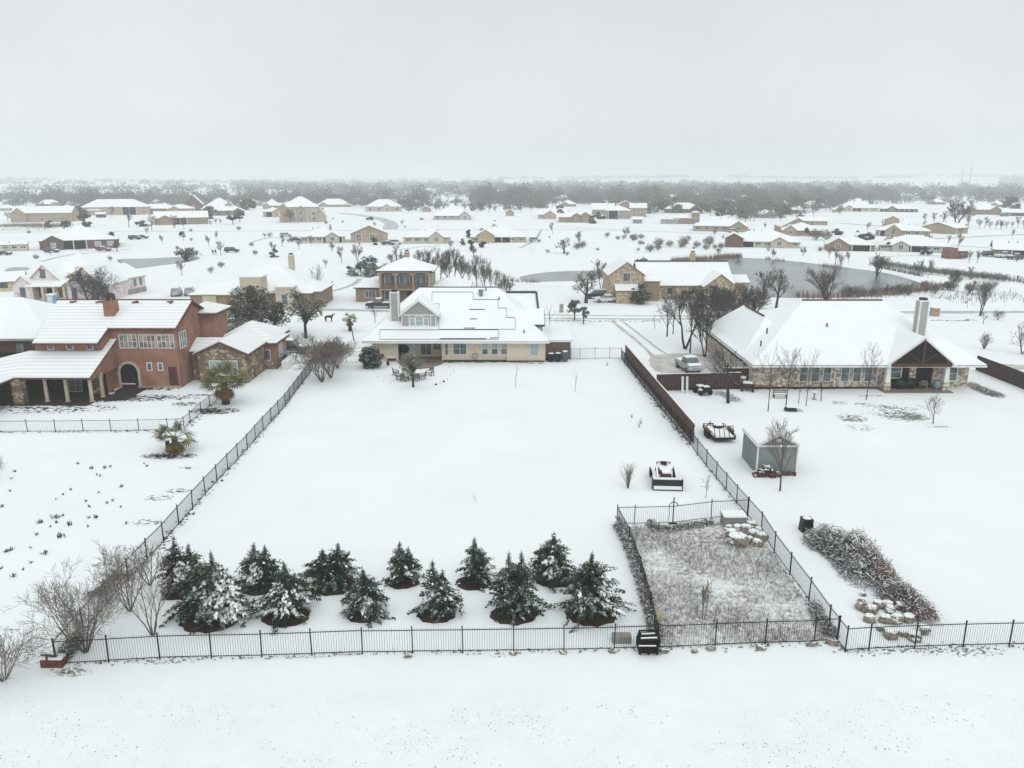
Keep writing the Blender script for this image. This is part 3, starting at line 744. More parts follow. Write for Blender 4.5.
m = MB(); m.box(-9.3,4.4,102.4,102.99,0,.15); m.build('flower_border', 'mulch', H)
block(H, 4.5,8.0,103.9,110, 2.5, 'shed', .12, 'brown_brick','white_trim', near=True, oh=.25)
block(H, -.5,3.4,112,120.5, 5.3, 'shed', .12, 'grey_siding','shingle', near=True, oh=.35, z0=3)
m = MB(); m.bar((-.9,120.9,6.75),(3.8,120.9,6.75),.3,.5); m.bar((3.8,111.6,5.55),(3.8,120.9,6.7),.3,.4); m.build('parapet', 'shingle', H)
block(H, 1.2,4.2,104.9,110, 4.6, 'gabx', .6, 'grey_siding','shingle', near=True, oh=.3, z0=2.9)
m = MB(); c = W(475,357,102.9)
for k in range(9): a = 6.28*k/9; m.tube([(c.x+.35*math.cos(a),102.8,.75+.35*math.sin(a)),(c.x+.35*math.cos(a+.7),102.8,.75+.35*math.sin(a+.7))],[.05,.05],5)
m.build('hose_reel', 'grass_grey', H)

# ---------- patio
sheet('patio', [(398,352),(446,352),(448,357),(444,363),(430,368),(412,369),(400,365),(396,358)], 'patio_stone', .02, jit=.05)
def chair(loc, rz, label, grp='patio chairs round the table'):
    root = thing('patio_chair', label, 'chair', loc, grp); T = Matrix.Translation(loc) @ Matrix.Rotation(rz, 4, 'Z')
    def part(nm, mat, f): m = MB(); m.T = T; f(m); m.build(nm, mat, root)
    part('seat', 'wicker', lambda m: m.box(-.36,.36,-.34,.34,.38,.48))
    part('seat_snow', 'snow', lambda m: m.box(-.3,.3,-.3,.3,.485,.56))
    part('backrest', 'wicker', lambda m: m.prism([(-.36,.3,.45),(.36,.3,.45),(.33,.42,1.05),(-.33,.42,1.05)], (0,.07,0)))
    for sx in (-1,1):
        part('armrest', 'wicker', lambda m: m.box(sx*.4-.05,sx*.4+.05,-.34,.36,.6,.68))
        for sy in (-1,1): part('leg', 'wicker', lambda m: m.box(sx*.38-.04,sx*.38+.04,sy*.3-.04,sy*.3+.04,0,.62))
    return root
tc = G(411,378.5); root = thing('patio_table', 'snow topped patio table ringed by brown chairs', 'table', tc)
m = MB(); m.tube([tc+Vector((0,0,.66)), tc+Vector((0,0,.72))], [.85,.85], 16); m.build('tabletop', 'wicker', root)
m = MB(); m.tube([tc+Vector((0,0,.725)), tc+Vector((0,0,.8))], [.8,.74], 16); m.build('snow_cover', 'snow', root)
for k in range(4): a = .8+k*1.57; m = MB(); m.bar(tc+Vector((.55*math.cos(a),.55*math.sin(a),0)), tc+Vector((.55*math.cos(a),.55*math.sin(a),.66)), .07); m.build('leg', 'wicker', root)
for k, (a, lb) in enumerate(((200,'brown patio chair on the left side of the snowy table'),(245,'brown patio chair at front left of the snowy table'),(300,'brown patio chair at front right of the snowy table'),(350,'brown patio chair on the right side of the snowy table'),(120,'brown patio chair tucked behind the snowy table'))):
    a = R(a); chair(tc+Vector((1.5*math.cos(a),1.3*math.sin(a),0)), a-math.pi/2, lb)
chair(G(396,375), 1.9, 'brown patio chair furthest left, apart from the table')
chair(G(430,375.5), -.5, 'brown patio armchair alone to the right of the patio tree', 'patio chairs beside the house')
# grill under the porch
c = Vector((W(404,350,105).x,104.9,0)); root = thing('kettle_grill', 'black domed grill cover standing under the cream house porch', 'grill', c)
m = MB(); m.blob(c+Vector((0,0,1.25)), (.75,.45,.55), 10, 6, .03); m.build('cover', 'black_plastic', root, smooth=True)
m = MB()
for sx in (-.5,.5): m.bar(c+Vector((sx,0,0)), c+Vector((sx,0,1)), .1)
m.build('stand', 'black_plastic', root)
c = G(392,361); root = thing('storage_bench', 'small snowy grey bench with red front beside the porch', 'bench', c)
m = MB(); m.box(c.x-.6,c.x+.6,c.y-.2,c.y+.3,.1,.45); m.build('box', 'red_paint', root); m = MB(); m.box(c.x-.62,c.x+.62,c.y-.25,c.y+.35,.45,.6); m.build('snow_cover', 'snow', root)
c = G(388,365.5); m = MB(); m.blob(c+Vector((0,0,.3)), (.2,.2,.35), 7, 5); props(m.build('garden_pot', 'black_plastic', loc=c), 'small black pot in snow near the left porch corner', 'pot')
for q, lb in (((436,385),'small dark stone in snow left of its twin, below the patio'),((444,382),'small dark stone in snow nearest the patio chair')):
    c = G(*q); m = MB(); m.blob(c+Vector((0,0,.08)), (.16,.14,.12), 6, 4); props(m.build('stone', 'soil_dark', loc=c), lb, 'stone')
# trash carts and bins beside the annex
def cart(px, py, h, w, mat, label, grp='bins beside the brown annex'):
    c = G(px, py); root = thing('trash_cart', label, 'bin', c, grp); m = MB()
    m.prism([(c.x-w*.4,c.y-w*.4,.05),(c.x+w*.4,c.y-w*.4,.05),(c.x+w*.5,c.y-w*.5,h),(c.x-w*.5,c.y-w*.5,h)], (0,w*.9,0)); m.build('body', mat, root)
    m = MB(); m.prism([(c.x-w*.53,c.y-w*.55,h),(c.x+w*.53,c.y-w*.55,h),(c.x+w*.5,c.y-w*.5,h+.1),(c.x-w*.5,c.y-w*.5,h+.1)], (0,w,0)); m.build('lid', mat, root)
    m = MB(); m.blob((c.x,c.y,h+.12), (w*.48,w*.45,.1), 8, 4, .08); m.build('snow_cap', 'snow', root)
    for sx in (-1,1): m = MB(); m.tube([(c.x+sx*w*.45,c.y+w*.35,.12),(c.x+sx*w*.38,c.y+w*.35,.12)],[.12,.12],8); m.build('wheel', 'rubber', root)
cart(551,361.5,1.0,.9,'black_plastic','black bin with snowy lid at left against the brown annex')
cart(558,361.5,1.05,.9,'black_plastic','black bin with snowy lid in middle against the brown annex')
cart(565,361.5,1.3,.8,'car_blue','dark blue bin with snowy lid at right against the brown annex')
c = G(544,361); m = MB()
for k in range(7): m.blob(c+Vector((rnd.uniform(-.6,.6),rnd.uniform(-.2,.3),rnd.uniform(.1,.3))), (.3,.25,.2), 6, 4)
props(m.build('hose_pile', 'black_plastic', loc=c), 'low dark heap of hoses left of the annex bins', 'heap')

# ---------- stone house on the right
H = thing('house', 'large stone house with broad hip roof and timber gable porch, right', 'house', (42,98,0))
m = MB(); m.box(28.4,53.7,88.9,108,0,3.05); m.build('wall', 'limestone', H)
hp = lambda o, z: hipc(27.6+o,54.6-o,87-o*-1,110-o,z,8.75+z-3.15,98.6,37,47.2)
r = customroof(H, hp(0,3.15), .2, mats=('shingle','white_trim'), snow='roof_snow', polys2=hp(.05,3.28))
m = MB(); m.tube([(37,98.75,8.95),(47.2,98.75,8.95)], [.13,.13], 5); m.build('ridge_cap', 'shingle', r)
block(H, 28,36.4, 92,110.5, 3.1, 'hip', .84, 'limestone','shingle', near=True, oh=.5, run=(6.2,3.5))
m = MB(); m.tube([(32.2,98.4,6.95),(32.2,106.5,6.95)], [.15,.15], 4); m.build('ridge_cap', 'shingle', r)
# porch gable
gx0, gx1, gz, ga = 43.1, 50.95, 3.2, 6.45; gm = (gx0+gx1)/2
gp = [[(gx0,97,gz),(gx0,87,gz),(gm,87,ga),(gm,97,ga)], [(gx1,87,gz),(gx1,97,gz),(gm,97,ga),(gm,87,ga)]]
rr_ = customroof(H, gp, .22, 'porch_roof', ('shingle','white_trim'), 'roof_snow')
m = MB()
for a, b in (((gx0,86.95,gz-.1),(gm,86.95,ga-.1)), ((gx1,86.95,gz-.1),(gm,86.95,ga-.1))): m.bar(a, b, .06, .26)
m.build('barge_board', 'white_trim', H)
m = MB(); m.prism([(gx0+.6,88.86,0),(gx1-.6,88.86,0),(gx1-.6,88.86,3.3),(gm,88.86,6.0),(gx0+.6,88.86,3.3)], (0,.02,0)); m.build('porch_shade_sheet', 'shade_dark', H)  # flat dark sheet on the wall, painted as the porch's inner shade
m = MB(); m.prism([(gx0+.55,86.97,3.12),(gx1-.55,86.97,3.12),(gm,86.97,6.15)], (0,.04,0)); m.build('gable_shade_sheet', 'shade_dark', H)  # added dark triangle standing for the shaded hollow behind the truss
for q in ((46.6,47.3,88.5,88.85,0,3.1),(49.4,50.7,88.75,88.88,0,2.9),(43.7,44.3,88.75,88.88,0,2.9)): m = MB(); m.box(*q); m.build('stone_pier', 'limestone', H)
m = MB(); m.bar((gx0+.5,86.9,3.25),(gx1-.5,86.9,3.25),.1,.4); m.bar((gm,86.9,3.3),(gm,86.9,6.1),.22)
m.bar((gm,86.9,3.5),(gm-1.7,86.9,4.7),.1); m.bar((gm,86.9,3.5),(gm+1.7,86.9,4.7),.1)
for sx in (-1,1): m.bar((gm,86.9,6.15),(gm+sx*3.5,86.9,3.35),.1)
m.build('timber_truss', 'dark_red_wood', H)
for x in (43.55, 50.35):
    m = MB(); m.prism([(x-.36,87.25,0),(x+.36,87.25,0),(x+.36,87.25,1.1),(x-.36,87.25,1.1)], (0,.7,0)); c2 = m.build('column_base', 'limestone', H)
    m = MB(); m.add([(x-.3,87.3,1.1),(x+.3,87.3,1.1),(x+.3,87.9,1.1),(x-.3,87.9,1.1),(x-.2,87.4,3.0),(x+.2,87.4,3.0),(x+.2,87.8,3.0),(x-.2,87.8,3.0)], [(0,1,5,4),(1,2,6,5),(2,3,7,6),(3,0,4,7),(4,5,6,7)]); m.build('column', 'white_trim', H)
    m = MB(); m.box(x-.55,x+.55,87.05,88.1,3.0,3.16); m.build('capital', 'white_trim', H)
m = MB(); m.box(43.0,50.9,86.6,88.8,.0,.12); m.build('porch_floor', 'patio_stone', H)
for (a, b) in ((800.5,807.5),(812,819.5),(824,831),(842,849),(854,861),(865.5,872.5)):
    x0, x1 = W(a,370,88.9).x, W(b,370,88.9).x; window(H, x0-.02, x1+.02, .85, 2.65, 88.9, 1, 2, bar=.05)
window(H, 51.4,52.3,.95,2.6,88.9,1,2,bar=.08)
window(H, 44.5,45.7,1.3,2.7,88.84,1,2,bar=.07)
for yy in (94.5,97): window(H, yy-.5, yy+.5, 1.0, 2.6, 28.0, 1, 2, face='x', dirn=-1)
for x in (W(834,380,88.9).x, W(876,380,88.9).x): m = MB(); m.bar((x,88.83,0),(x,88.83,3.0),.1); m.build('downpipe', 'white_trim', H)
m = MB(); m.box(28.5,43,88.55,88.89,0,.16); m.build('flower_border', 'mulch', H)
chimney(H, 48.45,49.45, 91.7,92.7, 4.6, 9.9, 'grey_siding', trim='white_trim')
m = MB()
for q in ((767,330.5),(761,343),(827,325.5)):
    v = Vector(((q[0]-512)/FPX, c_+(384-q[1])/FPX*s_, -s_+(384-q[1])/FPX*c_)); k = .4835
    t_ = (3.4-k*87-CH)/(v.z-k*v.y); p = Vector((0,0,CH))+v*t_
    m.tube([p-Vector((0,0,.4)), p+Vector((0,0,.3))], [.09,.09], 6)
m.build('vent_pipes', 'dark_fascia', H)
for k, (px, py, lb) in enumerate(((922,389,'brown lounge chair standing in the timber gable porch'),)):
    c = G(px, py); chair(c+Vector((0,-.2,.1)), 2.8, lb, 'chairs in the gable porch')
c = G(936,389)+Vector((0,-.3,.1)); root = thing('covered_chair', 'pale blue covered chair in the timber gable porch', 'chair', c)
m = MB(); m.blob(c+Vector((0,0,.45)), (.6,.5,.6), 9, 6, .1, zmin=.1); m.build('cover', 'tarp_blue', root, smooth=True)
for (px, w, lb) in ((899,.9,'dark covered furniture heap at left in the gable porch'),(909,.7,'dark covered barbecue in middle of the gable porch')):
    c = G(px,389)+Vector((0,-.2,.1)); m = MB(); m.blob(c+Vector((0,0,.5)), (w,.45,.75), 9, 6, .12, zmin=.1); props(m.build('covered_furniture', 'black_plastic', loc=c, smooth=True), lb, 'furniture')

# ---------- shed
H = thing('shed', 'small grey garden shed with snowy roof beyond the side fence', 'shed', (22.1,63,0))
block(H, 20.45,23.75, 61.2,65.4, 2.55, 'gaby', .52, 'shed_siding','white_trim', near=True, oh=.16, thick=.12)
m = MB()
for x in (20.45,23.75): m.box(x-.06,x+.06,61.12,61.2,0,2.5)
m.box(20.4,23.8,61.13,61.19,2.42,2.56); m.build('corner_trim', 'white_trim', H)
m = MB(); m.box(21.9,22.3,61.16,61.19,2.85,3.1); m.build('gable_vent', 'white_trim', H)

# ---------- houses further out
def gh(px0, px1, yb, eave, top, depth, kind, wall, label, rot=0, nw=3, ex=(), fascia='tan_fascia', oh=.5, ch=None, name='house', cat='house', porch=None, win='glass', dr=True, trim='white_trim', h=None, p=None, grp=None):
    a, b = G(px0, yb), G(px1, yb); w = (b-a).length; c = (a+b)/2
    if h is None:
        h = min(8.5, max(2.3, W((px0+px1)/2, eave, c.y).z)); h = h if h > 4.6 else h*.9
    half = (depth/2 if kind in ('gabx',) or (kind == 'hip' and w >= depth) else w/2)
    if p is None:
        zr = W((px0+px1)/2, top, c.y+(depth/2 if kind != 'gaby' else 0)).z; p = min(1.1, max(.36, (zr-h)/(half+oh)))
    w *= 1.0/math.cos(math.atan2(c.x, c.y)*.85)**.5
    H = thing(name, label, cat, c, grp); T = Matrix.Translation(c) @ Matrix.Rotation(R(rot)-math.atan2(c.x, c.y)*.85, 4, 'Z')
    x0, x1 = -w/2, w/2
    if not ex and w > 11 and kind == 'hip' and h < 4.6: ex = ((rnd.choice((-.32,-.2,.22,.33)), rnd.uniform(5,7), -rnd.uniform(.8,2), h, 'gaby', rnd.uniform(.5,.75)),)
    block(H, x0, x1, 0, depth, h, kind, p, wall, fascia, oh=oh, T=T)
    zz = min(h-.4, 2.4); z0 = .9
    if porch:
        pa, pb = porch; xa, xb = x0+w*pa, x0+w*pb
        m = MB(); m.T = T; m.box(xa, xb, -.1, -.02, .05, h-.3); m.build('porch_shade_sheet', 'shade_dark', H)  # no real hollow: a dark sheet on the wall stands for porch shade
        n = max(2, int((xb-xa)/3)+1)
        for i in range(n): X = xa+(xb-xa)*i/(n-1); m = MB(); m.T = T; m.bar((X,-.5,0), (X,-.5,h-.1), .28); m.build('porch_post', trim, H)
    for i in range(nw):
        X = x0+w*(i+.5)/nw
        if porch and porch[0]-.03 < (X-x0)/w < porch[1]+.03: continue
        if any(abs((e[0]*w)-X) < e[1]/2+.6 for e in ex): continue
        ww = .7 if w < 14 else .9
        window(H, X-ww, X+ww, z0, zz, 0, 2, 1, frame=trim, pane=win, T=T, bar=.09, dep=.08)
        if h > 5: window(H, X-ww, X+ww, 3.9, min(5.4, h-.4), 0, 2, 1, frame=trim, pane=win, T=T, bar=.09, dep=.08)
    for e in ex:
        fx, fw, dy, hh, kd, pp = e[:6]; wl = e[6] if len(e) > 6 else wall; X = fx*w
        block(H, X-fw/2, X+fw/2, dy, dy+max(3, depth*.55), hh, kd, pp, wl, fascia, oh=.35, T=T, wallname='wing_wall')
        if fw > 2.5: window(H, X-.7, X+.7, .9, 2.3, dy, 2, 1, frame=trim, pane=win, T=T, bar=.09, dep=.08)
    if w > 9:
        m = MB(); m.T = T
        for q in range(2): X = rnd.uniform(-.25,.25)*w; Yv = depth/2-rnd.uniform(1.2,2.5); zv = h+p*(Yv if kind != 'gaby' else (w/2-abs(X))); m.tube([(X,Yv,zv),(X,Yv,zv+.7)], [.13,.13], 5)
        m.build('vent_pipes', 'dark_fascia', H)
    if ch:
        fx, cy, cm = ch; X = fx*w; chimney(H, X-.5, X+.5, cy-.5, cy+.5, h, h+p*half+.9, cm, T=T)
    return H, T, c, w, h, p

# pink wrapped house under construction (three gables)
H = thing('house', 'unfinished house in pink speckled house wrap with three gables, left', 'house', (-91,156,0))
wx = lambda px, Y: W(px, 290, Y).x
block(H, -99,-83.2, 157.5,173, 3.4, 'hip', .66, 'house_wrap','osb', oh=.3)
T2 = Matrix.Translation((-83.2,157.2,0)) @ Matrix.Rotation(R(77), 4, 'Z')
GB = [(wx(13,154.5),wx(33,154.5),154.5,3.4,.85),(wx(28,156.3),wx(64,156.3),156.3,3.7,.95),(wx(67,154.2),wx(103,154.2),154.2,3.4,.98)]
for k, (a, b, y, h, p_) in enumerate(GB): block(H, a, b, y, y+10, h, 'gaby', p_, 'house_wrap','osb', oh=.3, wallname='wing_wall')
block(H, 0,13.5, 0,9.5, 3.5, 'gabx', .5, 'house_wrap','osb', T=T2, oh=.3, wallname='wing_wall')
m = MB(); m.T = T2; m.box(.8,7.6,-.09,-.02,.2,3.1); m.build('garage_opening', 'shade_dark', H)
m = MB(); m.T = T2; m.box(7.8,13.5,-.08,-.02,0,1.1); m.build('stone_base', 'concrete', H)
m = MB(); m.T = T2; m.bar((4.2,-.2,0),(4.2,-.2,3.4),.25); m.build('post', 'osb', H)
for x in (10.2,12.0): window(H, x-.45, x+.45, 1.6, 3.1, 0, 1, 1, T=T2)
a, b = wx(29,155), wx(65,155)
m = MB(); m.prism([(a,153.6,3.2),(b,153.6,3.2),(b,156.3,4.0),(a,156.3,4.0)], (0,0,.2)); m.build('porch_roof', 'roof_snow', H)
for px in (32,42.5,54,64): x = wx(px,153.9); m = MB(); m.box(x-.22,x+.22,153.7,154.1,0,3.2); m.build('porch_post', 'osb', H)
x = wx(50,156.2); m = MB(); m.box(x-.6,x+.6,156.15,156.28,.1,2.6); m.build('doorway', 'shade_dark', H)
for (px, y, z0, z1) in ((22.5,154.5,.9,2.9),(45,156.3,4.7,6.3),(81,154.2,4.4,6.0),(74,154.2,.8,2.9),(96,154.2,.8,2.9),(39,156.3,.8,2.7),(61,156.3,.8,2.7)):
    x = wx(px, y); window(H, x-.45, x+.45, z0, z1, y, 1, 2, frame='dark_fascia')
# two-storey balcony house
H = thing('house', 'two-storey tan house with arched balcony behind the cream house roof', 'house', (-21,155,0))
block(H, -25.9,-15.8, 152.2,161, 6.5, 'hip', .45, 'stucco_tan','dark_fascia', oh=.6)
block(H, -31.2,-25.6, 155,166, 2.9, 'hip', .4, 'tan_brick','dark_fascia', oh=.4, wallname='wing_wall')
block(H, -16,-8.6, 156,164, 2.9, 'hip', .4, 'tan_brick','dark_fascia', oh=.4, wallname='wing_wall')
m = MB(); m.box(-25.4,-16.2,152.08,152.17,3.3,6.2); m.box(-25.4,-16.2,152.08,152.17,.1,2.9); m.build('balcony_recess', 'brown_brick', H)
for x in (-25.6,-22.5,-19.2,-16.1): colum(H, x, 151.2, 6.45, .3, 'stucco_tan')
m = MB()
for x in (-24.1,-20.9,-17.7):
    for s in (-1,1): m.prism([(x+s*1.5,151.1,5.5),(x+s*1.5,151.1,6.4),(x+s*.5,151.1,6.4),(x+s*1.0,151.1,6.05)][::s], (0,.2,0))
m.box(-25.9,-15.8,151.05,151.35,6.2,6.5); m.box(-25.9,-15.8,151.0,152.1,2.9,3.15); m.build('arches', 'stucco_tan', H)
m = MB(); m.box(-25.5,-16.2,151.15,151.2,3.15,4.0); m.build('balcony_railing', 'brown_brick', H)
for x in (-23.8,-20.9,-17.7):
    window(H, x-1.0, x+.9, 3.9, 5.7, 152.06, 2, 1); 
for x in (-23.8,): window(H, x-1.1, x+1, .9, 2.6, 152.06, 2, 1)
door(H, -20.5,-19.3, 2.6, 152.05, 'shade_dark'); window(H, -29.3,-27.3, .9,2.3,155,3,1)
chimney(H, -22.2,-21.2, 162,163, 6, 9.3, 'stucco_tan')
block(H, -25.9,-15.8, 151,152.1, 6.52, 'shed', .1, 'stucco_tan','dark_fascia', oh=.3, nowall=True)
# stone barn-like house beyond the street
H = thing('house', 'tan stone house with tall barn gable and long snowy roof beyond street', 'house', (31,157,0))
block(H, 19.3,26.3, 155,165, 5.3, 'gaby', .72, 'tan_stone','tan_fascia', oh=.3)
block(H, 26.3,44.8, 158.5,171, 3.0, 'gabx', .62, 'tan_stone','tan_fascia', oh=.5, ridge=('shingle',.2))
block(H, 38.4,44.6, 154.8,163, 3.1, 'gaby', .75, 'tan_stone','tan_fascia', oh=.3, wallname='wing_wall')
block(H, 20.6,24.8, 153,155, 2.5, 'shed', .45, 'tan_stone','tan_fascia', oh=.25, wallname='wing_wall')
block(H, 26.3,29.6, 156,159, 3.9, 'shed', .2, 'tan_brick','tan_fascia', oh=.2, wallname='wing_wall')
block(H, 45,49.5, 163,169, 2.8, 'gabx', .4, 'tan_stone','tan_fascia', oh=.3, wallname='wing_wall')
window(H, 22.1,23.5, 4.2,5.7, 155, 1, 1); window(H, 31.6,32.8,1.1,2.4,158.5,1,1); window(H, 40.6,42.6,.6,2.6,154.8,2,2)
chimney(H, 38,39, 167,168, 6, 8.6, 'tan_stone')
# tan house with square entry tower
H = thing('house', 'tan stone house with square cream entry tower behind the live oaks', 'house', (-48,146,0))
block(H, -56.5,-38, 146,163, 3.2, 'hip', .5, 'tan_brick','tan_fascia', oh=.5)
block(H, -60,-50.3, 144.5,153, 3.0, 'hip', .42, 'tan_brick','tan_fascia', oh=.4, wallname='wing_wall')
m = MB(); m.box(-57.6,-55.1,144.2,144.48,0,3.1); m.box(-50,-46.2,143,147,0,6.4); m.box(-44,-40.7,144.3,147,0,4.4); m.build('tower', 'stucco_cream', H)
m = MB(); m.box(-50.3,-45.9,142.8,147.2,6.4,6.6); m.box(-44.2,-40.5,144.1,147.2,4.4,4.6); m.build('parapet', 'roof_snow', H)
oo = [(-49,.5),(-49,4)]+[(-48.1-.9*math.cos(math.pi*i/8), 4+.9*math.sin(math.pi*i/8)) for i in range(1,8)]+[(-47.2,4),(-47.2,.5)]
m = MB(); m.prism([(x,142.92,z) for x,z in oo], (0,.07,0)); m.build('entrance', 'shade_dark', H)
window(H, -42.9,-41.8,1.2,3.1,144.3,1,2); block(H, -40.7,-36.5, 147.5,158, 3.2, 'hip', .4, 'tan_brick','tan_fascia', oh=.4, wallname='wing_wall')
chimney(H, -44.5,-43.5,156,157,6,9.2,'stucco_cream')

gh(0,22,291,281,274,9,'gabx','osb','small yellow sheathed outbuilding left of the unfinished pink house',nw=2,trim='dark_fascia',oh=.4,name='outbuilding',cat='shed')
gh(47,112,249,239,229,22,'hip','brown_brick','long low brown house with dark porch, mid left',nw=6,porch=(.27,.6),win='blind_glass',fascia='grey_fascia')
gh(-12,24,251.5,244.5,243,5,'gabx','stucco_cream','long cream mobile home at left edge of the far field',nw=5,oh=.2,name='mobile_home',cat='mobile home')
gh(17,68,222,213,206,16,'gabx','stucco_tan','large tan house with gable end at far left',nw=3,rot=-12,ex=((-.38,8,-1,4.5,'gaby',.8),))
gh(48,72,218,211,206,14,'hip','brown_brick','brown house just right of the large tan far left house',nw=3)
gh(86,146,215,207,199,20,'hip','tan_stone','broad tan two-level house above the brown porch house',nw=6,porch=(.6,.8),ex=((-.3,9,-2,3.2,'hip',.4),(.2,12,3,5,'hip',.4)))
gh(97,105,217.5,214,212,5,'gabx','red_brick','tiny dark red outbuilding in front of the broad two-level house',nw=0,name='outbuilding',cat='shed')
gh(57,77,213,209.5,205,12,'hip','stucco_tan','small snow roofed house beyond trees at far left',nw=2)
gh(140,172,214,208,204,16,'hip','tan_brick','long tan house left of the tall gabled one',nw=3)
gh(168,193,214,208,205,14,'hip','stucco_tan','low tan house directly behind the porch house with two trees',nw=3)
gh(158,206,224.5,217,211,16,'gabx','tan_brick','wide tan house with dark porch behind two round bare trees',nw=5,porch=(.35,.6),rot=3,ex=((-.3,8,-1.5,3,'gaby',.45),))
gh(186,202,212,204,195,22,'gaby','brown_brick','steep snowy gabled house between two larger houses',nw=1)
gh(203,236,214,208,197.5,22,'hip','tan_stone','large white roofed hip house with small dormer gable at left centre',nw=4,ex=((.28,5,1,6,'gaby',.7),))
gh(212,243,215.5,210,206,12,'hip','brown_brick','low front wing house below the large hip house',nw=4)
gh(236,246,210,205,200,14,'gaby','stucco_tan','narrow snowy roof house beside the round evergreen',nw=1)
H_,T_,c_0,w_,h_,p_ = gh(284,318,222,206,195,17,'hip','stucco_white','tall pale castle-like house with three storeys',nw=4,h=8.4,p=.62,fascia='tan_fascia')
block(H_, -11.5,-6, -4,6, 7.5, 'gaby', 1.0, 'stucco_tan','tan_fascia', T=T_); block(H_, -2.5,3.5, -3,6, 6.6, 'gaby', .8, 'stucco_tan','tan_fascia', T=T_); block(H_, 8,14, -2,8, 3.2, 'gaby', 1.2, 'tan_stone','tan_fascia', T=T_)
window(H_, -.4,1.4,3.6,6.2,-3,2,3,T=T_,bar=.1); window(H_, -.2,1.2,.3,2.6,-3,2,1,T=T_,bar=.1)
for k, xx in enumerate((-6.3,-11.3,-2.6,3.6)):
    m = MB(); m.T = T_
    yy = -4.03 if k < 2 else -3.03
    for q in range(6): m.box(xx-.3,xx+.3,yy-.06,yy+.3,q*1.15+.1,q*1.15+.7)
    m.build('quoins', 'white_trim', H_)
gh(264,282,217,211,207,13,'hip','tan_stone','low open porch house left of the castle-like house',nw=2,porch=(.15,.8))
gh(264,280,209,205,198.5,18,'hip','stucco_tan','distant snow roofed house behind the castle-like house at left',nw=2)
gh(318,350,207,204.5,198.5,16,'hip','stucco_tan','long snowy roofed house just right of the castle-like house',nw=3)
H_,T_,c_0,w_,h_,p_ = gh(302,344,243,236,227,18,'hip','stucco_white','pale long house with bare brick chimney and dark porch, centre left',nw=6,porch=(.5,.95),ch=(.18,6,'stucco_tan'))
block(H_, 10.5,24.5, -1,14, 3.3, 'gaby', .42, 'stucco_tan','tan_fascia', T=T_, wallname='wing_wall')
for x in (13.5,18.6): window(H_, x-.9,x+.9,.6,3.1,-1,2,2,T=T_,bar=.12)
gh(404,449,243.5,236.5,229,15,'hip','stucco_cream','pale low house with white windows and bare field before it, centre',nw=5,porch=(.55,.8),rot=-3)
gh(366,401,211.5,206,199,18,'hip','stucco_white','snowy house with small front gable by the curving road',nw=4,ex=((.1,7,-1.5,3.2,'gaby',.6),))
gh(422,431,212,209,206,8,'gaby','stucco_tan','tiny lone shed left of the big pyramid roof house',nw=0,name='shed',cat='shed')
gh(434,471,220,215,204,22,'hip','stucco_white','big pyramid roof house standing alone on open snow, centre',nw=5,oh=.7)
H_,T_,c_0,w_,h_,p_ = gh(471,526,242.5,236.5,226,20,'hip','tan_stone','wide tan house with small timber gable beside two evergreens, centre',nw=6,porch=(.4,.72))
block(H_, -8,-2, -2.5,8, 3, 'gaby', .6, 'tan_stone','tan_fascia', T=T_, wallname='wing_wall')
gh(506,514,216,212,209,8,'gaby','stucco_tan','tiny tan barn at centre just before the grey woods',nw=0,name='barn',cat='barn')
gh(538,556,219,214,209,13,'gabx','tan_stone','small tan house at left end of the row before the woods',nw=2,ex=((.15,6,-1,3,'gaby',.6),))
gh(559,594,222.5,216.5,210,18,'hip','tan_brick','tan brick hip house with arched door beside dark evergreen',nw=4,ex=((.25,6,-1,3.8,'gaby',.6),(0,5,-1,3.6,'gaby',.6)))
gh(592,614,215,209,203,14,'gabx','stucco_tan','pale gabled house in left part of the crowded cluster',nw=3)
gh(606,630,219,210.5,205,14,'hip','stucco_tan','broad front house of the crowded cluster with snowy porch',nw=4,porch=(.1,.5))
gh(617,634,216,206,201,17,'gaby','stucco_tan','tall brown gabled house in middle of the crowded cluster',nw=2,h=7)
gh(630,646,217,208,204,15,'gabx','stucco_tan','two-storey pale house at right of the crowded cluster',nw=2)
gh(633,642,223.5,219,217,7,'gabx','blue_siding','small blue grey shed on open snow below the crowded cluster',nw=0,name='shed',cat='shed')
gh(665,702,213,208.5,202.5,18,'hip','brown_brick','brown gabled house beside woods, top of the fenced lane',nw=3,ex=((-.2,6,-1,3.4,'gaby',.7),(.3,6,-1,3.4,'gaby',.7)))
gh(674,698,224,217.5,213.5,12,'hip','tan_brick','low outbuilding with square tower left of the fenced hip house',nw=2,ex=((.38,4,0,6,'hip',.3),))
gh(694,746,231.5,225.5,216.5,20,'hip','stucco_tan','wide hip roofed house inside the red board fence',nw=6,rot=-4,trim='cream_trim')
gh(661,678,224,219,217,8,'shed','grey_siding','small open carport at the left end of the red fence',nw=0,p=.15,name='carport',cat='carport')
H_,T_,c_0,w_,h_,p_ = gh(728,797,247.5,241,230,20,'hip','stucco_cream','cream lakeside house with dark timber entry gable above the pond',nw=8,porch=(.22,.38))
block(H_, -13,-7, -2,8, 3.2, 'gaby', .55, 'brown_brick','tan_fascia', T=T_, wallname='wing_wall')
gh(782,812,233,226,218,16,'gaby','stucco_tan','tan gabled house at left of dark twin above the lakeside',nw=2,rot=10)
gh(784,820,236,230,224,18,'hip','stucco_tan','white roofed hip house in front of the tan gabled one',nw=4)
gh(800,826,225,222,217,10,'gabx','stucco_tan','low snowy long roof right of the tan gabled house',nw=3)
gh(768,797,247,241,236,12,'gabx','stucco_cream','cream garage wing at pond bank right of lakeside house',nw=2,name='garage',cat='garage') if False else None
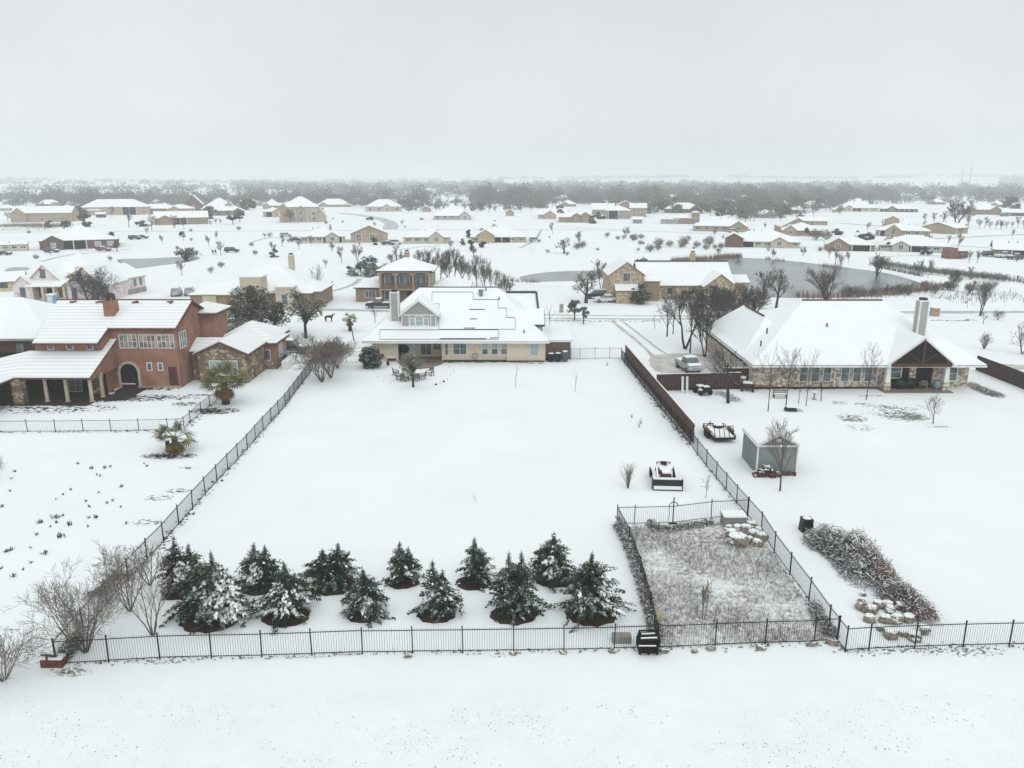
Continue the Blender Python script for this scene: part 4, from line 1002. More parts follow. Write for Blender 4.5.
gh(831,872,251,244,237,16,'hip','tan_brick','tan hip house with light porch posts on the far pond bank',nw=5,porch=(.5,.9),rot=4)
gh(833,840,212.5,210,208,6,'gabx','stucco_tan','tiny snowy shed near the far right field fence',nw=0,name='shed',cat='shed')
gh(838,876,211.5,207.5,201,20,'hip','stucco_cream','cream hip house with dark porch on far right field',nw=5,porch=(.35,.6))
gh(883,915,212,208.5,204,16,'hip','brown_brick','low brown roofed house right of the far cream hip house',nw=5,porch=(.1,.9))
gh(880,926,236.5,230,226.5,14,'hip','stucco_tan','tan porch house in front of gabled two-level home, right',nw=6,porch=(.05,.4))
gh(885,908,229,223.5,218.5,13,'gabx','stucco_tan','upper tan gabled home behind the porch house, right',nw=3,ex=((-.2,6,-1,4.5,'gaby',.5),))
H_,T_,c_0,w_,h_,p_ = gh(922,953,233.5,227,222.5,13,'gaby','stucco_tan','tan barn with open dark side bay and gable door, right',nw=0,name='barn',cat='barn',rot=-28,p=.3)
m = MB(); m.T = T_; m.box(-w_/2-.1,-w_/2-.02,1,12,.2,2.8); m.build('open_bay', 'shade_dark', H_)
H_,T_,c_0,w_,h_,p_ = gh(884,944,252,245,237,16,'hip','stucco_white','long white roofed house between two rusty palms above pond',nw=8,porch=(.3,.6),fascia='grey_fascia')
gh(966,996,214.5,209,201.5,18,'hip','tan_brick','far right house with two brown gables beside evergreen',nw=2,ex=((-.3,7,-2,3,'gaby',.7),(.38,6,-1,3.5,'gaby',.7)))
gh(998,1040,258,249.5,240,14,'gabx','tan_brick','long brown building with snowy vehicles at right edge',nw=3,porch=(.35,.9),fascia='dark_fascia')
gh(1005,1030,216,213.5,211,12,'gabx','red_brick','low reddish building cut by the right edge',nw=2)
# scattered far roofs before and in the woods
for (a, b, yb, e, tp, lb) in ((27,40,198,196,193.5,'tiny far house among trees above the left pasture'),(38,60,206.5,204,202,'far roof peeking from trees at left'),(62,78,208,206,203,'far low white roof left of the two-level house'),
        (127,142,206,203.5,201,'far white roof right of the two-level house'),(150,162,205,203,200.5,'far small roof left of steep gabled house'),(346,366,204,201.5,197.5,'far roof at the left of the curving road trees'),
        (424,432,191.5,190,188.7,'very far roof deep in the central woods, left one'),(482,498,199,196.5,192,'white roofed mansion alone inside the central woods'),(514,524,201,199,196.8,'very far roof in the woods right of centre'),
        (552,572,201,198.5,196,'far pair roof in the woods above the crowded cluster'),(690,704,198.5,196.5,193.5,'far white roof in the woods, right of centre'),(735,752,203,198.5,192,'white pyramid roof standing out of the right woods'),
        (716,740,206.5,203.5,199,'broad far snowy roof left of the white pyramid roof'),(760,776,199.5,197,194.5,'far long roof right of white pyramid roof'),(775,792,207,204.5,201.5,'far roof above the dark oak row at right'),
        (802,826,208,205.5,203.5,'low far roof beside dark evergreens at right'),(753,764,199,197.5,195,'far small roof beside the white pyramid roof'),(900,912,190.5,189.5,188,'very far tiny roof on the right horizon field') ,
        (706,716,207,204.5,201,'far narrow roof beside the brown gabled house by woods'),(820,834,206,203.5,200.8,'far tiny roof between evergreens left of cream hip house'),(1,14,211,208,205,'far roof cut by the left edge of photo'),
        (20,34,213,210,207,'far snow roofed house left of the dark round shrubs'),(158,170,209,206.5,203.5,'far roof between long tan house and steep gable'),(246,262,206,203.5,200.5,'far roof right above the dark round tree'),(372,388,203,200.5,197.8,'far roof behind the dark evergreen at road'),(450,462,203,200.8,198.2,'far roof above and left of the pyramid roof house'),(560,576,206.5,204,201,'far roof in the trees above the brick hip house'),(646,660,206,203.5,201,'far roof right of the crowded cluster'),(664,680,200,197.8,195.2,'far roof in woods above brown gabled house'),(728,742,215,212,208.5,'snowy roof among dark oaks above the fenced hip house'),(756,774,218,214.5,211,'snowy roof at right among the dark oaks'),(792,806,213,210,207,'snowy roof right of the oak belt below evergreens'),(850,866,204.5,202.3,199.8,'far roof behind the cream hip house at right'),(930,944,204.5,202,199.8,'far roof left of the tall right field tree'),(990,1004,207,204.5,202,'far roof touching the large far right evergreen'),
        (410,424,205.5,203,200.6,'far roof before the woods left of the lone shed')):
    gh(a, b, yb, e, tp, 14, 'hip', rnd.choice(['stucco_tan','tan_brick','stucco_white']), lb, nw=2, p=.5)
# ------------------------------------------------------------------ vehicles
def vehicle(px, py, rz, kind, body, label, snow=True, L=4.8, grp=None, cat='car'):
    c = G(px, py); T = Matrix.Translation(c) @ Matrix.Rotation(R(rz), 4, 'Z'); w = 1.85
    root = thing('pickup_truck' if kind == 'pickup' else 'parked_car', label, 'truck' if kind == 'pickup' else cat, c, grp)
    def part(nm, mat, f, parent=root):
        m = MB(); m.T = T; f(m); return m.build(nm, mat, parent)
    hl = L/2
    if kind == 'pickup': prof = [(-hl,.5),(-hl,1.05),(-hl+.1,1.12),(-.3,1.12),(-.2,1.15),(1.2,1.15),(hl-.25,1.02),(hl,.85),(hl,.45)]; cab = [(-.35,1.1),(-.2,1.78),(.85,1.78),(1.45,1.12)]
    elif kind == 'suv': prof = [(-hl,.5),(-hl,1.15),(1.2,1.15),(hl-.2,1.0),(hl,.85),(hl,.45)]; cab = [(-hl+.05,1.1),(-hl+.3,1.78),(.6,1.78),(1.3,1.12)]
    else: prof = [(-hl,.45),(-hl,.9),(-hl+.3,1.0),(1.1,1.0),(hl-.2,.85),(hl,.7),(hl,.4)]; cab = [(-1.7,.97),(-1.1,1.45),(.3,1.45),(1.15,.97)]
    part('body', body, lambda m: m.prism([(x,-w/2,z) for x, z in prof], (0,w,0)))
    def cabf(m, s1=.0, off=0):
        n = len(cab); v = [(x,-w/2+(.05 if z < 1.3 else .2)-off,z) for x, z in cab]+[(x,w/2-(.05 if z < 1.3 else .2)+off,z) for x, z in cab]
        m.add(v, [(0,1,2,3)[::-1],(4,5,6,7),(0,1,5,4),(1,2,6,5),(2,3,7,6)])
    cb = part('windows', 'glass', cabf)
    zt = cab[1][1]
    part('roof', body, lambda m: m.box(cab[1][0],cab[2][0],-w/2+.17,w/2-.17,zt,zt+.05))
    if snow:
        def sf(m):
            m.box(cab[1][0]+.03,cab[2][0]-.02,-w/2+.2,w/2-.2,zt+.05,zt+.16)
            m.prism([(cab[3][0]+.05,-w/2+.08,prof[-3][1]+.16),(hl-.15,-w/2+.08,prof[-3][1]+.02),(hl-.15,-w/2+.08,prof[-3][1]+.08),(cab[3][0]+.05,-w/2+.08,prof[-3][1]+.24)], (0,w-.16,0))
            if kind == 'pickup': m.box(-hl+.12,-.4,-w/2+.12,w/2-.12,1.1,1.18)
        part('snow_cover', 'snow', sf)
    for sx in (-hl+.9, hl-.9):
        for sy in (-1,1):
            wh = part('wheel', 'rubber', lambda m: m.tube([(sx,sy*(w/2-.22),.36),(sx,sy*(w/2+.03),.36)],[.36,.36],12))
            part('rim', 'grey_metal', lambda m: m.tube([(sx,sy*(w/2+.03),.36),(sx,sy*(w/2+.05),.36)],[.2,.2],8), wh)
    for sy in (-1,1):
        part('headlight', 'white_plastic', lambda m: m.box(hl-.03,hl+.02,sy*.7-.18,sy*.7+.18,.68,.82))
        part('taillight', 'red_paint', lambda m: m.box(-hl-.02,-hl+.02,sy*.78-.1,sy*.78+.1,.75,.98))
    return root
vehicle(291,352.5,-8,'suv','car_black','black vehicle parked on snow right of the orange house wing',L=5.2)
vehicle(283,362,4,'sedan','car_black','low dark vehicle nearest the thin pipe fence corner',L=3.6)
vehicle(381,308,178,'pickup','car_black','dark pickup truck parked on street left of the grey chimney',L=5.6)
vehicle(597,298.5,176,'suv','car_black','black car parked left of the stone barn-like house')
vehicle(606,302.2,180,'sedan','car_white','white car nearly hidden in snow before the barn gable')
vehicle(688,370,-78,'pickup','car_silver','silver pickup truck covered in snow on the driveway',L=4.6)
vehicle(222,332,95,'suv','car_white','white vehicle parked behind the orange house near the oaks')
vehicle(233,330,80,'pickup','car_silver','silver vehicle parked beside the live oak trunk')
vehicle(177,295.5,106,'suv','car_silver','left of two silver cars beside the tan tower house')
vehicle(190,295,108,'suv','car_silver','right of two silver cars beside the tan tower house')
vehicle(135,239.6,5,'suv','car_black','left of two dark vehicles parked on the open snow')
vehicle(142.5,238.5,5,'sedan','car_black','right of two dark vehicles parked on the open snow')
vehicle(232,252.3,10,'suv','car_black','lone dark vehicle on open snow above the tower house')
vehicle(286,237,30,'suv','car_silver','silver car on snow left of the pale chimney house')
vehicle(296,241.5,20,'suv','car_black','dark car nearest the pale chimney house left end')
vehicle(388,245,0,'sedan','car_black','dark low car between pale chimney house and centre house')
vehicle(396,244.5,0,'suv','car_white','white car on drive left of the pale centre house')
vehicle(535,242,0,'suv','car_silver','silver car right of the wide tan centre house')
vehicle(52,252.5,4,'sedan','car_blue','blue car parked before the long brown porch house',cat='car')
vehicle(104,251,0,'sedan','coat_red','red car among clutter at the porch house right end')
vehicle(4,255,0,'sedan','car_black','dark car before the cream mobile home',cat='car')
vehicle(990,256.5,0,'suv','car_black','dark vehicle left of the long brown right edge building')
vehicle(1003,257.8,3,'pickup','car_white','snow covered truck in front of the long brown right building')
vehicle(1015,259.5,0,'pickup','car_black','dark truck closest to the right edge building')
vehicle(1004,216.5,5,'suv','car_black','tiny dark vehicle near the low reddish right edge building')
vehicle(56,220.5,0,'suv','car_black','tiny dark car before the large tan far left house')
vehicle(733,232.6,0,'suv','car_silver','grey car between fenced hip house and lakeside house')

# rusty round tank beside trailer at right
c = G(957,259); root = thing('storage_tank', 'round rusty brown tank cover standing on right snow field', 'tank', c)
pr = [(-3.1,0),(-3.1,1.8),(-2.6,2.8),(-1.8,3.3),(-.2,3.3),(.1,2.6),(.1,0)]
m = MB(); m.prism([(c.x+x*.9,c.y,z) for x, z in pr], (0,4,0)); m.build('body', 'rust_tank', root)
m = MB(); m.box(c.x+.1,c.x+3.3,c.y+.2,c.y+3.5,.3,2.4); m.build('cabin', 'rusty_red', root); m = MB(); m.box(c.x+.1,c.x+3.3,c.y+.2,c.y+3.5,2.4,2.55); m.build('snow_cover', 'snow', root)
m = MB(); m.box(c.x+1,c.x+2.4,c.y+.12,c.y+.19,1.1,1.9); m.build('window', 'glass', root)

# ------------------------------------------------------------------ yard objects
def merge_part(root, name, mat, f, parent=None, smooth=False):
    m = MB(); f(m); return m.build(name, mat, parent or root, smooth=smooth)
# tractor with front loader
c = G(667,489); T = Matrix.Translation(c) @ Matrix.Rotation(R(-4), 4, 'Z')
root = thing('loader_tractor', 'low snow covered tractor with wide black front bucket', 'tractor', c)
def tp(nm, mat, f, parent=None): m = MB(); m.T = T; f(m); return m.build(nm, mat, parent or root)
def bucket(m):
    w = 1.16; pr = [(-.1,.12),(-.18,.45),(.1,.8),(.2,.8),(-.06,.47),(0,.2),(.0,.1)]
    m.prism([(-w,y-.1,z) for y, z in pr], (2*w,0,0)); m.box(-w,w,-.42,0,.05,.12); m.box(-w-.03,-w,-.4,.2,.05,.9); m.box(w,w+.03,-.4,.2,.05,.9)
tp('bucket', 'black_plastic', bucket); tp('bucket_snow', 'snow', lambda m: (m.box(-1.1,1.1,-.42,-.2,.12,.36), m.box(-1.16,1.16,-.03,.16,.8,.92)))
for sx in (-1,1):
    tp('loader_arm', 'rusty_red', lambda m: (m.bar((sx*.75,.1,.8),(sx*.72,1.5,1.25),.12,.16), m.bar((sx*.72,1.5,1.25),(sx*.7,2.1,.8),.12,.16)))
    tp('arm_snow', 'snow', lambda m: m.bar((sx*.75,.15,.93),(sx*.72,1.45,1.36),.13,.08))
    for (y, r_) in ((.75,.34),(2.7,.42)):
        wh = tp('wheel', 'rubber', lambda m: m.tube([(sx*.82,y,r_),(sx*1.12,y,r_)],[r_,r_],14)); tp('rim', 'red_paint', lambda m: m.tube([(sx*1.12,y,r_),(sx*1.14,y,r_)],[r_*.5,r_*.5],10), wh)
        tp('wheel_snow', 'snow', lambda m: m.box(sx*.97-.15,sx*.97+.15,y-r_*.5,y+r_*.5,r_*1.93,r_*2+.1))
tp('body', 'rusty_red', lambda m: (m.box(-.35,.35,.5,2.0,.5,1.1), m.box(-.55,.55,2.0,3.1,.45,.95)))
tp('body_snow', 'snow', lambda m: (m.box(-1.05,-.85,.3,2.9,.8,.92), m.box(.85,1.05,.3,2.9,.8,.92), m.box(-.5,.5,1.2,2.1,1.1,1.25), m.box(-.36,.36,.5,1.95,1.1,1.22), m.box(-.6,.6,2.2,3.1,.95,1.06)))
tp('seat', 'black_plastic', lambda m: (m.box(-.25,.25,2.3,2.75,1.06,1.18), m.prism([(-.25,2.7,1.1),(.25,2.7,1.1),(.22,2.8,1.3),(-.22,2.8,1.3)], (0,.08,0))))
tp('steering_wheel', 'black_plastic', lambda m: (m.bar((0,1.8,1.1),(0,2.0,1.4),.05), m.tube([(0,1.98,1.38),(0,2.0,1.42)],[.2,.2],12)))
tp('rear_frame', 'rusty_red', lambda m: (m.bar((-.55,2.9,.7),(-.55,2.9,1.2),.07), m.bar((.55,2.9,.7),(.55,2.9,1.2),.07), m.bar((-.55,2.9,1.2),(.55,2.9,1.2),.07)))
# utility trailer
c = G(724.5,443); T = Matrix.Translation(c) @ Matrix.Rotation(R(3), 4, 'Z')
root = thing('utility_trailer', 'rusty red flat utility trailer with raised mesh ramp under snow', 'trailer', c)
def railf(m):
    for (a, b) in (((-1.0,0),(-1.0,3.6)),((1.0,0),(1.0,3.6)),((-1.0,3.6),(1.0,3.6))): m.bar((a[0],a[1],.78),(b[0],b[1],.78),.05); m.bar((a[0],a[1],.5),(b[0],b[1],.5),.12)
    for x in (-1.0,1.0):
        for y in (0,1.2,2.4,3.6): m.bar((x,y,.45),(x,y,.78),.06)
tp('rails', 'board_dark', railf)
tp('deck', 'snow', lambda m: m.box(-.95,.95,.02,3.55,.46,.56)); tp('chassis', 'black_plastic', lambda m: m.box(-1.02,1.02,-.03,3.6,.32,.455))
def ramp(m):
    for k in range(5): m.bar((-.9+k*.45,-.02,.5),(-.9+k*.45,.62,1.45),.05)
    m.bar((-.95,.62,1.45),(.95,.62,1.45),.06); m.bar((-.95,-.02,.5),(.95,-.02,.5),.08)
tp('ramp', 'board_dark', ramp)
for sx in (-1,1):
    tp('fender', 'rusty_red', lambda m: m.box(sx*1.16-.15,sx*1.16+.15,1.2,2.5,.72,.78))
    for y in (1.5,2.2): wh = tp('wheel', 'rubber', lambda m: m.tube([(sx*1.06,y,.34),(sx*1.26,y,.34)],[.34,.34],12)); tp('rim', 'red_paint', lambda m: m.tube([(sx*1.26,y,.34),(sx*1.28,y,.34)],[.16,.16],8), wh)
tp('spare_tyre', 'rubber', lambda m: m.tube([(.3,3.1,.57),(.3,3.1,.8)],[.5,.5],14)); tp('tyre_snow', 'snow', lambda m: m.tube([(.3,3.1,.81),(.3,3.1,.93)],[.48,.4],14))
tp('tongue', 'black_plastic', lambda m: (m.bar((-.9,3.6,.4),(0,4.8,.4),.09), m.bar((.9,3.6,.4),(0,4.8,.4),.09), m.bar((0,4.6,0),(0,4.6,.7),.08)))
# atv / covered mower cart by the dark red fence
c = G(707,396); T = Matrix.Translation(c) @ Matrix.Rotation(R(15), 4, 'Z')
root = thing('riding_mower', 'snow covered dark riding mower before the dark red fence', 'mower', c)
for sx in (-1,1):
    for y in (.4,1.7): tp('wheel', 'rubber', lambda m: m.tube([(sx*.45,y,.32),(sx*.75,y,.32)],[.32,.32],12))
tp('body', 'black_plastic', lambda m: (m.box(-.42,.42,.1,2.0,.35,.75), m.box(-.35,.35,.0,.7,.75,1.0))); tp('snow_cover', 'snow', lambda m: (m.box(-.4,.38,1.0,2.0,.75,.88), m.box(-.33,.33,.05,.65,1.0,1.1), m.box(-.8,-.5,.2,.7,.62,.75), m.box(.5,.8,1.4,2,.62,.72)))
tp('handlebar', 'black_plastic', lambda m: (m.bar((0,.7,1.0),(0,.8,1.3),.06), m.bar((-.4,.8,1.3),(.4,.8,1.3),.05)))
# two white planks leaning on the fence
for k, (px, lb) in enumerate(((682,'left white board leaning against the dark red fence'),(686.5,'right white board leaning against the dark red fence'))):
    c = G(px,392.5); m = MB(); m.bar(c+Vector((0,-.25,0)), c+Vector((0,.1,1.9)), .25, .06); props(m.build('board', 'white_trim', loc=c), lb, 'board', 'boards leaning on the fence')
# cart by the stone house
c = G(744,390); T = Matrix.Translation(c) @ Matrix.Rotation(R(-20), 4, 'Z')
root = thing('garden_tractor', 'blue and red garden tractor under snow at the stone house corner', 'tractor', c)
tp('rear_body', 'car_blue', lambda m: m.box(-.9,.1,.6,1.9,.4,1.2)); tp('front_body', 'board_dark', lambda m: m.box(-.2,1.0,-.5,.5,.35,.9))
tp('snow_cover', 'snow', lambda m: (m.box(-.88,.08,.62,1.88,1.2,1.32), m.box(-.15,.95,-.45,.45,.9,1.02)))
for (x, y) in ((-.2,-.65),(1.0,-.65),(-.9,.5),(.9,.6)): tp('wheel', 'rubber', lambda m: m.tube([(x-.12,y,.28),(x+.12,y,.28)],[.28,.28],10))
# bench, birdbath, lying thing in stone house garden
c = G(780,398); T = Matrix.Translation(c); root = thing('bench', 'small brown garden bench under thin trees by stone house', 'bench', c)
tp('seat', 'bark_brown', lambda m: m.box(-.75,.75,-.2,.25,.4,.47)); tp('backrest', 'bark_brown', lambda m: (m.box(-.75,.75,.25,.3,.75,.88), m.box(-.75,.75,.25,.3,.55,.65)))
for sx in (-1,1): tp('leg', 'bark_brown', lambda m: (m.box(sx*.7-.05,sx*.7+.05,-.2,-.1,0,.42), m.box(sx*.7-.05,sx*.7+.05,.22,.3,0,.88)))
tp('seat_snow', 'snow', lambda m: m.box(-.7,.7,-.18,.23,.47,.55))
c = G(814,399.5); root = thing('bird_bath', 'grey stone bird bath before the stone house wall', 'bird bath', c); T = Matrix.Translation(c)
tp('pedestal', 'concrete', lambda m: m.tube([(0,0,0),(0,0,.08),(0,0,.1),(0,0,.7)],[.22,.22,.1,.09],10)); tp('bowl', 'concrete', lambda m: m.tube([(0,0,.7),(0,0,.85)],[.15,.4],12)); tp('snow_cover', 'snow', lambda m: m.tube([(0,0,.855),(0,0,.93)],[.37,.3],12))
c = G(791,411); T = Matrix.Translation(c)@Matrix.Rotation(R(-8),4,'Z'); root = thing('wheelbarrow', 'dark overturned wheelbarrow capped with snow near bare trunks', 'wheelbarrow', c)
tp('tray', 'black_plastic', lambda m: m.prism([(-.7,-.35,.12),(.6,-.35,.1),(.45,-.25,.42),(-.5,-.25,.42)], (0,.7,0))); tp('snow_cover', 'snow', lambda m: m.box(-.48,.43,-.24,.42,.42,.52)); tp('handle', 'bark', lambda m: (m.bar((.5,-.25,.2),(1.2,-.3,.1),.06), m.bar((.5,.35,.2),(1.2,.4,.1),.06)))
c = G(841,388.5); m = MB(); m.box(c.x-.3,c.x+.3,c.y-.1,c.y+.25,0,.3); m2 = props(m.build('hose_box', 'grass_grey', loc=c), 'small green box against the stone wall below two windows', 'box'); m = MB(); m.box(c.x-.31,c.x+.31,c.y-.12,c.y+.26,.3,.38); m.build('snow_cap', 'snow', m2)
# firewood pile
c = G(767,476); root = thing('firewood_pile', 'snowy heap of reddish firewood before the shed front', 'firewood', c); m = MB(); ms = MB()
for _ in range(130):
    x = rnd.gauss(0,.48); x = max(-1.05, min(1.05, x)); y = rnd.uniform(-.35,.45); top = .95*(1-abs(x)/1.15)*(1-abs(y)*.4)
    z = rnd.uniform(.04, max(.06, top)); a = rnd.uniform(-.6,.6)+math.pi/2*(rnd.random() < .35); L = .22
    p = c+Vector((x,y,z)); d = Vector((math.sin(a)*L, -math.cos(a)*L, rnd.uniform(-.06,.06)))
    m.tube([p-d, p+d], [.075]*2, 5)
    if z > top*.85: ms.bar(p-d*.9+Vector((0,0,.075)), p+d*.9+Vector((0,0,.075)), .11, .05)
m.build('logs', 'firewood', root); ms.build('snow_cover', 'snow', root)
c = G(787,475.5); root = thing('planter_pots', 'row of low reddish pots and pumpkins by shed corner', 'pots', c)
for k in range(5): m = MB(); m.blob(c+Vector((-.5+k*.27, rnd.uniform(-.1,.15), .18)), (.17,.16,.2), 8, 5, .05, zmin=0); m.build('pot', ['rusty_red','firewood','rusty_red','car_blue','rusty_red'][k], root, smooth=True)
# pen contents
c = G(735,527.5); root = thing('cold_frame', 'weathered wooden box with flat snowy lid in the pen corner', 'box', c); w = .78
m = MB(); m.box(c.x-w,c.x+w,c.y,c.y+1.1,0,.7); m.build('body', 'weathered_wood', root)
m = MB(); m.box(c.x-w-.06,c.x+w+.06,c.y-.06,c.y+1.16,.7,.75); m.build('lid', 'weathered_wood', root); m = MB(); m.box(c.x-w-.03,c.x+w+.03,c.y-.03,c.y+1.13,.75,.85); m.build('snow_cover', 'snow', root)
def rock(px, py, r, label, grp=None, sz=.7, mat='rock'):
    c = G(px, py) if not isinstance(px, Vector) else px
    m = MB(); m.blob(c+Vector((0,0,r*sz*.5)), (r,r*.78,r*sz*.9), 6, 4, .3, zmin=-.02)
    return props(m.build('rock', mat, loc=c), label, 'rock', grp)
def rock_snow(px, py, r, label, grp, sz=.7):
    o = rock(px, py, r, label, grp, sz); c = G(px, py); m = MB(); m.blob(c+Vector((rnd.uniform(-.1,.1)*r,.1*r,r*sz*1.32)), (r*rnd.uniform(.6,.8),r*rnd.uniform(.45,.62),r*.2), 8, 4, .28); m.build('snow_cap', 'snow', o)
for k, (px, py, r) in enumerate(((731,537,.55),(738,532,.5),(746,533,.6),(753,537,.5),(737,545,.75),(748,543,.45),(757,546,.45),(762,540,.5),(742,526,.45),(752,528,.5),(729,530,.35),(758,532,.35))):
    rock_snow(px, py, r, 'snow capped boulder in the heap inside the pen', 'boulder heap inside the pen')
for k, (px, py, r) in enumerate(((860,602,.35),(868,612,.6),(876,608,.55),(885,607,.6),(893,614,.55),(903,611,.5),(872,620,.55),(884,622,.6),(897,624,.6),(910,622,.55),(921,633,.6),(893,638,.65),(917,640,.6),(904,634,.45),(880,630,.35),(863,596,.3))):
    rock_snow(px+rnd.uniform(-3,3), py+rnd.uniform(-2,2), r*.74, 'snow dusted limestone boulder in the pile behind the right fence', 'boulder pile behind the right fence')
c = G(861,608); rock(861,609,.4,'lone pale squarish boulder left of the boulder pile',None,1.0)
for k, (px, py, r) in enumerate(((513.8,654.5,.2),(563,653.5,.2),(612,652,.24))): rock(px, py, r, 'brown rock at a post foot of the long front fence', 'rocks at the long front fence posts', .6)
for k, (px, py, r) in enumerate(((711,650,.27),(761,649,.32),(812,645.5,.28),(833,643.5,.34),(664,652,.28),(694,652.5,.2))): rock(px, py, r, 'brown rock along the foot of the pen front fence', 'rocks at the pen front fence', .65)
rock(658,624,.3,'tall tan stone standing at the near left corner of the pen',None,2.0,'straw_ties')
rock(408,657,.22,'small grey rock under the long front fence',None)
m = MB(); c = G(622,644); m.box(c.x-.5,c.x+.5,c.y,c.y+.5,0,.4); props(m.build('concrete_block', 'weathered_wood', loc=c), 'low grey concrete slab behind the fence left of the pallet stack', 'block')
c = G(649,654); root = thing('pallet_stack', 'black stack of pallets outside the fence at the pen corner', 'pallets', c)
for k in range(5):
    m = MB(); a = rnd.uniform(-.12,.12); z = .02+k*.17
    for j in range(5): y = c.y-.1+j*.22; m.bar((c.x-.52+a,y,z+.17),(c.x+.52+a,y+a,z+.17),.13,.03)
    for j in (-1,0,1): m.bar((c.x+j*.46+a,c.y-.15,z+.08),(c.x+j*.46+a,c.y+.85,z+.08),.09,.11)
    m.build('pallet', 'black_wood', root)
m = MB()
for k in range(2): m.bar((c.x-.45+k*.1,c.y+.05+k*.4,.9),(c.x+.4,c.y+.1+k*.4,.91),.1,.03)
m.box(c.x-.6,c.x+.3,c.y-.26,c.y-.2,.62,.66); m.build('snow_cover', 'snow', root)
c = G(49,668); root = thing('block_stack', 'low stack of orange red blocks under snow at the fence corner', 'blocks', c); m = MB(); ms = MB()
for j in range(2):
    for i in range(4): 
        x = c.x-.42+i*.28; m.box(x,x+.26,c.y,c.y+.5,j*.22,j*.22+.2)
m.build('blocks', 'rusty_red', root); ms.box(c.x-.4,c.x+.66,c.y+.04,c.y+.48,.42,.52); ms.build('snow_cover', 'snow', root)
m = MB(); m.bar((c.x-.5,c.y+.3,.55),(c.x+.4,c.y+.1,.62),.08); m.bar((c.x-.1,c.y-.02,.3),(c.x+.05,c.y-.05,.8),.07); m.build('boards', 'rusty_red', root)
c = G(806,531); root = thing('compost_bin', 'black compost bin with snow on top beside the brush pile', 'bin', c); m = MB()
m.prism([(c.x-.42,c.y-.3,0),(c.x+.42,c.y-.3,0),(c.x+.34,c.y-.3,.85),(c.x-.34,c.y-.3,.85)], (0,.7,0)); m.build('body', 'black_plastic', root)
m = MB(); m.box(c.x-.36,c.x+.36,c.y-.32,c.y+.42,.85,.95); m.build('lid', 'black_plastic', root); m = MB(); m.blob(c+Vector((0,.05,.97)),(.32,.3,.1),8,4,.08); m.build('snow_cap', 'snow', root)
# stone mailbox pillars by the street
for (px, py, h, w, lb) in ((561.5,312.5,1.6,.7,'tan brick mailbox pillar across the street from the cream house'),(936,316.5,1.5,1.2,'cream stone mailbox pillar beyond the right chimney')):
    c = G(px, py); root = thing('mailbox_pillar', lb, 'mailbox', c); m = MB(); m.box(c.x-w/2,c.x+w/2,c.y,c.y+w,0,h); m.build('pillar', 'stucco_tan', root)
    m = MB(); m.box(c.x-w/2-.05,c.x+w/2+.05,c.y-.05,c.y+w+.05,h,h+.1); m.build('cap', 'snow', root); m = MB(); m.box(c.x-.12,c.x+.12,c.y-.04,c.y-.005,h*.6,h*.72); m.build('mailbox_door', 'dark_fascia', root)
# animal
c = G(329,322); root = thing('animal', 'brown four-legged animal standing on snow between oak and palm', 'animal', c)
me = bpy.data.meshes.new('body')
bv = [(0,0,.95),(-.55,0,.97),(-.62,0,.6),(-.6,0,.05),(.5,0,.95),(.5,0,.55),(.52,0,.05),(.72,0,1.25),(.95,0,1.42),(1.15,0,1.36),(-.8,0,.8),(-.5,.16,.55),(-.48,.16,.05),(.42,.16,.5),(.4,.16,.05)]
be = [(0,1),(1,2),(2,3),(0,4),(4,5),(5,6),(4,7),(7,8),(8,9),(1,10),(1,11),(11,12),(4,13),(13,14)]
br = [.24,.22,.1,.05,.24,.1,.05,.13,.12,.06,.04,.1,.05,.1,.05]
def skinned(name, verts, edges, rad, mat, parent, sub=1):
    me = bpy.data.meshes.new(name); me.from_pydata(verts, edges, []); me.materials.append(M[mat])
    o = bpy.data.objects.new(name, me); COL.objects.link(o); o.parent = parent
    md = o.modifiers.new('skin', 'SKIN')
    for i, r_ in enumerate(rad): me.skin_vertices[0].data[i].radius = (r_, r_)
    me.skin_vertices[0].data[0].use_root = True
    o.modifiers.new('sub', 'SUBSURF').render_levels = sub; o.modifiers['sub'].levels = sub
    return o
bpy.data.meshes.remove(me)
def addskin(me): 
    pass
try:
    o = None
    me = bpy.data.meshes.new('body'); me.from_pydata(bv, be, []); me.materials.append(M['fur_brown']); o = bpy.data.objects.new('body', me); COL.objects.link(o); o.parent = root
    md = o.modifiers.new('skin', 'SKIN')
    if not me.skin_vertices: me.attributes.new
    for i, r_ in enumerate(br): me.skin_vertices[0].data[i].radius = (r_, r_)
    me.skin_vertices[0].data[0].use_root = True
    sb = o.modifiers.new('sub', 'SUBSURF'); sb.levels = 1; sb.render_levels = 1
except Exception as e:
    print('SKIN FAIL', e)
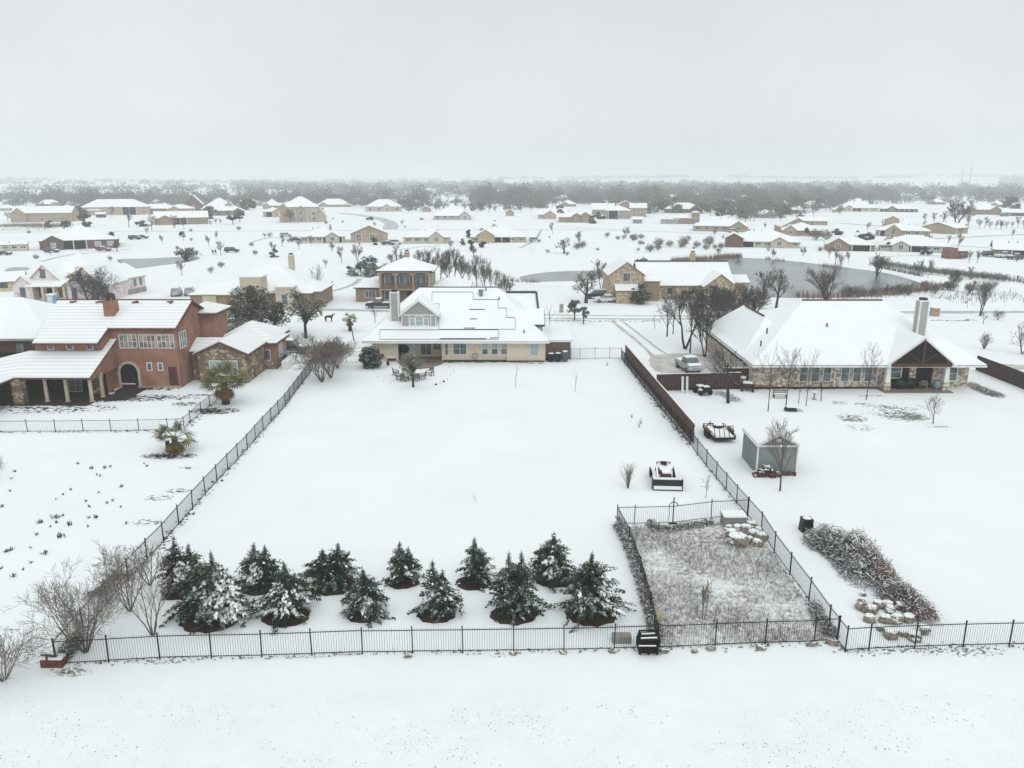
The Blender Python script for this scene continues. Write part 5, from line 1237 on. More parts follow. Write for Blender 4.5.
# people by the far pond
def person(px, py, label, coat, grp='people standing by the small far pond', arm=0):
    c = G(px, py); root = thing('person', label, 'person', c, grp)
    v = [(0,0,.95),(0,0,1.25),(0,0,1.48),(0,0,1.56),(0,0,1.68),(0,0,1.78),(.12,0,.85),(.14,.02,.48),(.15,0,.06),(-.12,0,.85),(-.16,-.05,.48),(-.18,0,.06),(.2,0,1.42),(.28,0,1.14),(.3+arm*.2,-.08,.88+arm*.4),(-.2,0,1.42),(-.28,0,1.14),(-.3,-.05,.88),(.17,-.12,.04),(-.2,-.12,.04)]
    e = [(0,1),(1,2),(2,3),(3,4),(4,5),(0,6),(6,7),(7,8),(8,18),(0,9),(9,10),(10,11),(11,19),(2,12),(12,13),(13,14),(2,15),(15,16),(16,17)]
    r_ = [.16,.18,.15,.06,.1,.08,.1,.08,.06,.1,.08,.06,.08,.07,.05,.08,.07,.05,.05,.05]
    me = bpy.data.meshes.new('body'); me.from_pydata(v, e, []); me.materials.append(M[coat]); o = bpy.data.objects.new('body', me); COL.objects.link(o); o.parent = root
    o.modifiers.new('skin', 'SKIN')
    for i, q in enumerate(r_): me.skin_vertices[0].data[i].radius = (q, q)
    me.skin_vertices[0].data[0].use_root = True
    sb = o.modifiers.new('sub', 'SUBSURF'); sb.levels = 1; sb.render_levels = 1
    m = MB(); m.blob(c+Vector((0,-.07,1.66)), (.075,.05,.09), 6, 4, 0); m.build('face', 'skin', root, smooth=True)
person(187.5,258.5,'person in red jacket nearest the fallen bare tree by the pond','coat_red')
person(192.3,259,'person in dark coat at left of the pair right of red jacket','coat_dark')
person(194.3,258.2,'person in dark coat in middle of the group by the pond','coat_dark', arm=1)
person(197,257.3,'person in dark coat standing at right end of the pond group','coat_dark')
person(213,254.8,'person in dark clothes, left of the lone pair on open snow','coat_dark', 'pair of people on open snow')
person(215.8,254.6,'person in dark clothes, right of the lone pair on open snow','coat_dark', 'pair of people on open snow')
# ------------------------------------------------------------------ bare trees
def gen_bare(seed, h, stems=1, spread=.5, levels=3, kids=(6,5,4), r0=.12, tw=.012, trunk=.25, up=.25, wig=.12, sides=3, drop=.0):
    rn = random.Random(seed); mt = MB(); mc = MB()
    def branch(p, d, L, r, lv):
        segs = 4 if lv == 0 else 3; pts = [p.copy()]; rs = [r]; dd = d.copy(); q = p.copy()
        for i in range(segs):
            wv_ = wig*(.35 if lv == 0 and stems == 1 else 1.3)
            dd = (dd+Vector((rn.uniform(-wv_,wv_), rn.uniform(-wv_,wv_), rn.uniform(-wv_,wv_)+up*.3-drop*lv))).normalized()
            q = q+dd*(L/segs); pts.append(q.copy()); rs.append(max(tw, r*(1-.72*(i+1)/segs)))
        (mt if lv <= 1 and levels > 2 or lv == 0 else mc).tube(pts, rs, (6 if lv == 0 else sides), False)
        if lv >= levels: return
        nk = kids[min(lv, len(kids)-1)]
        for k in range(nk):
            t_ = (trunk if lv == 0 else .2)+(1-(trunk if lv == 0 else .2))*(k+rn.random()*.8)/nk
            t_ = min(.98, t_); i = min(segs-1, int(t_*segs)); fr = t_*segs-i
            b = pts[i].lerp(pts[i+1], fr); rb = rs[i]*(1-fr)+rs[i+1]*fr
            ax = (pts[i+1]-pts[i]).normalized(); a = rn.uniform(0, 6.283); side = ax.cross(Vector((math.cos(a), math.sin(a), .3))).normalized()
            an = rn.uniform(.55, 1.0)*spread*1.6
            nd = (ax*math.cos(an)+side*math.sin(an)+Vector((0,0,up*.4))).normalized()
            branch(b, nd, L*rn.uniform(.45,.68)*(1.15-.45*t_), max(tw, rb*.62), lv+1)
    for s in range(stems):
        a = 6.283*s/max(1, stems)+rn.uniform(-.4,.4); tl = 0 if stems == 1 else spread*rn.uniform(.35,.9)
        d = Vector((math.sin(tl)*math.cos(a), math.sin(tl)*math.sin(a), math.cos(tl)))
        branch(Vector((math.cos(a)*.06*(stems > 1), math.sin(a)*.06*(stems > 1), -.05)), d, h*(.72 if levels > 1 else .9)*rn.uniform(.85,1.1), r0, 0)
    zm = max([v[2] for v in mt.v]+[v[2] for v in mc.v])
    k = h/zm
    for mm in (mt, mc): mm.v = [(v[0]*k, v[1]*k, v[2]*k) for v in mm.v]
    return mt, mc
def bare(px, py, top, label, seed, tm='bark', cm='twig', grp=None, h=None, name='bare_tree', wide=1.0, lean=0, cat='tree', **kw):
    c = G(px, py); h = h or HT(px, py, top); kw.setdefault('tw', max(.008, c.y*.00013)); kw['tw'] = min(kw['tw'], max(.008, c.y*.00017)); kw.setdefault('r0', max(.05, h*.022))
    mt, mc = gen_bare(seed, h, **kw); root = thing(name, label, cat, c, grp)
    for mm in (mt, mc): mm.v = [(v[0]*wide+c.x+lean*v[2], v[1]*wide+c.y, v[2]) for v in mm.v]
    mt.build('trunk', tm, root); 
    if mc.f: mc.build('crown', cm, root)
    return root
bare(86,652,560,'widest crape myrtle at the lower left fence corner',11,'bark_brown','twig_tan',stems=8,spread=.62,levels=3,kids=(6,6,5),r0=.045,wide=1.25)
bare(130,611,537,'leafless crape myrtle second from the lower left corner',12,'bark_brown','twig_tan',stems=6,spread=.5,levels=3,kids=(6,5,5),r0=.04,wide=1.1)
bare(153,635,563,'thin pale crape myrtle just behind the front fence',13,'bark_brown','twig_tan',stems=5,spread=.34,levels=2,kids=(5,4),r0=.04)
bare(150,585,540,'small leafless shrub on the left fence behind the cedars',14,'bark_brown','twig_tan',stems=4,spread=.45,levels=2,kids=(5,5),r0=.04)
bare(628,488,461,'fan shaped tan leafless shrub left of the loader tractor',15,'bark_brown','twig_tan',stems=22,spread=.33,levels=1,kids=(5,),r0=.02,name='shrub',cat='shrub')
bare(706,498,474,'tiny pale sapling between tractor and side fence',16,'twig_tan','twig_tan',stems=1,spread=.7,levels=2,kids=(7,4),r0=.025,name='sapling')
bare(780,491,416,'tall leafless tree in front of the grey shed',217,'bark','twig',stems=1,spread=.45,levels=3,kids=(12,6,4),r0=.07,trunk=.3,wide=1.1,tw=.01)
bare(768,411.5,341,'tallest thin tree at left before the stone wall',18,'bark_dark','twig_dark',spread=.35,levels=2,kids=(9,5),r0=.06)
bare(786,405,345,'dense upright tree second from left before stone wall',19,'bark_dark','twig_dark',spread=.42,levels=3,kids=(9,6,4),r0=.07,trunk=.35)
bare(798.6,403.5,352,'very thin tree third from left before stone wall',20,'bark_dark','twig_dark',spread=.3,levels=2,kids=(7,4),r0=.045)
bare(806,406,347,'thin forked tree fourth from left before stone wall',21,'bark_dark','twig_dark',spread=.4,levels=2,kids=(9,5),r0=.05)
bare(821,401,366,'shortest slim sapling fifth from left before stone wall',22,'bark_dark','twig_dark',spread=.3,levels=2,kids=(6,3),r0=.05,name='sapling')
bare(866,400,341,'slender tree alone before the right stone wall windows',23,'bark_dark','twig_dark',spread=.38,levels=3,kids=(9,5,3),r0=.06,trunk=.25)
bare(933,424,393,'small round leafless tree standing before the gable porch',24,'bark_brown','twig',spread=.6,levels=3,kids=(8,5,4),r0=.05,trunk=.2,wide=1.25)
bare(728,403,340,'big leaning dark tree over the driveway fence',25,'bark_dark','twig_dark',spread=.6,levels=3,kids=(11,7,5),r0=.22,trunk=.3,wide=1.15,lean=-.12)
for k, (px, py, tp_, lb) in enumerate(((322,382,334,'nearest leafless crape myrtle at the back left fence'),(331,378,331,'middle leafless crape myrtle at the back left fence'),(337,368,336,'farthest leafless crape myrtle at the back left fence'))):
    bare(px, py, tp_, lb, 30+k, 'bark_brown','twig_tan',stems=8,spread=.6,levels=3,kids=(7,6,5),r0=.05,wide=1.25)
bare(375,323,308,'little bare tree before street left of the grey chimney',34,'bark_brown','twig',spread=.5,levels=2,kids=(7,5))
bare(515.5,387,363,'thin lone sapling behind the cream house right windows',35,'twig_tan','twig_tan',spread=.3,levels=1,kids=(6,),r0=.04,name='sapling')
bare(575,392,370,'thin lone sapling below the trash carts',36,'twig_tan','twig_tan',spread=.35,levels=1,kids=(6,),r0=.04,name='sapling')
bare(549.5,332,303,'thin sapling right of the cream house roof end',37,'bark','twig',spread=.35,levels=1,kids=(7,),r0=.07,name='sapling')
bare(475,502,493,'tiny twig sapling alone in the open yard snow',38,'bark','twig',spread=.3,levels=1,kids=(2,),r0=.015,name='sapling',cat='sapling')
bare(727,435,427,'tiny twig near the tall board fence end',39,'bark','twig',spread=.3,levels=1,kids=(2,),r0=.015,name='sapling',cat='sapling') if False else None
bare(984,349,331,'vase shaped bare shrub alone on the right lawn',40,'bark_brown','twig',stems=9,spread=.42,levels=2,kids=(5,3),r0=.05,name='shrub',cat='shrub')
bare(1022,354,322,'broad leafless tree cut by the right edge',41,'bark','twig',stems=4,spread=.6,levels=3,kids=(6,4,4),r0=.07,wide=1.2)
bare(983,352-28,311,'small tree just before the right part of the street',42,'bark','twig',spread=.5,levels=2,kids=(6,4))
bare(980,316,280,'tall double bare tree at right part of the street',43,'bark_dark','twig',stems=2,spread=.3,levels=3,kids=(8,5,4),r0=.12)
bare(703,498-3,486,'dry weed sprig below the sapling near side fence',44,'twig_tan','twig_tan',spread=.5,levels=1,kids=(3,),r0=.015,name='weed',cat='weed') if False else None
# street side trees in front of the stone barn-like house
ST = 'dark bare trees in the copse between street and stone house'
bare(685,349,285,'broad dark crowned tree at left of the street copse',45,'bark_dark','twig_dark',stems=2,spread=.5,levels=4,kids=(9,6,4,3),r0=.18,trunk=.45,tw=.04,wide=1.05)
bare(690,353,292,'slim dark trunk close beside the broad copse tree',46,'bark_dark','twig_dark',spread=.3,levels=2,kids=(8,5),r0=.13,trunk=.5,tw=.035)
bare(667,336.5,302,'thin tree at the left edge of the street copse',47,'bark_dark','twig',spread=.35,levels=2,kids=(8,5),r0=.13,tw=.03)
bare(673,334,306,'thin straight tree second at left of the copse',48,'bark_dark','twig',spread=.25,levels=2,kids=(6,4),r0=.1,tw=.03)
bare(654.5,329,310,'very thin sapling left of the street copse',49,'bark','twig',spread=.3,levels=1,kids=(6,),r0=.06,name='sapling')
bare(704.5,357,302,'tangled tree at the near end of the street copse',50,'bark_dark','twig_dark',stems=2,spread=.4,levels=3,kids=(9,6,4),r0=.12,tw=.028)
for k, (px, py, tp_, w_) in enumerate(((716,341,283,.95),(724,334,286,1.1),(735,336,284,1.2),(744,330,292,1.2),(700,338,298,1),(756,318,285,1.1),(728,345,300,.9),(748,322,280,1.2),(740,345,305,1.0),(708,330,284,1.1),(697,322,286,1),(720,326,288,1.2),(752,330,288,1.1),(712,350,306,.9))):
    bare(px, py, tp_, 'dark leafless tree crowded in the copse left of the stone house roof', 51+k, 'bark_dark','twig_dark',grp=ST,stems=1+k % 2,spread=.5,levels=3,kids=(9,6,5),r0=.14,tw=.035,wide=w_,trunk=.35)
bare(762,305,266,'spreading dark tree at left pond bank above the stone roof',61,'bark_dark','twig_dark',spread=.55,levels=4,kids=(8,5,4,3),r0=.2,trunk=.4,tw=.045)
bare(776,309,268,'leaning dark tree right of its twin at the left pond bank',62,'bark_dark','twig_dark',spread=.6,levels=4,kids=(8,5,4,3),r0=.24,trunk=.35,tw=.045,wide=1.2)
bare(826,303,260,'big multi-trunk bare tree standing before the pond reeds',63,'bark_dark','twig_dark',stems=5,spread=.5,levels=3,kids=(8,5,4),r0=.16,tw=.045,wide=1.1)
bare(877,275,253,'dark bushy bare tree on the far pond bank',64,'bark_dark','twig_dark',stems=4,spread=.65,levels=3,kids=(7,5,4),r0=.14,tw=.05,wide=1.3)
bare(586,303,269,'gnarled bare oak with broad crown left of the barn gable',65,'bark_dark','twig_dark',stems=1,spread=.75,levels=4,kids=(8,5,4,3),r0=.3,trunk=.3,tw=.045,wide=1.35)
bare(601,292,258,'pale upright bare tree behind the barn gable corner',66,'bark_brown','twig',stems=2,spread=.4,levels=3,kids=(9,5,4),r0=.14,tw=.04)
bare(564,253.5,237,'lone gnarled bare tree on the white slope, centre',67,'bark_dark','twig_dark',spread=.8,levels=3,kids=(8,5,4),r0=.3,trunk=.3,tw=.05,wide=1.35)
bare(91,305,266,'large bare tree before the unfinished pink house',68,'bark_dark','twig_dark',stems=5,spread=.7,levels=3,kids=(8,5,4),r0=.14,tw=.035,wide=1.3)
bare(104,304,280,'smaller bare tree right of the large one by pink house',69,'bark_dark','twig_dark',stems=3,spread=.6,levels=3,kids=(6,5,4),r0=.1,tw=.035)
bare(186,259.5,247,'sprawling fallen bare tree at the tip of the small pond',70,'bark_dark','twig_dark',stems=4,spread=.95,levels=3,kids=(7,5,4),r0=.15,tw=.05,wide=1.8)
bare(956,226,200,'tallest broad bare tree on the far right field',71,'bark_dark','twig_dark',stems=2,spread=.55,levels=4,kids=(8,5,4,3),r0=.35,tw=.08,wide=1.2)
bare(318,300,262,'pale bare tree behind the small green oak',72,'bark_brown','twig',spread=.45,levels=3,kids=(8,5,4))
bare(-2,480,452,'thin shrub cut by the left edge on the weedy lot',73,'bark_brown','twig_tan',stems=5,spread=.5,levels=2,kids=(5,4),r0=.02,name='shrub',cat='shrub')
bare(4,680,628,'dense tangled brown bush at the lower left edge',74,'bark_brown','twig_tan',stems=12,spread=.75,levels=2,kids=(7,5),r0=.02,name='shrub',cat='shrub',wide=1.2)
bare(360,630-8,612,'x',75) if False else None
bare(703,620,578,'small straw coloured sapling growing inside the weedy pen',76,'twig_tan','twig_tan',stems=3,spread=.25,levels=2,kids=(8,4),r0=.025,name='sapling')

# reusable templates for bare trees further away
TPL = {}
def tpl(kind, px, py, top, label, grp=None, sc_=1.0):
    c = G(px, py); h = HT(px, py, top); rz = rnd.uniform(0, 6.28)
    if kind not in TPL:
        k, seed, opts, tm, cm = DEF[kind]
        mt, mc = gen_bare(seed, 8.0, **opts); root = thing(k, label, 'shrub' if k == 'shrub' else 'tree', (0,0,0), grp)
        mt.build('trunk', tm, root); mc.build('crown', cm, root); TPL[kind] = root
        root.location = c; root.rotation_euler.z = rz; root.scale = (h/8*sc_, h/8*sc_, h/8); return root
    r = TPL[kind].copy(); COL.objects.link(r)
    for ch in TPL[kind].children: d = ch.copy(); COL.objects.link(d); d.parent = r
    r.location = c; r.rotation_euler = (0,0,rz); r.scale = (h/8*sc_, h/8*sc_, h/8); r['label'] = label
    if grp: r['group'] = grp
    elif 'group' in r.keys(): del r['group']
    return r
DEF = {
 'a': ('bare_tree', 101, dict(stems=1,spread=.45,levels=3,kids=(10,7,5),r0=.15,tw=.024,trunk=.25), 'bark','twig'),
 'b': ('bare_tree', 102, dict(stems=3,spread=.4,levels=3,kids=(9,6,5),r0=.11,tw=.024), 'bark_dark','twig_dark'),
 'c': ('bare_tree', 103, dict(stems=1,spread=.65,levels=3,kids=(10,7,5),r0=.18,tw=.03,trunk=.3), 'bark_brown','twig'),
 'd': ('bare_tree', 104, dict(stems=2,spread=.3,levels=3,kids=(10,6,4),r0=.1,tw=.022), 'bark','twig_tan'),
 's': ('shrub', 105, dict(stems=9,spread=.7,levels=2,kids=(8,6),r0=.09,tw=.03), 'twig','twig'),
 't': ('shrub', 106, dict(stems=13,spread=.85,levels=2,kids=(8,6),r0=.09,tw=.034), 'twig_dark','twig'),
}
RB = 'leafless trees in the row behind the balcony house'
for k, (px, py, tp_) in enumerate(((386,282,262),(399,283,250),(406,281,252),(420,282,249),(427,283,246),(434,281,250),(441,284,247),(448,285,246),(455,283,248),(462,284,252),(469,286,258),(477,289,254),(484,290,256),(491,292,263),(499,299,268),(507,300,272))):
    tpl('abdabdcb'[k % 8], px, py, tp_, 'leafless tree in the dense row behind the balcony house', RB, .8)
L_ = [('c',152,230.5,214,'round headed bare tree left before the wide porch house',None),('c',184,229.5,216,'round headed bare tree right before the wide porch house',None),('c',174,228,214,'small round bare tree between two round ones',None),
 ('a',129,227.5,208,'upright dark tree right of the two-level far house',None),('c',221,255.5,240,'lone bare tree with spreading crown above the tower house',None),('d',182,275.5,259,'small bare tree before the small pond',None),
 ('d',209,247,234,'slim sapling left of the lone spreading tree',None),('s',211,273,265,'bare bush beside the tower house roof',None),('a',282,247,235,'bare tree beside the pale chimney house drive',None),('d',272,251,240,'faint sapling left of the bare drive tree',None),
 ('s',270,237.5,231,'bare shrub on the slope below the castle-like house',None),('d',265,239,232,'thin shrub left of the slope shrub',None),('d',360,247,241,'small sapling before the pale chimney house gable',None),('s',363,231,224,'faint bush behind the pale chimney house',None),
 ('d',326,278-10,258,'tiny sapling on open snow above the tower house roof',None),('b',626,238,226,'dark bare bush on slope right of centre',None),('t',634,240,232.5,'low bush right beside the dark slope bush',None),('t',641,239,233,'low bush second right of the dark slope bush',None),
 ('t',650,252,243,'bare shrub at left in the slope shrub cluster',None),('t',659,247,236.5,'bare shrub at top of the slope shrub cluster',None),('t',658,250.5,243,'bare shrub in middle of the slope shrub cluster',None),('t',684,247,235,'wide shrub on slope below the red fence',None),
 ('t',710,243.5,234.5,'greenish shrub below the left end of lakeside house',None),('t',706,250,243,'low shrub nearer the pond below lakeside house',None),('t',721,249,242,'low shrub beside the lakeside house left wall',None),
 ('b',773,258.5,248,'small dark bare tree on the bank below lakeside house',None),('b',803,256,246,'bare tree on bank right of the lakeside house',None),('t',826,240,228,'dark round bare tree behind the bank',None),('t',816,240,227,'dark round bare tree left of its neighbour behind bank',None),
 ('d',829,258,245,'faint bare tree left of the pond bank porch house',None),('a',957.5,249,233,'bare tree beside barn on the right',None),('d',969,262.5,249,'pale bare tree right of the rusty tank',None),
 ('a',925,223,213,'bare tree at left of right field trees',None),('a',934,224,212,'bare tree second of right field trees',None),('d',943,225,210,'bare tree close left of the tallest right field tree',None),('d',968,228,212,'bare tree right of the tallest field tree',None),
 ('b',918,276,259,'bare tree on scrubby bank before the white roofed house',None),('d',929,275,258,'thin bare tree on scrubby bank right side',None),('b',953,291,268,'dark bare tree at the right tip of the pond',None),('d',848,263,250,'thin bare tree on far pond bank',None),
 ('s',998,322-2,308,'small bush beyond the street at right',None),('a',835,265,247,'bare tree on far pond bank at left of porch house',None),('d',840,268,252,'pale reedy tree on far pond bank',None),
 ('a',970,282-2,266,'thin bare tree in the scrub at right',None),('d',1012,243-5,228,'thin sapling on the far right field',None),('t',738,262-2,252,'low twiggy bush on pond bank under the lakeside house',None),
 ('b',300,221,207,'dark bare tree before the castle-like house',None),('b',290,223,208,'bare tree at the left tower of castle-like house',None),('c',321,219,206,'bare tree at the right end of castle-like house',None),
 ('a',893,240-3,228,'bare tree before the tan porch house right',None),('a',897,246,236,'bare tree before the long white roofed right house',None),('d',374,227,221,'sapling left of the curving road',None),('d',402,226,219,'sapling right of the curving road',None),
 ('a',112,217,206,'bare tree before the two-level far house',None),('a',92,212,203,'bare tree left of two-level far house',None),('c',8,222,211,'brown bare tree at far left edge',None),('c',14,221,209,'grey bare tree beside far left brown one',None)]
for q in L_: tpl(*q)
for k in range(9): tpl('dac'[k % 3], 979+k*5.5, 230-rnd.uniform(0,2), 217+rnd.uniform(-2,4), 'small bare orchard tree in the loose row at far right', 'bare trees in the far right row')
for k, (px, py) in enumerate(((216,224.5),(221,225),(211,226))): tpl('d', px, py, py-7, 'tiny bare shrub right of the wide porch house', 'tiny shrubs by the wide porch house')
for k in range(14): tpl('st'[k % 2], 902+rnd.uniform(0,22)+k*6.2, 296-rnd.uniform(0,14), 280, 'bare shrub in the scrubby strip beyond the right street', 'shrubs in the scrubby strip beyond the right street', 1.1)
for k in range(16): tpl('tbs'[k % 3], 846+k*6.0+rnd.uniform(-2,2), 299-k*.3-rnd.uniform(0,3), 284+rnd.uniform(-3,3), 'dark bare bush in the line between pond and stone house roof', 'bushes between pond and stone house roof', 1.0)
for k in range(12): tpl('ts'[k % 2], 880+k*4.2, 266+k*.7+rnd.uniform(-1,1), 258+k*.7, 'bare bush along the far pond bank scrub', 'bushes along the far pond bank', 1.0)
for k in range(12): tpl('ts'[k % 2], 932+k*6.5, 275+k*.6+rnd.uniform(-1,1), 266+k*.6, 'bare bush in the dark scrub band right of pond', 'bushes in the dark scrub band', 1.1)
# trees among far houses and before the woods
FB = 'grey bare trees among the far houses'
for (x0, x1, y0, y1, n) in ((0,130,196,206,24),(60,200,203,209,14),(150,300,197,206,30),(240,262,208,212,4),(330,470,198,206,22),(400,470,206,213,8),(480,540,201,214,20),(540,700,200,208,24),(700,840,203,216,40),(740,800,214,226,12),(600,700,208,214,12),(840,900,203,206,8),(925,1024,200,206,10)):
    for k in range(int(n*.6)):
        px = rnd.uniform(x0, x1); py = rnd.uniform(y0, y1); tpl('ccab'[k % 4], px, py, W(px, py, G(px, py).y).z*0+py-rnd.uniform(5.5,9.5)*(py-178)/27*1.0, 'grey bare tree among the far houses and fields', FB, 1.25)

def free(px, py):
    return not (660 < px < 935 and 254 < py < 300) and not (515 < px < 612 and 268 < py < 284) and not (112 < px < 204 and 255 < py < 270)
SL = 'small bare growth scattered over the snowy lots'
for k in range(34):
    px = rnd.uniform(5,1020); py = rnd.uniform(224,264)
    if free(px, py): tpl('dabd'[k % 4], px, py, py-rnd.uniform(6,13)*(py-178)/60, 'small bare tree standing on the open snowy lots', SL)
for k in range(60):
    px = rnd.uniform(5,1020); py = rnd.uniform(214,268)
    if free(px, py): tpl('st'[k % 2], px, py, py-rnd.uniform(3,6)*(py-178)/60, 'small twiggy shrub on the open snowy lots', 'shrubs on the snowy lots')
for k in range(26):
    px = rnd.uniform(560,730); py = rnd.uniform(234,256); tpl('st'[k % 2], px, py, py-rnd.uniform(3,8), 'twiggy shrub on the slope above the pond', 'shrubs on the slope above the pond')
# lot lines, drives and wind scoured streaks
for q in ([(40,262),(70,255),(118,251)],[(250,243),(268,238),(300,236)],[(398,250),(420,247),(440,246)],[(520,248),(535,240),(541,230)],[(300,300),(330,292),(352,285),(360,279)],[(870,258),(900,256),(945,256)],[(560,226),(600,229),(640,228)],[(840,216),(900,217),(960,216)],[(60,246),(90,251),(130,249)]):
    strip('drive', q, 1.3, 'slush', .028)
# ------------------------------------------------------------------ leafy trees: oaks, junipers, shrubs
def leafy(rn, m, c, r, n, sz, fl=.6):
    for _ in range(n):
        while True:
            v = Vector((rn.uniform(-1,1), rn.uniform(-1,1), rn.uniform(-1,1)))
            if .25 < v.length < 1: break
        p = Vector((c[0]+v.x*r[0], c[1]+v.y*r[1], c[2]+v.z*r[2])); s = sz*rn.uniform(.5,1.2)
        a = Vector((rn.gauss(0,1), rn.gauss(0,1), rn.gauss(0,fl))).normalized()*s; b = a.cross(Vector((rn.gauss(0,.5), rn.gauss(0,.5), 1))).normalized()*s*.6
        m.add([p-a-b*.3, p-a*.2-b, p+a, p-a*.1+b], [(0,1,2,3)])
def oak(px, py, top, wpx, label, seed, mat='oak_leaf', clumps=26, per=90, name='oak_tree', lift=.35, grp=None, tmat='bark_dark', sz=None):
    rn = random.Random(seed); c = G(px, py); h = HT(px, py, top); w = wpx/2*c.y/FPX*1.04; root = thing(name, label, 'tree', c, grp)
    m = MB(); mt = MB(); mt.tube([c-Vector((0,0,.05)), c+Vector((0,0,h*.25)), c+Vector((.1,0,h*.5))], [h*.035,h*.026,h*.018], 7)
    sz = sz or max(.14, c.y*.0016)
    for k in range(clumps):
        a = rn.uniform(0,6.28); q = rn.random()**.5; zz = rn.uniform(lift, .88); env = math.sin(math.pi*min(1, (zz-lift+.18)/(1.12-lift)))**.6
        p = Vector((c.x+math.cos(a)*w*q*.8*env, c.y+math.sin(a)*w*q*.8*env, h*zz)); rr = w*rn.uniform(.22,.42)
        leafy(rn, m, p, (rr, rr, rr*.6), per, sz); mt.tube([c+Vector((0,0,h*rn.uniform(.2,.45))), (c+Vector((0,0,h*.4))).lerp(p,.5), p], [h*.014,h*.008,h*.004], 4, False)
    mt.build('trunk', tmat, root); m.build('crown', mat, root); return root
oak(252,333,284,56,'large live oak with dense snow flecked crown behind orange house',201,clumps=46,per=130,lift=.2)
oak(276,336,295,36,'live oak with looser crown right of the largest oak',202,clumps=30,per=90,lift=.3)
oak(306,338,286,42,'small live oak with clear trunk by the pipe fence',203,clumps=30,per=60,lift=.38)
oak(236,327,300,24,'dark leafy oak at left behind orange back wing',204,clumps=16,per=70,lift=.15)
oak(219,302,284,18,'small green tree in front of the tower house left wing',205,clumps=14,per=60,lift=.3)
oak(286,305,276,26,'dark rounded evergreen right of the cream tower',206,'pine_leaf',clumps=22,per=90,lift=.1,name='evergreen_tree')
oak(212,310,298,14,'low green bush by the tower house lawn',207,clumps=10,per=50,lift=.1,name='evergreen_tree')
oak(413.3,387,350,29,'small olive green patio tree with thin trunk and round crown',208,'olive_leaf',clumps=34,per=70,lift=.42,tmat='bark_dark',name='patio_tree',sz=.085)
oak(574.5,320,299,17,'taller small green tree beside the street, right of cream house',209,'cedar_light',clumps=16,per=50,lift=.4,name='evergreen_tree')
oak(583.5,324,305,12,'shorter small green tree beside the street',210,'cedar_light',clumps=12,per=40,lift=.4,name='evergreen_tree')
oak(720,357.5,351.5,7,'small green shrub on snow beside the driveway',211,'weed_green',clumps=8,per=60,lift=.05,name='evergreen_shrub')
oak(640,304,283,24,'leafy evergreen beside the barn gable entrance',212,'oak_leaf',clumps=20,per=90,lift=.1,name='evergreen_tree')
oak(690,308,286,30,'dark evergreen in front of the barn house middle',213,'pine_leaf',clumps=14,per=60,lift=.1,name='evergreen_tree')
oak(712,306,284,28,'brownish oak hiding the barn house right gable',214,'oak_leaf',clumps=12,per=60,lift=.25,name='oak_tree')
oak(642,267,259,22,'wide low dark shrub on the pond bank above the barn ridge',215,'pine_leaf',clumps=14,per=70,lift=.05,name='evergreen_shrub')
oak(371,272,254,22,'ragged dark tree in the shrub clump left of bare row',216,'pine_leaf',clumps=12,per=40,lift=.3,name='evergreen_tree')
oak(361,276,263,30,'broad grey green shrub left of bare row',217,'cedar_light',clumps=14,per=80,lift=.0,name='evergreen_shrub')
oak(376,277,266,26,'grey green shrub at right of the broad one',218,'cedar_light',clumps=12,per=70,lift=.0,name='evergreen_shrub')
oak(349,304-30,266,12,'small grey bush beside shrub clump',219,'cedar_light',clumps=6,per=40,lift=.0,name='evergreen_shrub')
oak(471,251,239,9,'dark narrow evergreen before the wide tan centre house',220,'pine_leaf',clumps=10,per=60,lift=.05,name='evergreen_tree')
oak(468.5,238,228.5,6,'slim evergreen left of the wide tan centre house',221,'pine_leaf',clumps=8,per=50,lift=.05,name='evergreen_tree')
oak(463,245.5,239,5,'tiny slim evergreen left of the dark narrow one',222,'pine_leaf',clumps=6,per=40,lift=.05,name='evergreen_tree')
oak(483,247.5,241,10,'rounded dark shrub before the centre house porch',223,'pine_leaf',clumps=8,per=50,lift=.05,name='evergreen_shrub')
oak(374,245,237.5,9,'dark shrub at right end of pale chimney house',224,'pine_leaf',clumps=8,per=50,lift=.05,name='evergreen_shrub')
oak(85,227,212,14,'dark rounded evergreen above the brown porch house roof',225,'pine_leaf',clumps=14,per=70,lift=.1,name='evergreen_tree')
oak(67,227,221,12,'low dark shrub left of the rounded evergreen',226,'pine_leaf',clumps=8,per=50,lift=.05,name='evergreen_shrub')
oak(50,227.5,220,9,'low dark shrub further left behind brown fence',227,'pine_leaf',clumps=8,per=50,lift=.05,name='evergreen_shrub')
oak(78,217,205,17,'grey green evergreen before the two-level far house left end',228,'pine_leaf',clumps=12,per=60,lift=.1,name='evergreen_tree')
oak(113,246,230,11,'dark palm-like evergreen at brown porch house right end',229,'pine_leaf',clumps=10,per=60,lift=.3,name='evergreen_tree')
oak(45,247,241,6,'small dark shrub at brown porch house left end',230,'pine_leaf',clumps=6,per=40,lift=.0,name='evergreen_shrub')
oak(181,237,231.5,9,'small green shrub alone below the rail road',231,'weed_green',clumps=6,per=50,lift=.0,name='evergreen_shrub')
oak(142,226.5,221,15,'low dark evergreen at left of wide porch house',232,'pine_leaf',clumps=8,per=50,lift=.0,name='evergreen_shrub')
oak(233,224.5,212,11,'round green tree on slope, nearer of a pair',233,'pine_leaf',clumps=10,per=60,lift=.3,name='evergreen_tree')
oak(240,222,210,9,'round green tree on slope, farther of a pair',234,'pine_leaf',clumps=10,per=60,lift=.3,name='evergreen_tree')
oak(210,219,206,16,'brown green round tree between two far houses',235,'oak_leaf',clumps=12,per=60,lift=.1,name='oak_tree')
oak(249,210,198,18,'large dark round tree right of the far house group',236,'pine_leaf',clumps=12,per=70,lift=.05,name='evergreen_tree')
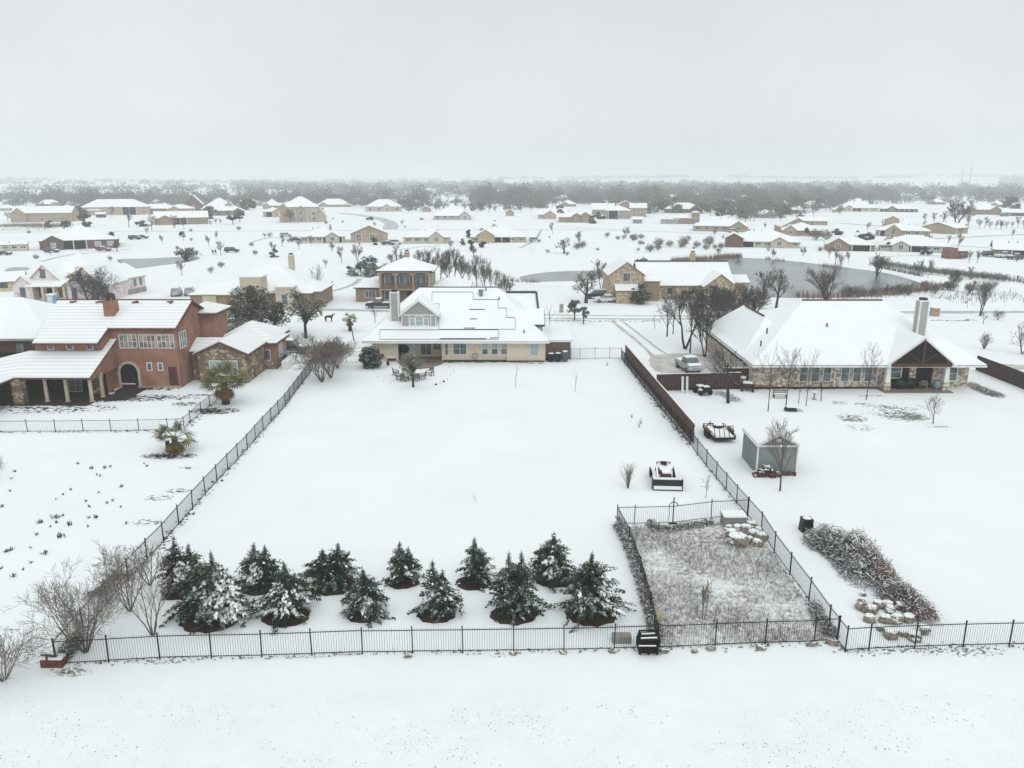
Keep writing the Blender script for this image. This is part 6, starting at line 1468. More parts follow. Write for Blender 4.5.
oak(293,216,203,8,'vine dark evergreen on castle-like house front left',237,'pine_leaf',clumps=10,per=60,lift=.1,name='evergreen_tree')
oak(314,216,203,11,'vine dark evergreen on castle-like house front right',238,'pine_leaf',clumps=12,per=60,lift=.1,name='evergreen_tree')
oak(377,208,197,9,'dark evergreen by the curving road',239,'pine_leaf',clumps=8,per=60,lift=.1,name='evergreen_tree')
oak(593,223.5,215,9,'dark round evergreen at right end of tan brick hip house',240,'pine_leaf',clumps=10,per=70,lift=.0,name='evergreen_tree')
oak(600,219,211,12,'blue green evergreen before the crowded cluster',241,'pine_leaf',clumps=10,per=60,lift=.0,name='evergreen_tree')
oak(560,213,205,9,'evergreen between the two left row houses',242,'pine_leaf',clumps=8,per=50,lift=.1,name='evergreen_tree')
oak(806,238-2,228,10,'dark evergreen between tan gabled house and porch house',243,'pine_leaf',clumps=8,per=50,lift=.0,name='evergreen_tree')
oak(866,243,232,15,'slanting dark evergreen right of the bank porch house',244,'pine_leaf',clumps=12,per=70,lift=.1,name='evergreen_tree')
oak(838,235,229,11,'round dark evergreen left of the slanting one',245,'pine_leaf',clumps=8,per=50,lift=.0,name='evergreen_tree')
oak(1009,210,196.5,17,'large dark evergreen at far right',246,'pine_leaf',clumps=14,per=80,lift=.1,name='evergreen_tree')
oak(1018,211.5,203,8,'smaller evergreen right of the large far right one',247,'pine_leaf',clumps=8,per=50,lift=.1,name='evergreen_tree')
oak(818,209,197,10,'dark upright evergreen beside low far roof',248,'pine_leaf',clumps=10,per=60,lift=.1,name='evergreen_tree')
oak(800,207,197,12,'dark broad evergreen left of the upright one, far right',249,'pine_leaf',clumps=10,per=60,lift=.1,name='evergreen_tree')
oak(370,222-1,217,8,'dark bush on the inside of road curve',250,'pine_leaf',clumps=6,per=50,lift=.0,name='evergreen_shrub')
oak(274,257,249.5,13,'grey green bush behind the tower house chimney',251,'oak_leaf',clumps=8,per=50,lift=.0,name='evergreen_shrub')
oak(372,367.5,346.5,27,'dense dark round shrub at the cream house left corner',252,'shrub_leaf',clumps=34,per=140,lift=.08,name='evergreen_shrub',sz=.16)
oak(888,251,241,7,'dark cypress under left rusty palm',253,'pine_leaf',clumps=8,per=50,lift=.0,name='evergreen_shrub')
oak(924,255,245,13,'dark shrub under the right rusty palm',254,'pine_leaf',clumps=8,per=50,lift=.0,name='evergreen_shrub')
for k in range(44):
    px = rnd.uniform(640,800); py = rnd.uniform(207,221) if px > 715 else rnd.uniform(206,214)
    oak(px, py, py-rnd.uniform(8,12), rnd.uniform(13,24), 'dark snow dusted oak in the belt above the red fenced house', 300+k, 'oak_leaf', clumps=8, per=36, lift=.2, grp='dark oaks in the belt above the fenced house')

# cedars in the foreground
def cedar(px, py, top, wpx, label, seed, leaders=((0,0,1),), mat='cedar', snow=.25, boughs=90):
    rn = random.Random(seed); c = G(px, py); h = HT(px, py, top)*.95; w = wpx/2*c.y/FPX*1.03; root = thing('cedar_tree', label, 'tree', c, 'cedars planted in the foreground')
    m = MB(); ms = MB(); mt = MB(); m2 = MB()
    cn = [(rn.uniform(-.5,1), rn.uniform(-1,.4), rn.uniform(.1,.5)) for _ in range(int(1+6*snow*snow*1.4))]
    for (ox, oy, hs) in leaders:
        b = c+Vector((ox*w, oy*w, 0)); H_ = h*hs; n = int(boughs*hs*1.15)
        lx, ly = rn.uniform(-.1,.1), rn.uniform(-.1,.1); lean = lambda t_: Vector((lx*t_*t_, ly*t_*t_, 0))
        mt.tube([b*.6+c*.4, b+Vector((0,0,H_*.5)), b+lean(1)+Vector((0,0,H_*1.02))], [.1,.05,.012], 6)
        for k in range(n):
            t_ = .02+.95*((k+rn.random())/n)**.85; a = rn.uniform(0,6.283)
            R_ = w*(1.05 if len(leaders) == 1 else .84)*(max(0, 1-t_/.8)**.48*.9*(1 if t_ > .12 else .8+1.6*t_)+.12*(1-t_))*rn.choice((.55,.8,.95,1.05,1.25))*rn.uniform(.85,1.12)+.03
            d = Vector((math.cos(a), math.sin(a), 0)); p = b+lean(t_)+Vector((0,0,H_*t_)); n2 = max(3, int(R_/.085)); rise = rn.uniform(.3,.85); droop = rn.uniform(.45,.85); cur = rn.uniform(-.5,.5); sd = Vector((-d.y, d.x, 0)); arm = []
            for j in range(n2+1):
                s = j/n2; q = p+d*(R_*s)+sd*(R_*cur*s*s)+Vector((0,0,R_*(rise*s-droop*s*s))); q.z = max(.04, q.z); arm.append(q)
            mt.tube([arm[0], arm[n2//2], arm[-1]], [.02,.012,.004], 3, False)
            tone = rn.random() < .62
            for j in range(1, n2+1):
                s = j/n2; q = arm[j]
                for e in range(7):
                    L = rn.uniform(.09,.25)*(1.2-.35*s)*(.22+.78*min(1,(1-t_)*2.0)); o = q+Vector((0,0,0))+Vector((rn.gauss(0,.05), rn.gauss(0,.05), rn.gauss(0,.04)))
                    v = (d*rn.uniform(.2,1)+sd*rn.uniform(-1,1)+Vector((0,0,rn.uniform(-.75,.3)))).normalized()*L
                    wv = v.cross(Vector((rn.uniform(-1,1),rn.uniform(-1,1),1))).normalized()*L*.22
                    (m if tone else m2).add([o-wv*.6, o+v*.5-wv, o+v, o+v*.5+wv], [(0,1,2,3)])
                px_, py_, pz_ = (q.x-c.x)/w, (q.y-c.y)/w, (q.z)/h
                near_ = any((px_-u[0])**2+(py_-u[1])**2+(pz_-u[2])**2*2 < .13 for u in cn)
                if rn.random() < (.95 if near_ else .05)*(.35+.65*s)*(1.25-pz_):
                    for e in range(3 if near_ else 1):
                        L = rn.uniform(.09,.2); o = q+Vector((rn.gauss(0,.05), rn.gauss(0,.05), rn.uniform(.03,.07))); sv = sd*L*rn.uniform(.3,.7); dv = (d+sd*rn.uniform(-.6,.6))*L; dz = Vector((0,0,-rn.uniform(.2,.8)*L))
                        ms.add([o-dv*.7, o+sv*.9, o+dv+dz, o-sv*.9, o+Vector((0,0,.045))], [(0,1,4),(1,2,4),(2,3,4),(3,0,4)])
    mt.build('trunk', 'bark_brown', root); m.build('foliage', mat, root); m2.build('light_foliage', 'cedar_light', root)
    if ms.f: ms.build('snow_on_boughs', 'snow', root)
    # bare mulch circle under the tree
    cc = c+Vector((0,.0,0)); R1 = w*.86; m = MB(); pts = []
    for k in range(26): a = 6.283*k/26; r_ = R1*rn.uniform(.92,1.07); pts.append((cc.x+math.cos(a)*r_, cc.y-.25+math.sin(a)*r_*.85, .016))
    m.add(pts, [tuple(range(26))])
    for _ in range(260):
        a = rn.uniform(0,6.28); r_ = R1*math.sqrt(rn.random()); q = Vector((cc.x+math.cos(a)*r_, cc.y-.25+math.sin(a)*r_*.85, .02)); v = Vector((rn.uniform(-.07,.07), rn.uniform(-.07,.07), rn.uniform(.01,.05)))
        m.add([q-v, q+Vector((.02,.02,0)), q+v], [(0,1,2)])
    m.build('mulch_bed', 'mulch', kind='structure')
    return root
cedar(183,590,533,48,'tall leftmost cedar at back beside the left fence',401,((-.2,0,1),(.3,.2,.82)),snow=.2,boughs=120)
cedar(214,616,547,78,'largest cedar, front row leftmost, heavy snow on right boughs',402,((-.35,.1,.98),(.1,0,1),(.5,-.05,.66)),snow=.85,boughs=130)
cedar(262,586,541,46,'twin topped cedar second from left in the back row',403,((-.3,0,1),(.25,0,.95)),snow=.22,boughs=95)
cedar(288,614,558,60,'bushy cedar second in the front row, snow on right',404,((.05,0,1),),snow=.75,boughs=170)
cedar(334,584,540,58,'wide twin topped cedar third in the back row',405,((-.4,0,.84),(.2,0,1)),snow=.3,boughs=95)
cedar(366,612,566,48,'rounded compact cedar third in the front row',406,((0,0,1),),snow=.25,boughs=170)
cedar(403,580,539,42,'small cedar fourth in the back row',407,((-.1,0,1),(.25,0,.85)),snow=.2,boughs=80)
cedar(437,612,556,50,'pointed cedar fourth in the front row',408,((-.1,0,1),(.3,0,.8)),snow=.4,boughs=105)
cedar(474,581,535,44,'pointed cedar fifth in the back row',409,((0,0,1),(.3,0,.7)),snow=.25,boughs=100)
cedar(514,612,547,60,'double pointed cedar fifth in the front row',410,((-.18,0,1),(.3,.05,.97)),snow=.4,boughs=105)
cedar(554,577,529,52,'pointed cedar sixth and last in the back row',411,((0,0,1),),snow=.45,boughs=150)
cedar(591,612,548,66,'rightmost front cedar with heavy snow on its lower boughs',412,((-.05,0,1),),snow=.75,boughs=190)

# ------------------------------------------------------------------ palms
def palm(px, py, top, wpx, label, seed, skirt=True, trunk_h=.35, n=34, trunks=1, dead='palm_dead'):
    rn = random.Random(seed); c = G(px, py); h = HT(px, py, top); w = wpx/2*c.y/FPX*1.05; root = thing('palm_tree', label, 'tree', c)
    mt = MB(); zt = h*trunk_h; mt.tube([c, c+Vector((0,0,zt*.6)), c+Vector((0,0,zt+.1))], [h*.09,h*.075,h*.07], 9)
    if trunks > 1: mt.tube([c+Vector((-.7,0,0)), c+Vector((-.7,0,zt*.8))], [h*.06,h*.05], 8)
    mt.build('trunk', 'palm_trunk', root); top_ = c+Vector((0,0,zt))
    def fan(m, a, el, L, R_):
        d = Vector((math.cos(a)*math.cos(el), math.sin(a)*math.cos(el), math.sin(el))); hub = top_+d*L; sd = d.cross(Vector((0,0,1))).normalized(); up = sd.cross(d)
        m.tube([top_, hub], [.03,.02], 3, False)
        for k in range(15):
            b = (k/14-.5)*3.3; v = (d*math.cos(b)+sd*math.sin(b))*R_*rn.uniform(.8,1.05)+Vector((0,0,-.25*R_*abs(math.sin(b)))); q = v.cross(up).normalized()*R_*.045
            tip = hub+v+Vector((0,0,-.18*R_)); m.add([hub, hub+v*.55-q, tip, hub+v*.55+q], [(0,1,2,3)])
    m = MB(); md = MB()
    for k in range(n):
        a = 6.28*k*.382+rn.uniform(-.3,.3); el = rn.uniform(-.15,.6) if k % 4 else rn.uniform(.8,1.4); fan(m, a, el, w*.62*rn.uniform(.8,1.1), w*.58*rn.uniform(.8,1.1))
    m.build('crown', 'palm_leaf', root)
    if skirt:
        for k in range(int(n*.7)): fan(md, rn.uniform(0,6.28), rn.uniform(-1.45,-.75), w*.38, w*.42)
        md.build('dead_skirt', dead, root)
    ms = MB()
    for k in range(7): a = rn.uniform(0,6.28); q = top_+Vector((math.cos(a)*w*.4, math.sin(a)*w*.4, w*rn.uniform(.25,.5))); ms.blob(q, (.16,.14,.07), 6, 4, .2)
    ms.build('snow_on_fronds', 'snow', root, smooth=True)
palm(176,451,414,44,'squat fan palm nearer the camera with ragged brown skirt',501,trunk_h=.34,trunks=2,n=26)
palm(226,404,360,46,'larger fan palm beside the stone wing with brown skirt',502,trunk_h=.5,n=34)
palm(350,331,312,17,'small fan palm propped by a stake near the street',503,trunk_h=.6,n=24)
palm(888,249,237,12,'rusty fan palm left of the long white roofed house',504,trunk_h=.65,n=14)
palm(926,249,236,13,'rusty fan palm right of the long white roofed house',505,trunk_h=.65,n=14)
c = G(354,341); m = MB(); m.bar(c, c+Vector((-.5,.8,2.2)), .12); props(m.build('stake', 'bark_dark', loc=c), 'leaning dark stake beside the small palm', 'stake')
# bare pits of soil under the palms
flakes('leaf_litter', [(169,456,2.6,.9,420,.16),(214,411,2.8,1.3,420,.2),(262,372.5,.01,.01,1,.1),(120,398,9,1.6,500,.3),(40,408,9,2.2,400,.25)], 'soil_dark')

# ------------------------------------------------------------------ ground cover
flakes('grass_patch', [(862,404,1.4,.6,40,.15),(850,420,1.2,.8,70,.15),(872,396,2,.3,50,.15),(852,418,1.6,1.5,120,.18),(860,428,1.5,1.2,60,.15),(885,407,2.5,.8,90,.16),(840,403,1.0,.8,60,.14),(158,498,1.2,.6,50,.15),(178,491,1.0,.6,50,.15),
    (147,522,1.6,.7,70,.12),(190,468,1.0,.4,30,.14),(125,548,1.2,.5,50,.1),(98,565,.8,.4,30,.1),(200,395,2.6,.5,60,.2),(185,404,1.6,.9,90,.2),(940,427,1.4,.15,50,.12),(8,632,1.6,.6,60,.08),(340,654,1.2,.15,60,.06),(500,656,.5,.2,20,.06),(300,657,1.5,.2,60,.06),(160,662,2,.25,80,.07),(900,651,5,.5,160,.07),(975,652,2,.5,120,.08),(70,672,1.2,.5,150,.08),(85,640,1.0,1.2,60,.06),(30,655,1.5,1.0,90,.07)], 'grass_dead', .01)
m = MB()
for _ in range(9000):
    x = rnd.uniform(-24, 24); y = rnd.uniform(20, 31.6 if abs(x) < 15 else 32.3)
    if math.sin(x*.9+y*1.7)+math.sin(x*.37-y*.8+1)+.5*math.sin(x*2.3+y*3.1) < rnd.uniform(-.6, 2.4): continue
    L = rnd.uniform(.015,.065); a = rnd.uniform(0,6.28); q = Vector((x,y,.0)); v = Vector((math.cos(a)*L*1.2, math.sin(a)*L*1.2, L*.7)); w_ = Vector((-math.sin(a), math.cos(a), 0))*rnd.uniform(.006,.02)
    m.add([q-w_, q+v*.6-w_, q+v, q+v*.6+w_, q+w_], [(0,1,2,3,4)])
m.build('grass_tips', 'grass_dead', kind='stuff')
flakes('grass_patch', [(904,416,2.7,2.0,300,.2),(912,417,1.6,1.1,150,.16),(890,413,3.4,2.4,120,.13),(898,409,2.6,.9,70,.16)], 'grass_grey', .012)
def edgeflakes(name, pts, w, per, sz, mat):
    P = [G(*p) for p in pts]; m = MB()
    for i in range(len(P)-1):
        a, b = P[i], P[i+1]; n = int((b-a).length*per); d = (b-a).normalized(); nr = Vector((-d.y,d.x,0))
        for _ in range(n):
            if rnd.random() < .35: continue
            q = a.lerp(b, rnd.random())+nr*rnd.gauss(0, w); s = sz*rnd.uniform(.3,1.2); a0 = rnd.uniform(0,6.28)
            m.add([(q.x+math.cos(a0+k*1.2566)*s*rnd.uniform(.5,1.3), q.y+math.sin(a0+k*1.2566)*s*rnd.uniform(.4,.9), .014+rnd.uniform(0,.015)) for k in range(5)], [(0,1,2,3,4)])
            if rnd.random() < .5:
                L = rnd.uniform(.08,.35); v = Vector((rnd.uniform(-.12,.12), rnd.uniform(-.12,.12), L)); m.add([q-Vector((.012,0,0)), q+v, q+Vector((.012,0,0))], [(0,1,2)])
    return m.build(name, mat, kind='stuff')
edgeflakes('fence_grass', FRONT, .12, 9, .09, 'grass_dead')
edgeflakes('fence_grass', [(657,649),(714,647),(765,645),(837,642),(845,652),(914,648.5),(1024,645.5)], .2, 16, .10, 'grass_dead')
edgeflakes('fence_grass', [(57,666),(107,604),(147,560),(179,525),(228,470),(263,431),(313,369)], .22, 9, .13, 'soil_dark')
edgeflakes('fence_grass', [(0,432.5),(60,432),(168,431),(184,430),(217,401)], .2, 7, .16, 'soil_dark')
edgeflakes('fence_grass', [(690,446),(737,504),(775,557),(808,603),(835,640)], .15, 8, .10, 'grass_dead')
edgeflakes('fence_grass', [(625,361),(650,395),(690,445)], .25, 14, .16, 'soil_dark')
edgeflakes('wall_foot', [(400,362.5),(445,362.5),(507,362),(545,363.5)], .15, 14, .2, 'mulch')
edgeflakes('wall_foot', [(755,389),(800,389),(880,388)], .12, 14, .18, 'mulch')
edgeflakes('wall_foot', [(20,403),(60,403.5),(108,401),(140,389),(180,389)], .35, 18, .28, 'soil_dark')
edgeflakes('street_edge', [(545,320.5),(600,321),(660,321)], .3, 8, .3, 'grass_grey')
edgeflakes('pond_edge', [(930,320),(960,321),(975,320)], .3, 8, .3, 'soil_dark')
# weedy pen
PEN = [(619,527),(680,527),(746,520),(762,535),(790,580),(834,640),(760,643.5),(660,648),(650,615),(632,560)]
sheet('pen_soil', PEN, 'weedy_soil', .012, sub=1)
pw = [G(*p) for p in PEN]
def inside(x, y):
    r_ = False; n = len(pw)
    for i in range(n):
        a, b = pw[i], pw[i-1]
        if (a.y > y) != (b.y > y) and x < (b.x-a.x)*(y-a.y)/(b.y-a.y)+a.x: r_ = not r_
    return r_
m = MB(); xs = [p.x for p in pw]; ysn = [p.y for p in pw]; cnt = 0
while cnt < 6500:
    x, y = rnd.uniform(min(xs), max(xs)), rnd.uniform(min(ysn), max(ysn))
    if not inside(x, y): continue
    if math.sin(x*1.3+1)*math.cos(y*.9)+math.sin(x*.5+y*.7) < rnd.uniform(-1.6,.9): continue
    cnt += 1
    for _ in range(rnd.randint(2,4)):
        L = rnd.uniform(.08,.34); v = Vector((rnd.uniform(-.2,.2), rnd.uniform(-.2,.2), L)); p = Vector((x+rnd.uniform(-.06,.06), y+rnd.uniform(-.06,.06), .01)); t2 = rnd.uniform(.004,.009)
        m.add([p-Vector((t2,0,0)), p+v*.6+Vector((0,0,0)), p+v, p+v*.6+Vector((t2*2,0,0)), p+Vector((t2,0,0))], [(0,1,3,4),(1,2,3)])
m.build('dry_weeds', 'stalk', kind='stuff')
def tangle(name, axis, r, h, n, mat, label, cat, seed, leaf=None, snow=.3, tw=.012, grp=None, L=(.3,.9)):
    """long mound of twigs along a ground line"""
    rn = random.Random(seed); P = [G(*p) for p in axis]; root = thing(name, label, cat, P[0], grp); m = MB(); ms = MB(); ml = MB()
    for _ in range(n):
        i = rn.randrange(len(P)-1); a = P[i].lerp(P[i+1], rn.random()); an = rn.uniform(0,6.28); q = math.sqrt(rn.random()); rr = r[i] if isinstance(r, (list, tuple)) else r
        x, y = a.x+math.cos(an)*q*rr, a.y+math.sin(an)*q*rr; z = h*(1-q*q)*rn.uniform(.25,1)
        Lk = rn.uniform(*L); v = Vector((rn.gauss(0,.6), rn.gauss(0,.6), rn.gauss(.15,.4))).normalized()*Lk*.5; p = Vector((x,y,max(.02,z)))
        m.tube([p-v, p+Vector((rn.uniform(-.05,.05),rn.uniform(-.05,.05),rn.uniform(0,.1))), p+v], [tw,tw*.9,tw*.4], 3, False)
        if rn.random() < snow: s = rn.uniform(.02,.06); ms.bar(p-v*.7+Vector((0,0,tw+.01)), p+v*.5+Vector((0,0,tw+.03)), s, s*.5)
        if leaf and rn.random() < .6: leafy(rn, ml, p, (.2,.2,.15), 7, .065)
    m.build('branches', mat, root)
    if ms.f: ms.build('snow_cover', 'snow', root)
    if leaf: ml.build('leaves', leaf, root)
    return root
tangle('brush_pile', [(818,545),(840,552),(858,565),(872,580)], [1.1,1.5,1.75,1.5], 1.7, 4600, 'twig_dark', 'large snow dusted brush pile right of the weedy pen', 'brush pile', 601, snow=.42)
tangle('brush_pile', [(812,536),(822,540)], .8, .5, 350, 'twig', 'low end of brush behind the black compost bin', 'brush pile', 602, snow=.5)
tangle('leafy_bush', [(852,548),(868,562),(884,588)], .8, 1.7, 800, 'rust_leaf', 'rusty leaved bush along the far side of the brush pile', 'bush', 603, leaf='rust_leaf', snow=.2)
tangle('leafy_bush', [(888,598),(907,604),(924,620)], .8, 1.3, 900, 'twig_dark', 'rusty leaved branches over the boulder pile', 'bush', 604, leaf='rust_leaf', snow=.35)
tangle('vine', [(618,527),(630,550),(641,583),(651,617),(657,640)], .32, 1.0, 1500, 'bark_dark', 'dark vine covering the left fence of the pen', 'vine', 605, leaf='twig_dark', snow=.22, L=(.2,.6))
tangle('hedge', [(650,524),(656,530),(668,531),(690,527),(712,524)], .35, .5, 700, 'twig_dark', 'low snowy dark hedge along the back of the pen', 'hedge', 606, leaf='twig_dark', snow=.4, L=(.2,.5))
tangle('vine', [(60,664),(72,650),(82,638)], .35, .9, 500, 'bark_dark', 'dark vine clump at the lower left fence corner', 'vine', 607, snow=.15, L=(.2,.7))
tangle('vine', [(812,606),(823,625),(832,638)], .4, .8, 420, 'bark_dark', 'dark bramble at near right corner of the pen', 'bramble', 608, snow=.1, L=(.2,.7))
tangle('shrub_bed', [(970,385),(980,390),(990,394),(1000,397)], .8, .5, 500, 'twig', 'snowy rock edged shrub bed right of the gable porch', 'shrub bed', 609, leaf='rust_leaf', snow=.6)
tangle('shrub_bed', [(716,393),(728,397),(738,402)], .7, .4, 260, 'twig_dark', 'low snowy plants around the big leaning tree', 'shrub bed', 610, snow=.6)
tangle('brush_pile', [(90,598),(105,590),(120,575)], .5, .35, 260, 'twig_dark', 'scattered dead branches along the left fence', 'branches', 611, snow=.1)
tangle('brush_pile', [(655,388),(662,393)], .5, .8, 160, 'twig', 'thin brush in the corner of the two board fences', 'brush', 612, snow=.4)
for (px, py, lb) in ((676,397,'low dark bush'),):
    pass
# reeds along the ponds
def reeds(name, pts, w, per, h, mat):
    P = [G(*p) for p in pts]; m = MB()
    for i in range(len(P)-1):
        a, b = P[i], P[i+1]
        for _ in range(int((b-a).length*per)):
            q = a.lerp(b, rnd.random())+Vector((rnd.uniform(-.5,.5), rnd.gauss(0, w), 0)); L = h*rnd.uniform(.5,1.2); t2 = rnd.uniform(.03,.07)
            m.add([q-Vector((t2,0,0)), q+Vector((t2,0,0)), q+Vector((rnd.uniform(-.2,.2), rnd.uniform(-.2,.2), L))], [(0,1,2)])
    return m.build(name, mat, kind='stuff')
reeds('reeds', [(795,296),(815,297.5),(835,298),(850,296),(880,296),(905,293),(925,290),(940,287)], 1.6, 22, 1.6, 'reed')
reeds('reeds', [(672,262),(690,260.5),(712,259),(735,257.5)], 1.3, 26, 1.7, 'reed')
reeds('reeds', [(715,257.5),(740,256)], 1.0, 14, 1.3, 'reed')
reeds('reeds', [(766,259),(770,259)], .6, 20, 1.1, 'reed'); reeds('reeds', [(775,260.5),(785,261)], .6, 12, 1.1, 'reed')
reeds('reeds', [(820,266),(840,268)], 1.0, 14, 1.2, 'reed'); reeds('reeds', [(500,281),(540,282.5)], 1.0, 12, 1.0, 'reed')
reeds('scrub', [(930,272),(960,275),(1015,281)], 2.8, 34, 1.5, 'scrub_twig'); reeds('scrub', [(940,300),(980,297),(1030,296)], 4.5, 16, .9, 'scrub_twig')
reeds('scrub', [(0,226),(40,226),(62,227)], 8, 60, 1.5, 'scrub_twig'); reeds('scrub', [(0,230),(50,230)], 2, 8, .8, 'scrub_twig')
reeds('scrub', [(880,268),(920,276)], 2, 16, 1.2, 'scrub_twig')
# weeds on the left lot: individual tufts
spots = [(40,598//4+0,0)]
WT = [(78,464,1),(91,469,1.3),(105,468,1.2),(110.5,467,1),(97,475,.6),(100,476.5,.8),(147,466.5,1),(144,464,.5),(15,472,1),(11,479,.7),(10,491.5,.8),(71,490,.9),(63,495,.6),(56,500,.4),(121,487,1.3),(99,493,.6),(86,501.5,.8),(107,503.5,.9),(113,501,.8),(90,507,.9),(121,507.5,.6),(2,507,1.2),
    (40,523,1.8),(55,518,2),(56.5,523,1),(63,516,1),(69.5,525,2.0),(50,527,.7),(96,518,1.5),(89,518,.9),(88,527,.7),(61,537,2.4),(37,535,1),(45,554,1.7),(31,548,.6),(31,563,.8),(5,552,.9),(7,532+20,1),(11,550,1.4),(1,569,.9),(13,577,1.4),(23,570,.6),(126,524,.7)]
for k, (px, py, s) in enumerate(WT):
    c = G(px, py); root = None; m = MB(); rn = random.Random(700+k)
    for _ in range(int(8+6*s)):
        v = Vector((rn.gauss(0,.10), rn.gauss(0,.10), rn.uniform(.12,.4)))*(.4+.28*s); q = c+Vector((rn.gauss(0,.05*s), rn.gauss(0,.05*s), 0)); t2 = .016*(.6+.4*s)
        m.add([q-Vector((t2,0,0)), q+v*.6-Vector((t2,0,0)), q+v, q+v*.6+Vector((t2,0,0)), q+Vector((t2,0,0))], [(0,1,2,3,4)])
    props(m.build('weed', 'weed_green', loc=c), 'small dark green weed poking through snow on the left lot', 'weed', 'weeds poking through snow on the left lot')
# little dry sprigs in the big yard
for k, (px, py, lb) in enumerate(((632,418,'dry sprig nearest the board fence in the big yard'),(639,428,'lower dry sprig near the board fence end'),(641,424,'taller dry sprig near the board fence end'),(607,366,'tan dry tuft near the iron fence gate at back'))):
    c = G(px, py); m = MB(); rn = random.Random(800+k)
    for _ in range(10): v = Vector((rn.gauss(0,.15), rn.gauss(0,.1), rn.uniform(.3,.8))); m.tube([c, c+v], [.015,.006], 3, False)
    props(m.build('weed', 'stalk', loc=c), lb, 'weed')
# red marker twigs around the patio
m = MB()
for (px, py) in ((377,378),(383,382),(390,384),(440,384),(447,380),(450,376),(453,372),(449,368)):
    c = G(px, py); m.bar(c, c+Vector((.1,.1,.3)), .03)
m.build('garden_twigs', 'orange_net', kind='stuff')

# ------------------------------------------------------------------ distant woods (uncountable) as many crowns merged
def woods(name, polys, dens, hmin, hmax, mat, seed, quads=16):
    rn = random.Random(seed); m = MB()
    for (x0, x1, y0, y1, n) in polys:
        for _ in range(n):
            px = rn.uniform(x0, x1); k0, k1 = 1/(y0-177.99), 1/(y1-177.99)
            py = rn.uniform(y0, y1) if rn.random() < .75 else 177.99+1/rn.uniform(k1, k0)
            if y0 > 400:
                D = rn.uniform(y0, y1); py = 178+24*779/D*1.0
            wob = 0 if y0 > 400 else math.sin(px*.11+seed)+.8*math.sin(px*.047+1)+.6*math.sin(px*.31)
            if y0 < 400 and py > y1-.22*(y1-y0)*(1+.5*wob) and rn.random() < .8: continue
            if math.sin(px*.083+py*.9)+math.sin(px*.031-py*.5+2)+.6*math.sin(px*.23+py*1.9) > (.75 if px > 480 else .35) and rn.random() < .93: continue
            c = G(px, py) if y0 < 400 else Vector(((px-512)/FPX*D, D, 0)); zz = hill(c.x, c.y); h = rn.uniform(hmin, hmax)*(.8+.35*math.sin(px*.19+c.y*.004)+.25*math.sin(px*.53)); r_ = h*rn.uniform(.4,.6)*(1+c.y/5000); s = max(.5, c.y*.0010)*rn.uniform(.7,1.5)
            for _ in range(quads if c.y > 950 else int(quads*3.2)):
                a = rn.uniform(0,6.28); q = math.sqrt(rn.random()); z = h*(.12+.88*rn.random()*(1-q*q*.55)); p = Vector((c.x+math.cos(a)*r_*q, c.y+math.sin(a)*r_*q, zz+z))
                b = Vector((rn.gauss(0,1), rn.gauss(0,.6), rn.gauss(0,1))).normalized()*s*rn.uniform(.5,1); d = b.cross(Vector((rn.gauss(0,.5),1,rn.gauss(0,.5)))).normalized()*s*rn.uniform(.3,.7)
                m.add([p-b, p-d, p+b, p+d], [(0,1,2,3)])
    return m.build(name, mat, kind='stuff')
woods('far_woods', [(-60,262,196,199,200),(150,300,188,193,420),(250,520,186,199,3000),(470,660,197,206,1500),(500,700,188,199,2600),(640,900,189,201,3000),(700,1090,189.5,200.5,3800),(720,850,199,206,700),
    (610,845,200,213,900),(735,800,212,221,60),(40,150,199,209,560),(-20,60,198,208,300),(150,262,199,208,520),(262,340,199,206,300),(330,430,199,208,480),(400,480,204,212,110),(480,545,200,211,330),(-20,250,191,195,260),(840,1040,200,206,160),
    (240,600,2000,3600,1500),(600,850,2000,3000,1100),(985,1090,2000,5000,1500),(840,985,4600,5800,900),(700,850,4800,5800,700),(560,700,4600,5600,800),(-60,560,4600,5200,900),(-60,250,1500,1650,260),(-60,200,2400,2700,330),(-60,360,3400,4000,520)], 1, 7, 17, 'far_twig', 901)
# radio masts on the right horizon
for (px, h, lb) in ((961,62,'left of two thin lattice masts on the right horizon'),(969,70,'right of two thin lattice masts on the right horizon')):
    c = G(px, 186.3); m = MB()
    for sx in (-1,1): m.bar(c+Vector((sx*1.6,0,0)), c+Vector((sx*.5,0,h*.8)), .8)
    for k in range(9): z = h*.8*k/9; m.bar(c+Vector((-1.5+z*.015,0,z)), c+Vector((1.5-z*.015,0,z+h*.08)), .4)
    props(m.build('mast', 'steel_pipe', loc=c), lb, 'mast')

# ------------------------------------------------------------------ haze, sky and light
m = MB(); m.box(-9800, 9800, -90, 9650, -1, 95)
t = bpy.data.materials.new('haze'); t.use_nodes = True; nt = t.node_tree; nt.nodes.clear()
o_ = nt.nodes.new('ShaderNodeOutputMaterial'); v = nt.nodes.new('ShaderNodeVolumePrincipled'); v.inputs['Color'].default_value = (.93,.95,.955,1); v.inputs['Density'].default_value = .00047; v.inputs['Anisotropy'].default_value = 0
nt.links.new(v.outputs[0], o_.inputs['Volume']); m.build('haze', t, kind='stuff')

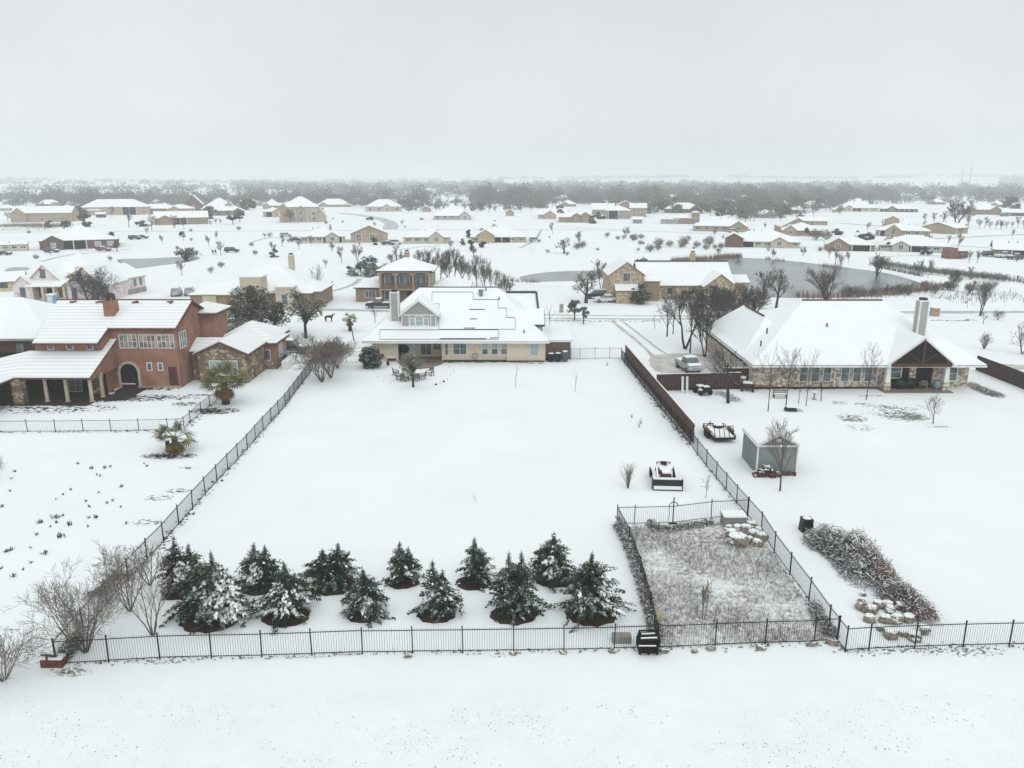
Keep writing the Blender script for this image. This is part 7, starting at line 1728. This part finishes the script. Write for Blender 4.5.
w = bpy.data.worlds.new('World'); sc.world = w; w.use_nodes = True; nt = w.node_tree; bg = nt.nodes['Background']
sky = nt.nodes.new('ShaderNodeTexSky'); sky.sky_type = 'NISHITA'; sky.sun_disc = False; sky.sun_elevation = R(38); sky.sun_rotation = R(160); sky.air_density = 1; sky.dust_density = 4
hs = nt.nodes.new('ShaderNodeHueSaturation'); hs.inputs['Saturation'].default_value = .08
nt.links.new(sky.outputs[0], hs.inputs['Color'])
tc_ = nt.nodes.new('ShaderNodeTexCoord'); sp_ = nt.nodes.new('ShaderNodeSeparateXYZ'); nt.links.new(tc_.outputs['Generated'], sp_.inputs[0])
nz = nt.nodes.new('ShaderNodeTexNoise'); nz.inputs['Scale'].default_value = 2.4; nz.inputs['Detail'].default_value = 5; nt.links.new(tc_.outputs['Generated'], nz.inputs['Vector'])
rp_ = nt.nodes.new('ShaderNodeValToRGB'); cr = rp_.color_ramp; cr.elements[0].position = 0; cr.elements[0].color = (7.6,7.95,8.05,1); cr.elements[1].position = 1; cr.elements[1].color = (12.0,12.4,12.5,1)
e1 = cr.elements.new(.07); e1.color = (7.7,8.05,8.15,1); e2 = cr.elements.new(.35); e2.color = (6.1,6.5,6.6,1); e3 = cr.elements.new(.5); e3.color = (8.9,9.25,9.35,1)
nt.links.new(sp_.outputs['Z'], rp_.inputs['Fac'])
mx = nt.nodes.new('ShaderNodeMix'); mx.data_type = 'RGBA'; mx.inputs[0].default_value = .9
nt.links.new(hs.outputs[0], mx.inputs[6]); nt.links.new(rp_.outputs[0], mx.inputs[7])
m2 = nt.nodes.new('ShaderNodeMix'); m2.data_type = 'RGBA'; m2.blend_type = 'MULTIPLY'; m2.inputs[0].default_value = 1
r2 = nt.nodes.new('ShaderNodeValToRGB'); r2.color_ramp.elements[0].position = .35; r2.color_ramp.elements[0].color = (.925,.93,.935,1); r2.color_ramp.elements[1].position = .65; r2.color_ramp.elements[1].color = (1.04,1.04,1.04,1)
nt.links.new(nz.outputs['Fac'], r2.inputs['Fac']); nt.links.new(mx.outputs[2], m2.inputs[6]); nt.links.new(r2.outputs[0], m2.inputs[7])
nt.links.new(m2.outputs[2], bg.inputs['Color']); bg.inputs['Strength'].default_value = .095
sd = bpy.data.lights.new('sun', 'SUN'); sd.energy = .55; sd.angle = R(30); sd.color = (1,.98,.95)
so = bpy.data.objects.new('sun', sd); COL.objects.link(so); so.rotation_euler = (R(52), 0, R(-20+180-160+20)); so.rotation_euler = (R(52), 0, R(20))
sc.view_settings.view_transform = 'Standard'; sc.view_settings.look = 'None'; sc.view_settings.gamma = 1; sc.view_settings.exposure = .21; sc.view_settings.use_curve_mapping = False
sc.render.engine = 'CYCLES'; cy = sc.cycles; cy.use_denoising = True; cy.max_bounces = 5; cy.diffuse_bounces = 3; cy.volume_bounces = 1; cy.transparent_max_bounces = 4
try: cy.denoiser = 'OPENIMAGEDENOISE'
except Exception: pass
cy.use_adaptive_sampling = True; cy.adaptive_threshold = .015
